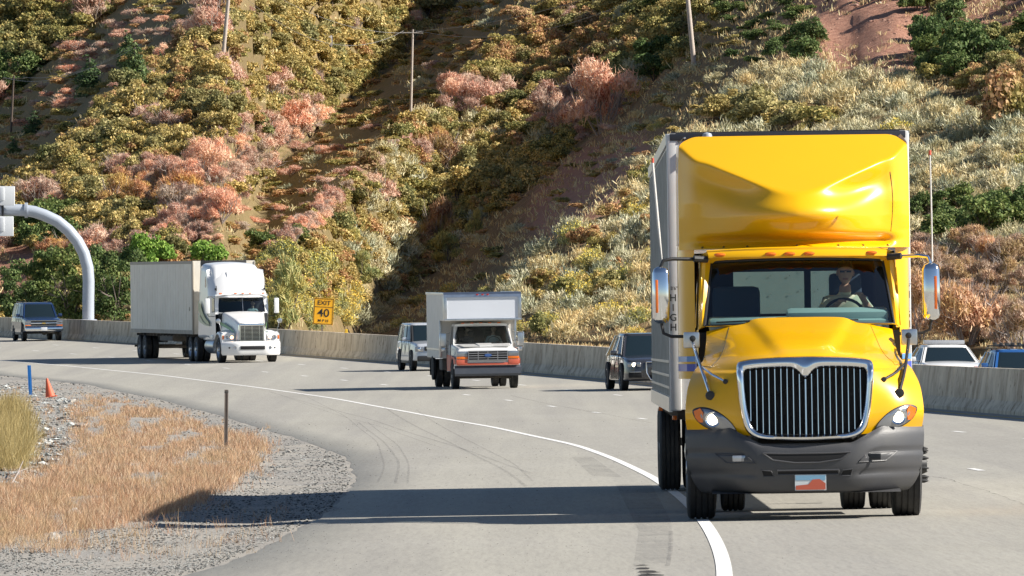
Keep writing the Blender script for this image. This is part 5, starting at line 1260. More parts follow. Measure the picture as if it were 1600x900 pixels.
# ---- blue wagon far left (a tan reflection is painted onto its lower sides)
M_NAVY = mat('navy_blue_paint', (.010, .028, .085), .3, coat=.8); M_TANREF = mat('tan_reflection', (.12, .11, .10), .4, coat=.5)
T = car('parked_car', 'dark blue four-wheel-drive wagon with chrome bumper, farthest left, beside the gantry post', 'car', dict(L=5.5, W=1.96, H=1.90, belt=1.22, wr=.40, roofw=.76,
    body=[(0.02, .90, .62, .98), (.06, .95, .55, 1.08), (.35, .98, .45, 1.13), (1.0, 1, .42, 1.17), (1.55, 1, .40, 1.20), (3.2, 1, .40, 1.22), (4.9, 1, .42, 1.22), (5.4, .98, .5, 1.21), (5.5, .93, .6, 1.18)],
    house=(1.35, 2.05, 5.25, 5.46), axles=(.98, 4.25), doors=(1.55, 2.6, 3.5), handles=(2.4, 3.35), hub='disc', pillars=(.30, .58)), M_NAVY)
T.name = 'station_wagon'
m = MB(); m.box((0, -.05, .60), (1.92, .16, .20), 0, None, .05); m.build('bumper', M_CHR, T)
m = MB(); m.box((0, .03, .90), (1.30, .06, .26), 0, None, .01); g_ = m.build('grille', M_BLK, T); m = MB(); m.box((0, -.005, .90), (1.34, .04, .055), 0, None, .01); m.box((0, .0, 1.03), (1.7, .04, .03)); m.box((0, 0, .77), (1.7, .04, .03)); m.build('grille_bar', M_CHR, g_)
m = MB(); m.prism([(-.11, -.035, .88), (-.03, -.035, .88), (-.03, -.035, .865), (.03, -.035, .865), (.03, -.035, .88), (.11, -.035, .88), (.085, -.035, .92), (.03, -.035, .92), (.03, -.035, .935), (-.03, -.035, .935), (-.03, -.035, .92), (-.085, -.035, .92)], (0, .01, 0)); m.build('badge', mat('gold_badge', (.6, .42, .1), .3, .6), g_)
for sg in (-1, 1):
    lamp(T, 'headlight', (sg * .80, .03, .97), (.30, .07, .12), M_LENS); lamp(T, 'headlight', (sg * .80, .03, .86), (.30, .07, .08), M_LENS); lamp(T, 'turn_signal', (sg * .80, .03, .79), (.30, .06, .05), M_AMB)
    m = MB(); m.box((sg * .70, 3.7, 1.95), (.03, 2.6, .03), 0, None, .01)
    for y in (2.6, 4.8): m.box((sg * .70, y, 1.93), (.03, .05, .07))
    m.build('roof_rail', M_BLK, T)
    m = MB(); m.box((sg * .985, 2.9, .78), (.012, 3.4, .34)); m.build('side_reflection', M_TANREF, T)
plate(T, -.145, .62); M_AXLE = M_STEEL
m = MB(); m.tube([(-.8, .98, .42), (.8, .98, .42)], .06, 8); m.lathe([(0, -.12), (.14, 0), (0, .12)], (.15, .98, .42), 'Y', 10); m.tube([(-.8, 4.25, .42), (.8, 4.25, .42)], .06, 8); m.build('axle', M_STEEL, T)
p = gp(64, 533); place(T, p.x + .15, p.y, .195, .01)
# ---- silver off-roader behind the box truck
M_SIL = mat('silver_white_paint', (.55, .57, .60), .3, .3, coat=.8)
T = car('suv', 'silver boxy off-roader half hidden behind the white box truck', 'car', dict(L=4.8, W=1.95, H=1.88, belt=1.20, wr=.39, roofw=.80,
    body=[(0.02, .88, .5, .98), (.08, .95, .42, 1.08), (.4, .98, .40, 1.12), (1.1, 1, .38, 1.17), (1.5, 1, .38, 1.19), (3.4, 1, .38, 1.20), (4.5, 1, .42, 1.20), (4.75, .97, .5, 1.18), (4.8, .92, .6, 1.1)],
    house=(1.25, 1.95, 4.55, 4.76), axles=(.92, 3.80), doors=(1.45, 2.45, 3.35), handles=(2.25, 3.2), pillars=(.34, .66), pillar_mat=M_BLK), M_SIL)
for sg in (-1, 1): lamp(T, 'headlight', (sg * .76, .03, .88), (.34, .10, .20), M_LENS, sg * .12, None, (.07, 0, M_CHR))
m = MB(); m.box((0, .0, .90), (1.10, .06, .17), 0, None, .01); m.build('grille', M_BLK, T); m = MB(); m.box((0, -.03, .50), (1.7, .12, .22), 0, None, .05); m.build('bumper', M_BLK, T); plate(T, -.10, .56)
p = gp(655, 580); place(T, p.x + .70, p.y, .165, .015); T.scale = (.91, .95, .90)
# ---- dark brown and blue crossover just left of the yellow trailer
M_BRN = mat('dark_bronze_paint', (.045, .045, .052), .25, .35, coat=1.0)
T = car('suv', 'dark glossy crossover partly hidden by the yellow truck trailer', 'car', dict(L=5.05, W=1.98, H=1.72, belt=1.08, wr=.39, roofw=.70,
    body=[(0.0, .72, .42, .82), (.10, .88, .32, .90), (.35, .97, .30, .97), (.8, 1, .28, 1.02), (1.4, 1, .28, 1.06), (3.2, 1, .28, 1.09), (4.5, .99, .32, 1.10), (4.9, .93, .42, 1.08), (5.05, .82, .5, .95)],
    house=(1.30, 2.15, 4.0, 4.75), axles=(.98, 3.98), doors=(1.55, 2.5, 3.45), handles=(2.35, 3.3), rim=M_ALU, pillars=(.40, .70), trim=M_STEEL), M_BRN)
m = MB(); ring = [(.33 * a, -.04 + .03 * abs(a), z) for a, z in ((-1, .88), (1, .88), (.98, .55), (.62, .34), (-.62, .34), (-.98, .55))]; m.tube(ring + ring[:1], .022, 8, 0, False); gk = m.build('grille', M_CHR, T)
m = MB(); m.add([(x, y + .012, z) for x, y, z in ring], [tuple(range(6))]); m.build('grille_mesh', M_DK, gk, fix=False)
m = MB(); [m.tube([(.055 * (k - 1.5) * 1.3 + .045 * math.cos(a), -.055, .79 + .045 * math.sin(a)) for a in np.linspace(0, 6.283, 17)], .006, 5, 0, False) for k in range(4)]; m.build('badge', M_CHR, gk)
for k in range(4):
    pass
for sg in (-1, 1):
    lamp(T, 'headlight', (sg * .68, .10, .80), (.42, .14, .15), M_LENS, sg * .38, None, (.065, .02 * sg, M_LAMP))
    lamp(T, 'air_intake', (sg * .66, .05, .48), (.42, .12, .16), M_DK, sg * .25); lamp(T, 'daytime_lamp', (sg * .66, -.01, .575), (.34, .03, .03), M_LENS, sg * .25)
plate(T, -.07, .55)
p = gp(978, 611); place(T, p.x + .92, p.y, .125, .015); T.scale = (.96, .98, .955)
# ---- white patrol car, seen from behind over the barrier
M_WHT = mat('white_car_paint', (.72, .72, .71), .3, coat=.8)
T = car('patrol_car', 'white patrol car with a roof light bar seen from behind over the barrier', 'car', dict(L=5.3, W=1.95, H=1.46, belt=.98, wr=.34, roofw=.68,
    body=[(0.0, .86, .40, .70), (.10, .94, .28, .80), (.5, .99, .25, .90), (1.5, 1, .24, .97), (3.2, 1, .24, .99), (4.2, 1, .26, 1.01), (4.9, .97, .32, 1.00), (5.2, .93, .36, .96), (5.3, .86, .42, .80)],
    house=(1.45, 2.25, 3.70, 4.45), axles=(1.0, 3.9), doors=(1.6, 2.7, 3.6), handles=(2.5, 3.4), pillars=(.5,)), M_WHT)
for sg in (-1, 1):
    lamp(T, 'tail_light', (sg * .80, 5.22, .84), (.30, .14, .22), M_RED, -sg * .2)
m = MB(); m.box((0, 2.75, 1.56), (1.24, .30, .12), 0, None, .03); lb = m.build('light_bar', mat('grey_light_bar', (.35, .36, .38), .25, coat=.6), T)
m = MB(); [m.box((k * .22, 2.91, 1.56), (.18, .03, .07), 0, None, .01) for k in (-2, -1, 0, 1, 2)]; m.box((0, 2.75, 1.49), (1.0, .2, .04)); m.build('lamp_modules', mat('smoked_lens', (.12, .13, .15), .2), lb)
m = MB(); m.box((0, 5.30, .93), (.22, .02, .05), 0, None, .008); m.build('trunk_badge', M_BLK, T)
m = MB(); m.box((0, 5.31, .48), (1.85, .12, .20), 0, None, .04); m.build('bumper', M_WHT, T); plate(T, 5.345, .72)
PD = 236.0
root_rot = lambda T, X, D, rz, z: (setattr(T, 'location', (X, D, z)), setattr(T, 'rotation_euler', (-.004, 0, rz)))
root_rot(T, (1481 - 800) / FPX * 241, 241 - 5.2, math.pi * 0 + .095, CZ + prof(238) - .22)
# ---- blue wagon with a rack, behind the barrier at the right edge
M_SBL = mat('bright_blue_paint', (.02, .09, .28), .3, coat=.9)
T = car('hatchback', 'bright blue wagon with a black roof rack at the right edge beyond the barrier', 'car', dict(L=4.4, W=1.74, H=1.47, belt=.98, wr=.32, roofw=.70,
    body=[(0.0, .86, .40, .70), (.10, .94, .28, .78), (.5, .99, .25, .87), (1.3, 1, .24, .94), (3.0, 1, .24, .98), (4.0, .99, .26, 1.00), (4.3, .95, .32, .98), (4.4, .88, .42, .84)],
    house=(1.2, 1.95, 3.85, 4.32), axles=(.9, 3.45), doors=(1.4, 2.35, 3.2), handles=(2.15, 3.0), pillars=(.40, .70)), M_SBL)
for sg in (-1, 1):
    lamp(T, 'tail_light', (sg * .72, 4.33, .90), (.28, .12, .20), mat('pale_tail_lens', (.60, .35, .33), .2, coat=.6), -sg * .15); lamp(T, 'tail_light_band', (sg * .74, 4.34, .99), (.26, .12, .05), M_RED, -sg * .15)
    m = MB(); m.box((sg * .60, 2.9, 1.53), (.03, 1.9, .03), 0, None, .01)
    for y in (2.05, 2.9, 3.75): m.box((sg * .60, y, 1.50), (.03, .06, .07))
    m.build('roof_rail', M_BLK, T)
m = MB()
for y in (2.3, 3.4): m.box((0, y, 1.58), (1.3, .06, .04), 0, None, .01)
for x in (-.42, -.1, .25): m.box((x, 2.85, 1.615), (.06, 1.4, .035), 0, None, .01); m.box((x, 3.45, 1.63), (.10, .10, .08), 0, None, .02); m.box((x, 2.3, 1.63), (.10, .10, .08), 0, None, .02)
m.build('roof_rack', M_BLK, T); m = MB(); m.box((0, 4.42, .48), (1.6, .12, .24), 0, None, .04); m.build('bumper', M_SBL, T)
m = MB(); m.box((0, 4.385, .90), (1.05, .02, .22), 0, None, .01); m.build('tailgate_panel', M_BLK, T); plate(T, 4.41, .70)
root_rot(T, (1592 - 800) / FPX * 216, 216 - 4.3, .085, CZ + prof(214) - .20)
# ------------------------------------------------------------------ white box truck
M_WTP = mat('white_truck_paint', (.74, .74, .72), .35, coat=.5, noise=(2, .3, (.62, .60, .57))); M_ORG = mat('faded_orange_panel', (.60, .11, .06), .5, noise=(4, .5, (.42, .13, .08))); M_BOXW = mat('white_box_panel', (.62, .65, .70), .5, noise=(1.5, .3, (.56, .58, .62))); M_BOXS = mat('grey_white_box_side', (.70, .67, .61), .5, noise=(2, .4, (.50, .47, .43)))
M_INT = mat('dark_cab_interior', (.02, .025, .03), .8)
def cab_glass_frame(mb, bw, tw, z0, z1, y0, y1, ob_, pad=.07, curve=.10):
    """windscreen frame ring"""
def box_truck():
    T = empty('box_truck'); tag(T, 'white box truck with a dark bumper and orange lower sides, in the middle lane', 'truck')
    # nose: bonnet and wings of a pickup-style cab
    hw = .99; m = MB(); secs = []
    for (y, w_, z0, z1, tw) in ((.10, .97, .80, 1.16, .95), (.14, .99, .72, 1.22, .93), (.35, 1.0, .62, 1.25, .90), (1.0, 1.0, .60, 1.30, .90), (1.45, 1.0, .58, 1.34, .92), (1.55, 1.0, .55, 1.36, .94), (2.75, 1.0, .50, 1.36, .95)):
        secs.append(rrect(w_ * hw, z0, z1, y, .07, 4, tw * hw, .03))
    m.loft(secs, 0, True); m.build('cab', M_WTP, T, sharp=45)
    m = MB(); m.add([(x, y, z) for x, y, z in ((-.72, .3, 1.292), (.72, .3, 1.292), (.80, 1.38, 1.365), (-.80, 1.38, 1.365))], [(0, 1, 2, 3)]); m.prism([(-.2, .5, 1.30), (.2, .5, 1.30), (.24, 1.3, 1.37), (-.24, 1.3, 1.37)], (0, 0, .02)); m.build('bonnet_panel', M_WTP, T)
    # orange on the lower wings and doors
    for sg in (-1, 1):
        m = MB(); P_ = [(.16, .76), (.16, .90), (.40, .96), (1.5, 1.02), (2.72, 1.04), (2.72, .54), (1.62, .54), (1.50, .78), (1.28, .92), (1.02, .96), (.78, .90), (.62, .76)]
        m.prism([(sg * .992, y, z) for y, z in P_], (sg * .008, 0, 0)); m.build('orange_panel', M_ORG, T)
        m = MB(); m.box((sg * .995, 1.55, 1.0), (.02, .012, .75)); m.box((sg * .995, 2.70, .95), (.02, .012, .8)); m.build('door_gap', M_DK, T)
        m = MB(); m.box((sg * 1.01, 2.5, 1.12), (.03, .15, .035), 0, None, .01); m.build('door_handle', M_BLK, T)
    m = MB(); m.box((0, .085, .765), (1.90, .06, .07), 0, None, .01); m.box((-.80, .083, .83), (.34, .07, .14), 0, None, .01); m.box((.80, .083, .83), (.34, .07, .14), 0, None, .01); m.build('valance', M_ORG, T)
    # cab top
    zb, zt = 1.36, 1.93
    W0 = lambda t: .90 - .11 * t; Y0 = lambda t: 1.42 + .52 * t
    def q(u, t, off=0): return (W0(t) * u, Y0(t) + .10 * u * u + off, zb + (zt - zb) * t)
    m = MB(); il = [q(u, .04) for u in np.linspace(-.93, .93, 9)] + [q(.93, .92)] + [q(u, .93) for u in np.linspace(.9, -.9, 9)] + [q(-.93, .92)]; olp = [(q(u, -.04)[0] * 1.02, q(u, -.04)[1] - .0, q(u, -.04)[2]) for u in np.linspace(-1, 1, 9)] + [(.82, 2.06, 1.95)] + [(q(u, 1.06)[0], q(u, 1.06)[1] + .02, q(u, 1.06)[2]) for u in np.linspace(.95, -.95, 9)] + [(-.82, 2.06, 1.95)]
    m.grid([olp + olp[:1], il + il[:1]]); rf = []
    m.loft([rrect(.82, 1.90, 1.975, 1.98, .03, 3, .80, .02), rrect(.84, 1.90, 2.0, 2.2, .03, 3, .82, .03), rrect(.84, 1.90, 2.0, 2.78, .03, 3, .82, .03)])
    for sg in (-1, 1):
        m.prism([(sg * .915, 2.66, 1.36), (sg * .83, 2.66, 1.94), (sg * .83, 2.78, 1.94), (sg * .915, 2.78, 1.36)], (-sg * .03, 0, 0)); m.prism([(sg * .92, 1.46, 1.36), (sg * .84, 1.98, 1.93), (sg * .84, 2.05, 1.93), (sg * .92, 1.58, 1.36)], (-sg * .03, 0, 0))
    m.add([(-.9, 2.77, 1.3), (.9, 2.77, 1.3), (.83, 2.77, 1.95), (-.83, 2.77, 1.95)], [(0, 1, 2, 3)], 1); m.build('cab_roof', [M_WTP, M_INT], T, sharp=40)
    m = MB(); m.grid([[q(u, t, .01) for u in np.linspace(-.96, .96, 9)] for t in np.linspace(0, .97, 5)]); m.build('windscreen', M_GLD, T)
    m = MB(); m.tube([q(u, .035, -.005) for u in np.linspace(-.95, .95, 9)] + [q(.95, .5, -.005), q(.94, .93, -.005)] + [q(u, .94, -.005) for u in np.linspace(.9, -.9, 9)] + [q(-.95, .5, -.005), q(-.95, .04, -.005)], .014, 5, 0, False); m.build('windscreen_seal', M_BLK, T)
    for sg in (-1, 1):
        m = MB(); m.add([(sg * .905, 1.62, 1.37), (sg * .905, 2.66, 1.37), (sg * .835, 2.66, 1.92), (sg * .84, 2.05, 1.92)], [(0, 1, 2, 3)]); m.build('side_window', M_DGL, T)
        lamp(T, 'headlight', (sg * .79, .085, 1.08), (.33, .07, .16), M_LENS); lamp(T, 'turn_signal', (sg * .79, .083, .955), (.35, .075, .08), M_AMB)
        # western mirror on its frame
        m = MB(); m.tube([(sg * .96, 1.9, 1.72), (sg * 1.28, 1.80, 1.73), (sg * 1.30, 1.80, 1.70), (sg * 1.30, 1.80, 1.28), (sg * 1.28, 1.80, 1.25), (sg * 1.0, 1.9, 1.22)], .012, 6); m.tube([(sg * 1.28, 1.8, 1.50), (sg * 1.0, 2.2, 1.45)], .009, 5); fr_ = m.build('mirror_frame', M_CHR, T)
        m = MB(); m.box((sg * 1.19, 1.80, 1.50), (.17, .05, .40), 0, None, .02); m.box((sg * 1.19, 1.80, 1.20), (.12, .05, .12), 0, None, .02); mm = m.build('mirror', M_ALU, T); m = MB(); m.box((sg * 1.19, 1.832, 1.50), (.14, .008, .36)); m.build('mirror_glass', M_MIR, mm)
        m = MB(); m.lathe([(.44, -.09), (.44, .008), (.40, .016), (0, .016)], (0, 0, 0), 'X', 26); m.v = [(sg * (.985 + p_[0]), 1.15 + p_[1], .46 + p_[2]) for p_ in m.v]; m.build('wheel_arch', M_DK, T)
        wheel(T, sg * .90, 1.15, .385, .22, sg, 'disc', M_WHEEL); wheel(T, sg * 1.0, 5.3, .385, .20, sg, 'disc', M_WHEEL); wheel(T, sg * .76, 5.3, .385, .20, sg, 'disc', M_WHEEL)
    m = MB(); m.box((0, .07, 1.02), (1.20, .07, .30), 0, None, .01); g_ = m.build('grille', M_DK, T)
    m = MB()
    for z in (.885, .955, 1.025, 1.095, 1.16): m.box((0, .03, z), (1.20, .03, .022))
    for x in (-.6, -.3, 0, .3, .6): m.box((x, .032, 1.02), (.022, .028, .29))
    m.build('grille_bars', mat('grille_grey', (.22, .22, .23), .4), g_); m = MB(); m.lathe([(.0, -.012), (1, -.008), (1.05, .01)], (0, 0, 0), 'Y', 20); m.v = [(p_[0] * .11, .01 + p_[1], 1.03 + p_[2] * .045) for p_ in m.v]; m.build('badge', mat('blue_badge', (.05, .11, .3), .3), g_)
    m = MB(); m.loft([[(x * s_ , y0 + .16 * abs(x) ** 3, z) for x, y0, z in ((-1.0, -.02, .40), (-1.02, -.08, .47), (-1.03, -.08, .66), (-1.02, -.02, .72), (-1.0, .10, .72), (-1.0, .10, .40))] for s_ in (1.0, .75, .4, 0, -.4, -.75, -1.0)], 0, False); m.build('bumper', mat('dark_blue_grey_bumper', (.055, .065, .085), .45, noise=(5, .5, (.09, .095, .11))), T)
    m = MB(); m.box((0, 2.0, 1.30), (1.7, .5, .10)); m.build('dashboard', M_INT, T)
    m = MB(); [m.box((x, 2.62, 1.45), (.5, .12, .60), 0, None, .05) for x in (-.42, .42)]; m.build('bench_seat', mat('brown_seat', (.06, .05, .045), .9), T)
    m = MB(); m.tube([(.40 + .19 * math.cos(a), 1.98 + .10 * math.sin(a), 1.43 + .15 * math.sin(a)) for a in np.linspace(0, 6.283, 21)], .014, 6, 0, False); m.build('steering_wheel', M_BLK, T)
    for k in range(5): lamp(T, 'marker_light', ((k - 2) * .28, 2.02, 2.005), (.10, .06, .03), M_AMB)
    # the box with its overhang over the cab
    m = MB(); z0, z1 = .92, 2.93
    prof_ = [(2.95, .92), (2.95, 2.08), (1.45, 2.08), (1.45, 2.85), (1.55, 2.93), (7.0, 2.93), (7.0, .92)]
    m.prism([(-1.19, y, z) for y, z in prof_], (2.38, 0, 0)); bx = m.build('cargo_box', M_BOXS, T, bevel=.02)
    m = MB(); m.box((0, 1.444, 2.47), (2.20, .014, .70)); m.build('front_panel', M_BOXW, bx)
    m = MB(); ring = lambda x: [(x, 1.40, 2.80), (x, 1.42, 2.89), (x, 1.50, 2.95), (x, 1.60, 2.96), (x, 1.60, 2.8)]; m.loft([ring(x) for x in (-1.20, -.4, .4, 1.20)], 0, True)
    m.box((0, 1.43, 2.115), (2.40, .05, .07), 0, None, .01)
    for sg in (-1, 1): m.box((sg * 1.15, 1.43, 2.48), (.10, .05, .70), 0, None, .015); m.box((sg * 1.17, 1.60, 2.48), (.06, .3, .76), 0, None, .015); m.box((sg * 1.185, 4.3, 2.92), (.05, 5.5, .08), 0, None, .015); m.box((sg * 1.16, 2.95, 1.55), (.08, .06, 1.15), 0, None, .01); m.box((sg * 1.196, 5.0, 1.20), (.02, 4.0, .05))
    m.build('aluminium_edging', M_ALU, bx)
    for x in (-.16, 0, .16): m = MB(); m.box((x, 1.395, 2.885), (.07, .03, .035), 0, None, .008); m.build('clearance_light', M_RED, bx)
    for sg in (-1, 1):
        m = MB(); m.lathe([(.47, -.06), (.47, .012), (.44, .016), (0, .016)], (0, 0, 0), 'X', 26); m.v = [(sg * (1.185 + p_[0]), 5.3 + p_[1], .60 + p_[2] * .8) for p_ in m.v]; m.build('wheel_arch', M_DK, bx)
        m = MB(); m.box((sg * 1.0, 5.85, .62), (.45, .012, .50)); m.build('mud_flap', M_BLK, T)
    m = MB(); [m.box((x, 4.0, .72), (.08, 5.8, .20)) for x in (-.42, .42)]; m.box((0, 1.0, .55), (.9, .6, .25)); m.tube([(-.75, 5.3, .38), (.75, 5.3, .38)], .07, 8); m.tube([(-.85, 1.15, .36), (.85, 1.15, .36)], .05, 8); m.box((-.9, 3.9, .72), (.35, .9, .35), 0, None, .04); m.build('chassis', M_STEEL, T)
    return T
BT_ = box_truck(); p = gp(760, 607); bx_rz = .108; place(BT_, p.x + .07, p.y - 1.1, bx_rz, .015); bpy.context.view_layer.update()
for nm_, off, lab, sh, fem in (('a', (.42, 2.42, 1.07), 'driver of the white box truck in a pale shirt', (.5, .5, .48), False), ('b', (-.42, 2.42, 1.05), 'passenger of the white box truck in a dark top', (.10, .08, .09), True)):
    q_ = person(lab, BT_.matrix_world @ Vector(off), bx_rz, .98, sh, ((-.12, -.30, .30), (.13, -.30, .32)) if not fem else ((-.14, -.25, .10), (.12, -.27, .10)), female=fem)
# ------------------------------------------------------------------ white semi with sleeper
M_WS = mat('white_semi_paint', (.78, .78, .77), .3, coat=.7, noise=(1.5, .25, (.68, .67, .65))); M_WSS = mat('trailer_side_cream', (.80, .75, .65), .5, .0, noise=(1.2, .7, (.66, .60, .50)), bump=(3, .15)); M_GRN = mat('green_stripe', (.06, .22, .07), .35, coat=.4); M_GRN2 = mat('grey_green_stripe', (.22, .36, .24), .35, coat=.4)
def white_semi():
    T = empty('semi_truck'); tag(T, 'white sleeper-cab tractor with green side stripes hauling a long grey trailer', 'truck')
    def sec(y, w_, z0, z1, tw, r_=.12, cr_=.04): return rrect(w_, z0, z1, y, r_, 5, tw, cr_)
    m = MB(); m.loft([sec(.22, .55, .95, 1.52, .50), sec(.30, .62, .80, 1.60, .52), sec(.9, .72, .80, 1.75, .58), sec(1.55, .86, .80, 1.92, .72), sec(1.9, .95, .85, 2.02, .85), sec(2.0, .96, .85, 2.02, .86)]); m.build('hood', M_WS, T, sharp=50)
    for sg in (-1, 1):        # fenders
        m = MB(); rows = []
        for a in np.linspace(R(195), R(-8), 16):
            yy = 1.30 - .78 * math.cos(a) * -1; yy = 1.30 + .80 * math.cos(a); zz = .62 + .66 * max(-.25, math.sin(a)); rows.append([(sg * .62, yy, zz + .05), (sg * .98, yy, zz + .02), (sg * 1.17, yy, zz - .04), (sg * 1.20, yy, zz - .12)])
        m.grid(rows); m.build('fender', M_WS, T)
    # bumper
    m = MB(); P_ = []
    for u in np.linspace(-1, 1, 25):
        a = abs(u); x = u * 1.20; yb = .02 + .50 * max(0, a - .45) ** 1.6 * 2.0; P_.append([(x * .985, yb + .03, .30), (x, yb - .02, .38), (x, yb - .03, .72), (x, yb, .82), (x * .99, yb + .12, .86)])
    m.grid([list(r_) for r_ in zip(*P_)]); bp = m.build('bumper', M_WS, T, sharp=60)
    m = MB(); m.box((0, -.012, .60), (1.0, .04, .14), 0, None, .01); m.build('air_intake', M_DK, bp)
    for sg in (-1, 1):
        for x, r_ in ((.72, .065), (.93, .035)):
            m = MB(); m.lathe([(r_, .02), (r_, -.01), (r_ * .7, -.004), (0, -.002)], (sg * x, .0 + .9 * max(0, x / 1.2 - .45) ** 1.6 - .015, .60), 'Y', 16); m.build('fog_lamp', M_LENS if x < .8 else M_BLK, bp)
        # round headlamps on the fender noses
        m = MB(); m.loft([rrect(.255, .82, 1.20, .40, .08, 4), rrect(.26, .80, 1.24, .62, .08, 4)]); m.v = [(p_[0] + sg * .92, p_[1], p_[2]) for p_ in m.v]; m.build('lamp_housing', M_WS, T, sharp=50)
        for x, mt_ in ((.78, M_LAMP2), (.97, M_CHR)):
            m = MB(); m.lathe([(.085, .02), (.088, -.012), (.07, -.008), (0, .0)], (sg * x, .385, 1.02), 'Y', 18); hl = m.build('headlight', M_CHR, T); m = MB(); m.lathe([(.066, 0), (.05, -.02), (0, -.026)], (sg * x, .376, 1.02), 'Y', 16); m.build('lens', mt_ if mt_ is M_LAMP2 else M_LENS, hl)
        m = MB(); m.box((sg * 1.13, .42, 1.02), (.08, .06, .16), 0, None, .02); m.build('turn_signal', M_AMB, T)
    # grille
    m = MB(); m.loft([rrect(.50, .88, 1.56, .16, .06, 4, .52), rrect(.52, .86, 1.58, .26, .06, 4, .54)]); g_ = m.build('grille', M_CHR, T, sharp=50)
    m = MB(); m.box((0, .145, 1.19), (.90, .04, .56)); m.build('grille_mesh', M_DK, g_); m = MB(); [m.box((0, .12, .95 + .052 * k), (.90, .03, .014)) for k in range(11)]; [m.box((x, .118, 1.19), (.016, .03, .56)) for x in (-.3, 0, .3)]; m.box((0, .115, 1.51), (.98, .05, .10), 0, None, .02); m.build('grille_bars', M_CHR, g_)
    text = None
    # cab and sleeper with raised roof
    m = MB()
    def cs(y, w_, z1, tw, r_): return rrect(w_, .95, z1, y, r_, 6, tw, .05)
    m.loft([cs(2.62, 1.10, 2.86, .98, .08), cs(3.0, 1.16, 2.98, 1.06, .10), cs(3.3, 1.19, 3.5, 1.02, .30), cs(3.7, 1.20, 3.86, 1.02, .34), cs(4.2, 1.21, 3.98, 1.06, .34), cs(5.5, 1.21, 4.02, 1.10, .30)]); cab = m.build('sleeper', M_WS, T, sharp=50)
    # raked roof fairing above the windscreen
    m = MB(); P_ = []
    for u in np.linspace(-1, 1, 21):
        a = abs(u); P_.append([(u * (1.06 - .10 * q_), 2.08 + .30 * a * a + (1.55) * q_ ** 1.05 + .12 * max(0, q_ - .5), 2.70 + 1.22 * q_ - .10 * a ** 3 * (.3 + q_)) for q_ in np.linspace(0, 1, 12)])
    m.grid([list(r_) for r_ in zip(*P_)]); 
    for sg in (0, -1):
        e = P_[sg]; sgx = -1 if sg == 0 else 1; m.grid([e, [(sgx * 1.17, 3.4 + .3 * i / 11, p_[2] - .05) for i, p_ in enumerate(e)]])
    m.build('roof_fairing', M_WS, T, sharp=60)
    m = MB(); m.prism([(-.45, 3.10, 3.42), (.45, 3.10, 3.42), (.42, 3.36, 3.64), (-.42, 3.36, 3.64)], (0, -.03, .03)); m.build('fairing_panel', M_WS, T, bevel=.012)
    # windscreen
    W0 = lambda t: 1.03 - .07 * t
    def q(u, t, off=0): return (W0(t) * u, 1.98 + .22 * t + .30 * abs(u) ** 2.2 + off, 1.98 + .66 * t)
    m = MB(); il = [q(u, .05) for u in np.linspace(-.94, .94, 11)] + [q(.95, .5), q(.94, .94)] + [q(u, .95) for u in np.linspace(.9, -.9, 11)] + [q(-.94, .94), q(-.95, .5)]
    ol = [(q(u, -.08)[0] * 1.05, q(u, 0)[1], q(u, -.06)[2]) for u in np.linspace(-1, 1, 11)] + [(1.10, 2.35, 2.3), (1.06, 2.45, 2.72)] + [(q(u, 1.12)[0] * 1.02, q(u, 1)[1] - .02, 2.74) for u in np.linspace(.95, -.95, 11)] + [(-1.06, 2.45, 2.72), (-1.10, 2.35, 2.3)]
    m.grid([ol + ol[:1], il + il[:1]]); m.grid([[(-1.04, 2.08, 2.72), (0, 1.98, 2.74), (1.04, 2.08, 2.72)], [(-1.04, 2.3, 2.76), (0, 2.15, 2.78), (1.04, 2.3, 2.76)]])
    for sg in (-1, 1):
        m.add([(sg * 1.08, 2.25, .95), (sg * 1.15, 3.05, .95), (sg * 1.15, 3.05, 2.02), (sg * 1.09, 2.25, 2.02)], [(0, 1, 2, 3)]); m.add([(sg * 1.08, 2.3, 2.62), (sg * 1.12, 3.05, 2.62), (sg * 1.08, 3.05, 2.85), (sg * 1.04, 2.4, 2.75)], [(0, 1, 2, 3)]); m.add([(sg * 1.12, 2.82, 2.0), (sg * 1.13, 2.82, 2.65), (sg * 1.16, 3.1, 2.65), (sg * 1.16, 3.1, 2.0)], [(0, 1, 2, 3)])
    m.add([(-1.0, 2.02, .95), (1.0, 2.02, .95), (1.0, 2.02, 1.99), (-1.0, 2.02, 1.99)], [(0, 1, 2, 3)], 1); m.build('cab', [M_WS, M_INT], T, sharp=50)
    m = MB(); m.add([(-1.08, 2.610, 1.0), (1.08, 2.610, 1.0), (.96, 2.610, 2.82), (-.96, 2.610, 2.82)], [(0, 1, 2, 3)]); m.box((0, 2.2, 1.93), (1.9, .4, .10)); m.build('cab_interior', M_INT, T, fix=False)
    m = MB(); m.grid([[q(u, t, .012) for u in np.linspace(-.96, .96, 13)] for t in np.linspace(0, .98, 5)]); m.build('windscreen', M_GLD, T)
    m = MB(); m.tube([q(0, .04, -.01), q(0, .95, -.01)], .012, 5); m.build('windscreen_divider', M_ALU, T)
    m = MB(); [m.tube([q(a, .06, -.02), q(b, .09, -.02)], .010, 5) for a, b in ((-.8, -.15), (.1, .75))]; m.build('wipers', M_BLK, T)
    m = MB(); m.prism([(-1.05, 2.22, 2.66), (-.6, 2.05, 2.67), (0, 1.98, 2.67), (.6, 2.05, 2.67), (1.05, 2.22, 2.66), (.6, 2.0, 2.62), (0, 1.93, 2.62), (-.6, 2.0, 2.62)], (0, 0, .03)); m.build('sun_visor', M_WS, T)
    for x in (-.88, -.30, 0, .30, .88): lamp(T, 'marker_light', (x, 2.02 + .28 * x * x, 2.79), (.12, .07, .045), M_AMB)
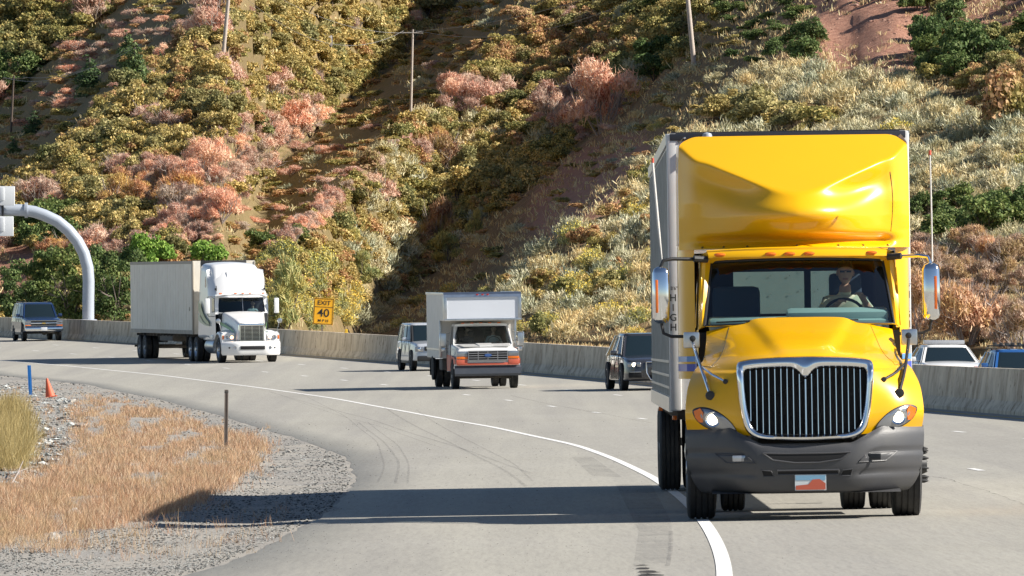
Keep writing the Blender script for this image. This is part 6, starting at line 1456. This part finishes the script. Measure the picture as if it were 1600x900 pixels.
    for sg in (-1, 1):
        m = MB(); m.add([(sg * 1.112, 2.40, 2.06), (sg * 1.137, 2.80, 2.06), (sg * 1.130, 2.80, 2.58), (sg * 1.105, 2.48, 2.58)], [(0, 1, 2, 3)]); m.build('side_window', mat('tan_side_glass', (.14, .14, .10), .1, coat=.5), T)
        m = MB(); P_ = [(3.55, 3.05), (3.78, 3.02), (3.82, 3.30), (3.72, 3.48), (3.56, 3.30)]; m.prism([(sg * 1.212, y, z) for y, z in P_], (sg * .01, 0, 0)); m.build('sleeper_window', mat('brown_glass', (.08, .05, .035), .1, coat=.5), T)
        m = MB(); P_ = []
        for y0_, z0_, z1_ in ((5.4, 2.10, 2.50), (4.9, 1.90, 2.34), (4.4, 1.72, 2.02), (3.8, 1.58, 1.78), (3.2, 1.52, 1.66), (3.1, 1.51, 1.64)): P_.append([(sg * 1.218, y0_, z0_), (sg * 1.218, y0_, z1_)])
        m.grid(P_, 0, False); m.grid([[(sg * 1.219, y0_, z0_), (sg * 1.219, y0_, z1_)] for y0_, z0_, z1_ in ((5.4, 1.70, 2.00), (4.9, 1.60, 1.82), (4.4, 1.54, 1.66), (3.8, 1.48, 1.545), (3.1, 1.46, 1.50))], 1, False)
        m.build('side_stripe', [M_GRN, M_GRN2], cab, fix=False)
        m = MB(); m.grid([[(sg * .955, 1.9, 1.50), (sg * .955, 1.9, 1.64)], [(sg * .875, 1.55, 1.44), (sg * .865, 1.55, 1.57)], [(sg * .735, .95, 1.30), (sg * .725, .95, 1.40)], [(sg * .665, .5, 1.20), (sg * .655, .5, 1.25)]], 0, False); m.build('hood_stripe', M_GRN, T, fix=False)
        m = MB(); m.lathe([(0, 2.45), (.30, 2.45), (.315, 2.5), (.315, 4.2), (.30, 4.25), (0, 4.25)], (sg * .88, 0, .66), 'Y', 20); m.build('fuel_tank', M_ALU, T)
        m = MB(); m.box((sg * 1.10, 3.6, 1.00), (.12, 2.0, .22), 0, None, .03); m.build('side_skirt', M_WS, T)
        m = MB(); m.tube([(sg * 1.08, 2.45, 2.66), (sg * 1.38, 2.25, 2.66), (sg * 1.40, 2.25, 2.62), (sg * 1.40, 2.25, 1.92), (sg * 1.36, 2.25, 1.86), (sg * 1.10, 2.45, 1.86)], .016, 6); m.build('mirror_frame', M_BLK if sg < 0 else M_BLK, T)
        m = MB(); m.box((sg * 1.42, 2.22, 2.28), (.20, .10, .62), 0, None, .045); mm = m.build('mirror', M_WS, T); m = MB(); m.box((sg * 1.42, 2.275, 2.28), (.16, .01, .56)); m.build('mirror_glass', M_MIR, mm)
        m = MB(); m.tube([(sg * 1.12, .75, 1.16), (sg * 1.20, .7, 1.50), (sg * 1.24, .72, 1.62)], .012, 6); m.lathe([(.0, -.05), (.09, -.03), (.105, .02), (0, .03)], (sg * 1.26, .72, 1.68), 'Y', 14); m.build('convex_mirror', M_ALU, T)
        m = MB(); m.lathe([(.05, -.04), (.05, .04)], (sg * 1.0, 2.6, 2.96), 'Z', 8); m.tube([(sg * 1.0, 2.5, 2.88), (sg * 1.0, 2.5, 3.1)], .02, 6); m.build('roof_horn', M_BLK, T)
        wheel(T, sg * 1.03, 1.30, .51, .28, sg, 'disc', M_ALU)
        for y in (6.0, 7.3): wheel(T, sg * 1.10, y, .51, .25, sg, 'disc', M_ALU); wheel(T, sg * .80, y, .51, .25, sg, 'disc', M_WHEEL)
        m = MB(); m.box((sg * .95, 8.0, .65), (.60, .015, .7)); m.build('mud_flap', M_BLK, T)
    m = MB(); [m.box((x, 4.4, .80), (.09, 7.0, .26)) for x in (-.43, .43)]; m.tube([(-.95, 1.3, .5), (.95, 1.3, .5)], .07, 8); [m.tube([(-1, y, .52), (1, y, .52)], .1, 8) for y in (6.0, 7.3)]; m.box((0, .8, .5), (1.1, .9, .35)); m.box((0, 6.6, 1.0), (1.1, 1.3, .08)); m.build('chassis', M_STEEL, T)
    # trailer
    y0, y1, zb, zt = 6.15, 20.9, 1.12, 4.12; m = MB(); m.box((0, (y0 + y1) / 2, (zb + zt) / 2), (2.58, y1 - y0, zt - zb)); tr = m.build('trailer', M_WSS, T)
    for sg in (-1, 1):
        m = MB(); k = y0 + .3
        while k < y1 - .2: m.box((sg * 1.293, k, 2.65), (.012, .05, 2.7)); k += .61
        for z in (1.52, 1.86, 2.20, 2.60): m.box((sg * 1.294, (y0 + y1) / 2, z), (.010, y1 - y0 - .3, .022))
        m.build('side_ribs', M_WSS, tr); m = MB(); m.box((sg * 1.292, (y0 + y1) / 2, 1.2), (.03, y1 - y0, .16)); m.build('bottom_rail', mat('weathered_rail', (.42, .38, .32), .6, noise=(3, .8, (.25, .22, .18))), tr)
        m = MB(); m.box((sg * 1.292, (y0 + y1) / 2, 4.06), (.03, y1 - y0, .12)); m.build('top_rail', mat('tan_rail', (.36, .32, .26), .6), tr)
        m = MB(); m.box((sg * 1.28, y0 + .1, 2.6), (.06, .26, 2.98), 0, None, .02); m.box((sg * 1.295, y0 + .75, 2.15), (.03, .10, .16)); m.build('corner_post', mat('tan_post', (.36, .32, .26), .6), tr)
        for y in (17.9, 19.2): wheel(tr, sg * 1.12, y, .51, .25, sg, 'disc'); wheel(tr, sg * .82, y, .51, .25, sg, 'disc')
    m = MB(); m.box((0, y0 + .01, 3.8), (1.9, .06, .66), 0, None, .03); m.build('refrigeration_lip', M_BLK, tr)
    m = MB(); [m.box((0, y0 + 1 + .8 * k, 1.05), (2.4, .08, .10)) for k in range(17)]; [m.box((x, 18.5, .85), (.10, 3.6, .28)) for x in (-.5, .5)]; [m.tube([(-.9, y, .52), (.9, y, .52)], .07, 8) for y in (17.9, 19.2)]; m.box((0, y1 - .1, .55), (2.3, .08, .10)); [m.tube([(x, 9.4, 1.0), (x, 9.4, .4)], .06, 8) for x in (-.75, .75)]; m.box((0, 13.2, .92), (2.3, 3.0, .22)); m.build('underframe', M_STEEL, tr)
    return T
WS = white_semi(); p = gp(392, 566); ws_rz = .222; place(WS, p.x + .12, p.y - 1.2, ws_rz, .01, 0); bpy.context.view_layer.update()
person('driver of the white semi in a pale top', WS.matrix_world @ Vector((.48, 2.50, 1.62)), ws_rz, 1.0, (.5, .5, .5), ((-.10, -.20, .38), (.13, -.20, .42)))
# ================================================================== ROADSIDE THINGS
M_GALV = mat('galvanised_grey', (.40, .44, .50), .45, .15, noise=(1.0, .4, (.33, .37, .43)))
def D_at_barrier(xpix, off):
    lo, hi = 60., 500.
    for _ in range(40):
        D = (lo + hi) / 2
        if 800 + FPX * (xb(D) + off) / D > xpix: lo = D
        else: hi = D
    return D
# ---- sign gantry: a bent pipe with its arm running out of the frame at the left
Dg = D_at_barrier(138, 1.1); G = empty('sign_gantry', (at(138, 500, Dg).x, Dg, CZ + prof(Dg) - .2)); tag(G, 'grey curved pipe gantry rising behind the barrier at the far left', 'gantry')
def rel(v): return tuple(Vector(v) - G.location)
px_path = [(138, 512), (138, 470), (138.5, 440), (137, 418), (131, 396), (121, 377), (107, 360), (90, 346), (70, 336.5), (54, 331), (38, 328.5), (-20, 327), (-160, 324), (-380, 320)]
m = MB(); m.tube([rel(at(x, y, Dg)) for x, y in px_path], .30, 20, 0, True); m.build('bent_pipe', M_GALV, G, sharp=60)
for xf in (41, 3):
    m = MB(); c = rel(at(xf, 328.5 if xf > 20 else 327.6, Dg)); m.lathe([(.30, -.07), (.39, -.07), (.39, -.01), (.36, -.01), (.36, .01), (.39, .01), (.39, .07), (.30, .07)], c, 'X', 24); m.build('flange', M_GALV, G, sharp=30)
m = MB(); c = rel(at(138, 503, Dg)); m.box(c, (1.1, 1.1, .14), 0, None, .02); m.lathe([(.44, 0), (.44, .12), (.33, .14)], c, 'Z', 20); m.build('base_plate', M_GALV, G)
M_SGN = mat('sign_back_white', (.66, .68, .70), .5); 
for y0_, y1_, xr_ in ((291, 321, 23), (338, 369, 21)):
    a_, b_ = at(-60, y1_, Dg - .5), at(xr_, y0_, Dg - .5); m = MB(); m.box(rel(((a_.x + b_.x) / 2, Dg - .48, (a_.z + b_.z) / 2)), (b_.x - a_.x, .22, b_.z - a_.z), 0, None, .03)
    s_ = m.build('sign_cabinet', M_SGN, G); m = MB(); q_ = at(11, 0, Dg).x - G.location.x; m.box((q_ - .25, Dg - .61 - G.location.y, (a_.z + b_.z) / 2 - G.location.z + .1), (.28, .05, b_.z - a_.z - .3), 0, None, .02); m.build('hatch', M_SGN, s_)
m = MB(); c = at(6, 330, Dg - .3); m.box(rel((c.x - .05, c.y, c.z)), (.10, .35, 1.9)); m.build('bracket', M_BLK, G)
# ---- EXIT 40 MPH advisory sign
Ds = D_at_barrier(505, 1.3); M_SY = mat('warning_yellow', (.84, .42, .01), .5); S = empty('speed_sign', (at(503, 500, Ds).x, Ds, CZ + prof(Ds) - .25)); tag(S, 'yellow EXIT 40 MPH advisory sign standing behind the barrier', 'sign')
c = at(505.5, 486.5, Ds); cr_ = Vector(c) - S.location; tilt = R(3.5); k = Ds / FPX; Wd, Hd = 31.5 * k, 41.5 * k
m = MB(); m.box(tuple(cr_), (Wd, .012, Hd), 0, (0, tilt, 0), 0); pn = m.build('sign_panel', M_SY, S)
def on_sign(x, z): return (cr_.x + (x * math.cos(tilt) + z * math.sin(tilt)) * k, cr_.y - .012, cr_.z + (-x * math.sin(tilt) + z * math.cos(tilt)) * k)
m = MB()
for x, z, w_, h_ in ((0, 19.6, 30, .8), (0, -19.6, 30, .8), (-14.6, 0, .8, 40), (14.6, 0, .8, 40), (0, 6.8, 29, .7)): m.box(on_sign(x, z), (w_ * k, .004, h_ * k), 0, (0, tilt, 0))
m.build('border', M_INK, pn)
for tx, sz, x, z in (('EXIT', 9.4, 0, 13), ('40', 17.5, 0, -3.0), ('M P H', 6.0, 0, -14.8)): text_mesh(tx, sz * k, M_INK, pn, on_sign(x, z), (R(90), tilt, 0), 'lettering', .002, (1.08, 1))
m = MB(); m.box((0, .04, cr_.z / 2 - .2), (.07, .05, cr_.z + .9)); m.build('post', M_BARK, S)
# ---- small yellow marker on the barrier
Dm = D_at_barrier(541, .34); m = MB(); m.box((0, 0, .06), (.11, .06, .16), 0, None, .015); m.box((0, 0, .0), (.16, .10, .03), 0, None, .005); o = m.build('barrier_marker', mat('marker_yellow', (.7, .45, .03), .5)); o.location = (xb(Dm) + .34, Dm, CZ + prof(Dm) + 1.035); tag(o, 'small yellow reflector marker on top of the barrier', 'marker')
# ---- blue post, cone, metal post
def gpt(x, y): p = gp(x, y); return Vector((p.x, p.y, ground_z(p.x, p.y)))
p = gpt(48, 617); k = p.y / FPX; m = MB(); m.loft([[(a_ * .055 + t_ * -.05, b_ * .018 - .015 * a_ * a_, z) for a_, b_ in ((-1, -1), (-.5, -1.6), (0, -2), (.5, -1.6), (1, -1), (1, 1), (-1, 1))] for z, t_ in ((-.1, 0), (.45, .5), (.93, 1))], 0, False); o = m.build('marker_post', mat('blue_plastic', (.01, .16, .50), .5), None); o.location = p; tag(o, 'bright blue flexible marker post at the edge of the gravel', 'post')
p = gpt(79, 621); cn = empty('traffic_cone', p); tag(cn, 'faded orange traffic cone leaning left beside the blue post', 'cone'); cn.rotation_euler = (0, R(-11), 0)
M_ORA = mat('faded_orange', (.62, .12, .05), .6, noise=(8, .6, (.48, .10, .05))); m = MB(); m.lathe([(.155, .03), (.03, .60), (.022, .60), (.0, .60)], (0, 0, 0), 'Z', 20); m.build('cone_body', M_ORA, cn); m = MB(); m.box((0, 0, .015), (.40, .40, .035), 0, None, .012); m.build('base', M_ORA, cn)
p = gpt(353, 698); po = empty('metal_post', p); tag(po, 'rusty steel channel post standing alone in the orange grass', 'post'); po.rotation_euler = (0, R(.6), 0)
m = MB(); m.loft([[(-.035, -.0, z), (-.035, -.03, z), (-.015, -.03, z), (-.012, -.01, z), (.012, -.01, z), (.015, -.03, z), (.035, -.03, z), (.035, 0, z)] for z in (-.1, 1.10)], 0, False); m.build('channel', mat('rusty_steel', (.30, .25, .21), .55, .4, noise=(5, .8, (.16, .11, .08))), po); m = MB(); m.box((0, -.008, 1.06), (.075, .05, .05), 0, None, .005); m.build('cap', M_STEEL, po)
# ---- power poles and lines
M_POLE = mat('weathered_pole', (.50, .43, .37), .8, noise=(4, .6, (.36, .29, .24))); M_POLED = mat('dark_pole', (.10, .075, .06), .9)
def pole(bx, by, tx, ty, wpx, lab, arm=None, mt_=M_POLE, D=None):
    b = hp(bx, by); Dp = b.y; t_ = at(tx, ty, Dp); k = Dp / FPX; root = empty('power_pole', b); tag(root, lab, 'power pole'); r_ = wpx / 2 * k; v = t_ - b
    m = MB(); m.tube([(-v.x * .05, 0, -v.z * .05), tuple(v * .5), tuple(v)], [r_ * 1.1, r_, r_ * .8], 10); m.build('shaft', mt_, root); ends = [t_]
    if arm:
        al, ay, sk = arm; c = v * (1 - ay); m = MB(); m.box(tuple(c), (al * k, r_ * 1.4, 1.1 * k), 0, (0, sk, 0)); ca = m.build('crossarm', mt_, root); ends = []
        for s_ in (-.46, -.2, .2, .46):
            q_ = Vector((c.x + s_ * al * k * math.cos(sk), 0, c.z - s_ * al * k * math.sin(sk))); m = MB(); m.lathe([(.6 * k, 0), (.9 * k, 1.0 * k), (.5 * k, 2.2 * k), (0, 2.4 * k)], tuple(q_), 'Z', 8); m.build('insulator', M_BLK, ca); ends.append(b + q_ + Vector((0, 0, 2.4 * k)))
    return ends
e1 = pole(349, 84, 361, -46, 6.0, 'leaning pale wooden pole at the crest of the left ridge', (34, .06, 0))
e2 = pole(641.5, 196, 645, 46, 4.0, 'tall pale wooden pole standing in the shaded middle gully', (32, .035, R(2)))
e3 = pole(1085, 108, 1069, -60, 7.5, 'pale wooden pole leaning left above the yellow truck', (50, .05, 0))
e4 = pole(16.5, 217, 21.5, 118, 3.6, 'dark pole with crossarms in the far left gully', (34, .05, 0), M_POLED)
M_WIRE = mat('grey_wire', (.30, .29, .28), .6)
def wire(a_, b_, sag, lab):
    m = MB(); pts = [a_.lerp(b_, t_) - Vector((0, 0, sag * 4 * t_ * (1 - t_))) for t_ in np.linspace(0, 1, 25)]; rr = [p_.y / FPX * .27 for p_ in pts]
    m.tube(pts, rr, 4, 0, False, False); o = m.build('power_line', M_WIRE, None); tag(o, lab, 'power line')
wire(e4[0], e1[0], 3.2, 'lower sagging wire from the far left pole up to the ridge pole'); wire(e4[3], e1[3], 2.4, 'upper sagging wire from the far left pole up to the ridge pole')
wire(e1[0], e2[0], 3.0, 'wire from the ridge pole down to the middle gully pole'); wire(e1[3], e2[3], 1.5, 'higher wire from the ridge pole to the middle gully pole')
wire(e2[1], e3[1], 1.0, 'wire from the middle gully pole to the pole above the yellow truck'); wire(e2[3], e3[3], 2.2, 'lower wire from the middle gully pole to the pole above the yellow truck')
# ---- grass, rubble and loose stones of the island at lower left
GAIN = 1.0
M_REDG = foliage_mat('rusty_dry_grass', [(.34, .16, .085), (.52, .27, .145), (.66, .39, .24), (.74, .57, .40)], (1.1, (.56, .38, .21)), trans=.2)
M_STRAW = foliage_mat('straw_grass', [(.28, .19, .06), (.44, .31, .11), (.60, .46, .22), (.50, .37, .15)], trans=.25); M_GRNG = foliage_mat('green_tuft_blades', [(.06, .13, .02), (.12, .22, .04)])
def inpoly(x, y, P_):
    c = False; j = len(P_) - 1
    for i in range(len(P_)):
        if (P_[i][1] > y) != (P_[j][1] > y) and x < (P_[j][0] - P_[i][0]) * (y - P_[i][1]) / (P_[j][1] - P_[i][1]) + P_[i][0]: c = not c
        j = i
    return c
RED = [(-40, 862), (40, 842), (120, 826), (200, 820), (275, 800), (335, 772), (372, 750), (398, 725), (424, 706), (405, 688), (350, 672), (300, 655), (262, 642), (200, 626), (150, 620), (100, 640), (130, 665), (110, 690), (100, 720), (60, 742), (-40, 770)]
RUB = [(-40, 600), (30, 600), (70, 604), (120, 632), (142, 645), (120, 690), (92, 722), (60, 745), (-40, 775)]
rng = np.random.default_rng(21); pts = []; hts = []
while len(pts) < 11500:
    x, y = rng.uniform(-45, 440), rng.uniform(605, 870); n_ = float(vnoise(np.array(x / 30), np.array(y / 9), 33)) + .5 * float(vnoise(np.array(x / 9), np.array(y / 4), 34))
    if inpoly(x + rng.normal(0, 7), y + rng.normal(0, 3), RED): dens = .62 + 1.7 * n_ - (.4 if ((x - 350) / 18) ** 2 + ((y - 700) / 6) ** 2 < 1 else 0)
    else: dens = .05 if inpoly(x, y, RUB) else (.012 if (x > 250 and y > 660) else (.03 if gp(x, y).x < xleft(gp(x, y).y) - .3 else 0)) + (.25 if (x < 130 and 838 < y < 868 and n_ > .1) else 0)
    if rng.random() > dens: continue
    q_ = gpt(x, y); pts.append(tuple(q_)); hts.append((.07 + .09 * rng.random() + .10 * max(0, n_)) * (1.15 if y > 640 else .8))
pts = np.array(pts); V, k_ = blades(pts, np.array(hts), .5 * pts[:, 1] / FPX, 10, np.full(len(pts), .05), rng, .45)
o = bpy.data.objects.new('rusty_grass', raw_mesh('rusty_grass', V, k_, [M_REDG])); C.objects.link(o); tag(o, 'rust orange dry grass covering the roadside island', 'grass', kind='stuff')
pts = []
while len(pts) < 1500:
    x, y = rng.normal(8, 26), rng.uniform(640, 738)
    if x > 58 - abs(y - 690) * .35 + 9 * math.sin(y * .23) or x < -60 or rng.random() < .25 + .8 * float(vnoise(np.array(x / 9), np.array(y / 7), 44)): continue
    pts.append(tuple(gpt(x, y)))
pts = np.array(pts); V, k_ = blades(pts, rng.uniform(.25, .62, len(pts)), .5 * pts[:, 1] / FPX, 13, np.full(len(pts), .07), rng, .38)
o = bpy.data.objects.new('straw_grass', raw_mesh('straw_grass', V, k_, [M_STRAW])); C.objects.link(o); tag(o, 'tall straw yellow grass at the left edge of the frame', 'grass', kind='stuff')
pts = np.array([tuple(gpt(rng.normal(8, 9), rng.normal(727, 3))) for _ in range(90)]); V, k_ = blades(pts, rng.uniform(.08, .16, len(pts)), .8 * pts[:, 1] / FPX, 10, np.full(len(pts), .05), rng, .5)
o = bpy.data.objects.new('green_tuft', raw_mesh('green_tuft', V, k_, [M_GRNG])); C.objects.link(o); tag(o, 'small patch of fresh green grass at the left edge', 'grass')
def stones(name, lab, sampler, n_, mt_, flat=.5):
    base = np.array([(1, 0, 0), (-1, 0, 0), (0, 1, 0), (0, -1, 0), (0, 0, 1), (0, 0, -1), (.7, .7, .5), (-.7, .7, .5), (.7, -.7, .5), (-.7, -.7, .5)], float)
    F0 = [(4, 6, 0), (4, 0, 8), (4, 8, 3), (4, 3, 9), (4, 9, 1), (4, 1, 7), (4, 7, 2), (4, 2, 6), (0, 6, 2, 5), (2, 7, 1, 5), (1, 9, 3, 5), (3, 8, 0, 5)]
    vs, fs = [], []
    for i in range(n_):
        c, r_ = sampler(); a = rng.uniform(0, 6.28); sc_ = np.array([rng.uniform(.7, 1.5), rng.uniform(.7, 1.2), rng.uniform(.35, .8)]) * r_
        q_ = base * rng.uniform(.75, 1.15, (10, 1)) * sc_; q_ = q_ @ np.array([[math.cos(a), math.sin(a), 0], [-math.sin(a), math.cos(a), 0], [0, 0, 1]]) + np.array(c) + np.array([0, 0, r_ * .12])
        b = len(vs) * 1; vs += q_.tolist(); fs += [tuple(b + j for j in f) for f in F0]
    me_ = bpy.data.meshes.new(name); me_.from_pydata(vs, [], fs); me_.materials.append(mt_); o = bpy.data.objects.new(name, me_); C.objects.link(o); tag(o, lab, 'gravel', kind='stuff')
M_STN = foliage_mat('loose_stone', [(.06, .059, .055), (.14, .137, .125), (.24, .235, .22), (.46, .45, .42)], trans=0); M_RUB = foliage_mat('pale_rubble', [(.05, .048, .045), (.30, .29, .26), (.48, .46, .43), (.68, .66, .62)], trans=0)
def s_gravel():
    while True:
        y = 582 + 330 * rng.random() ** .8; x = rng.uniform(-50, 560); p_ = gp(x, y)
        if p_.x < xleft(p_.y) - .02 and not (inpoly(x, y, RED) and rng.random() < .8): break
        if p_.x < xleft(p_.y) + .5 and rng.random() < .06: return (p_.x, p_.y, p_.z), rng.uniform(.5, 1.0) * p_.y / FPX
    return tuple(gpt(x, y)), rng.uniform(.7, 2.3) * p_.y / FPX * (1.0 if y > 700 else .8)
stones('loose_stones', 'loose grey gravel along the edge of the pavement', s_gravel, 20000, M_STN)
def s_rub():
    while True:
        x, y = rng.uniform(-40, 145), rng.uniform(600, 770)
        if inpoly(x, y, RUB) and (x > 35 or y > 720 or y < 640): break
    return tuple(gpt(x, y)), rng.uniform(2.6, 9.5) * (rng.random() ** 1.2 + .4) * 95 / FPX
stones('rubble', 'pale broken rubble lying between the straw and the rusty grass', s_rub, 1300, M_RUB)
for x, y, r_, lab in ((112, 628, .16, 'dark edged flat rock at the top of the rubble'), (66, 690, .14, 'grey blue flat rock low in the rubble'), (52, 672, .12, 'small grey rock beside the straw grass'), (82, 840, .10, 'dark clod on the gravel at the lower left'),
                      (345, 702, .10, 'pale stone left of the foot of the metal post'), (360, 702, .08, 'pale stone right of the foot of the metal post'), (118, 806, .13, 'white flat stone low in the rusty grass'), (452, 704, .05, 'small dark stone alone on the gravel')):
    put_rock(rocks_g[int(x) % 4], gpt(x, y) + Vector((0, 0, .02)), r_, lab)
# bits of grit thrown onto the pavement
def s_grit():
    while True:
        x, y = rng.uniform(300, 1250), rng.uniform(655, 900); p_ = gp(x, y)
        if p_.x > xleft(p_.y) and rng.random() < (1.0 if x < 900 else .35): return (p_.x, p_.y, p_.z), rng.uniform(.35, .95) * p_.y / FPX
stones('pavement_grit', 'scattered dark grit on the paved pull-out', s_grit, 650, mat('dark_grit', (.07, .065, .06), .9))
# rock outcrops high in the middle
M_OUT = mat('grey_outcrop', (.24, .22, .21), .9, noise=(1.5, .9, (.10, .09, .09)), bump=(3, 1.0)); rocks_o = [rock_mesh('rock_outcrop', (1, .8, .9), M_OUT, rng) for _ in range(2)]
for x, y, w_, lab in ((508, 66, 16, 'larger grey rock outcrop high in the middle of the slope'), (540, 82, 9, 'smaller grey rock outcrop right of the larger one'), (720, 20, 12, 'pale bleached rock near the top of the frame')):
    p = hp(x, y); r_ = w_ * p.y / FPX; o = bpy.data.objects.new('rock_outcrop', rocks_o[int(w_) % 2]); C.objects.link(o); o.location = p; o.scale = (r_, r_, r_ * 1.3); o.rotation_euler = (.5, .6, .9); tag(o, lab, 'rock')

a_, b_ = gpt(10, 772) + Vector((0, 0, .02)), gpt(36, 738) + Vector((0, 0, .16)); m = MB(); m.tube([a_, a_.lerp(b_, .5) + Vector((.03, 0, .03)), b_], [.012, .010, .006], 6); m.tube([a_.lerp(b_, .6), a_.lerp(b_, .6) + Vector((.12, .6, .05))], [.006, .004], 5); o = m.build('fallen_stick', M_TWIG, None); tag(o, 'thin bleached stick lying at the lower left edge', 'stick')
a_ = gpt(60, 664); m = MB(); m.tube([a_, a_ + Vector((-.05, 0, .12)), a_ + Vector((-.02, 0, .26))], [.02, .014, .008], 6); o = m.build('dead_stem', M_BARK, None); tag(o, 'short dark dead stem sticking up beside the straw grass', 'stem')
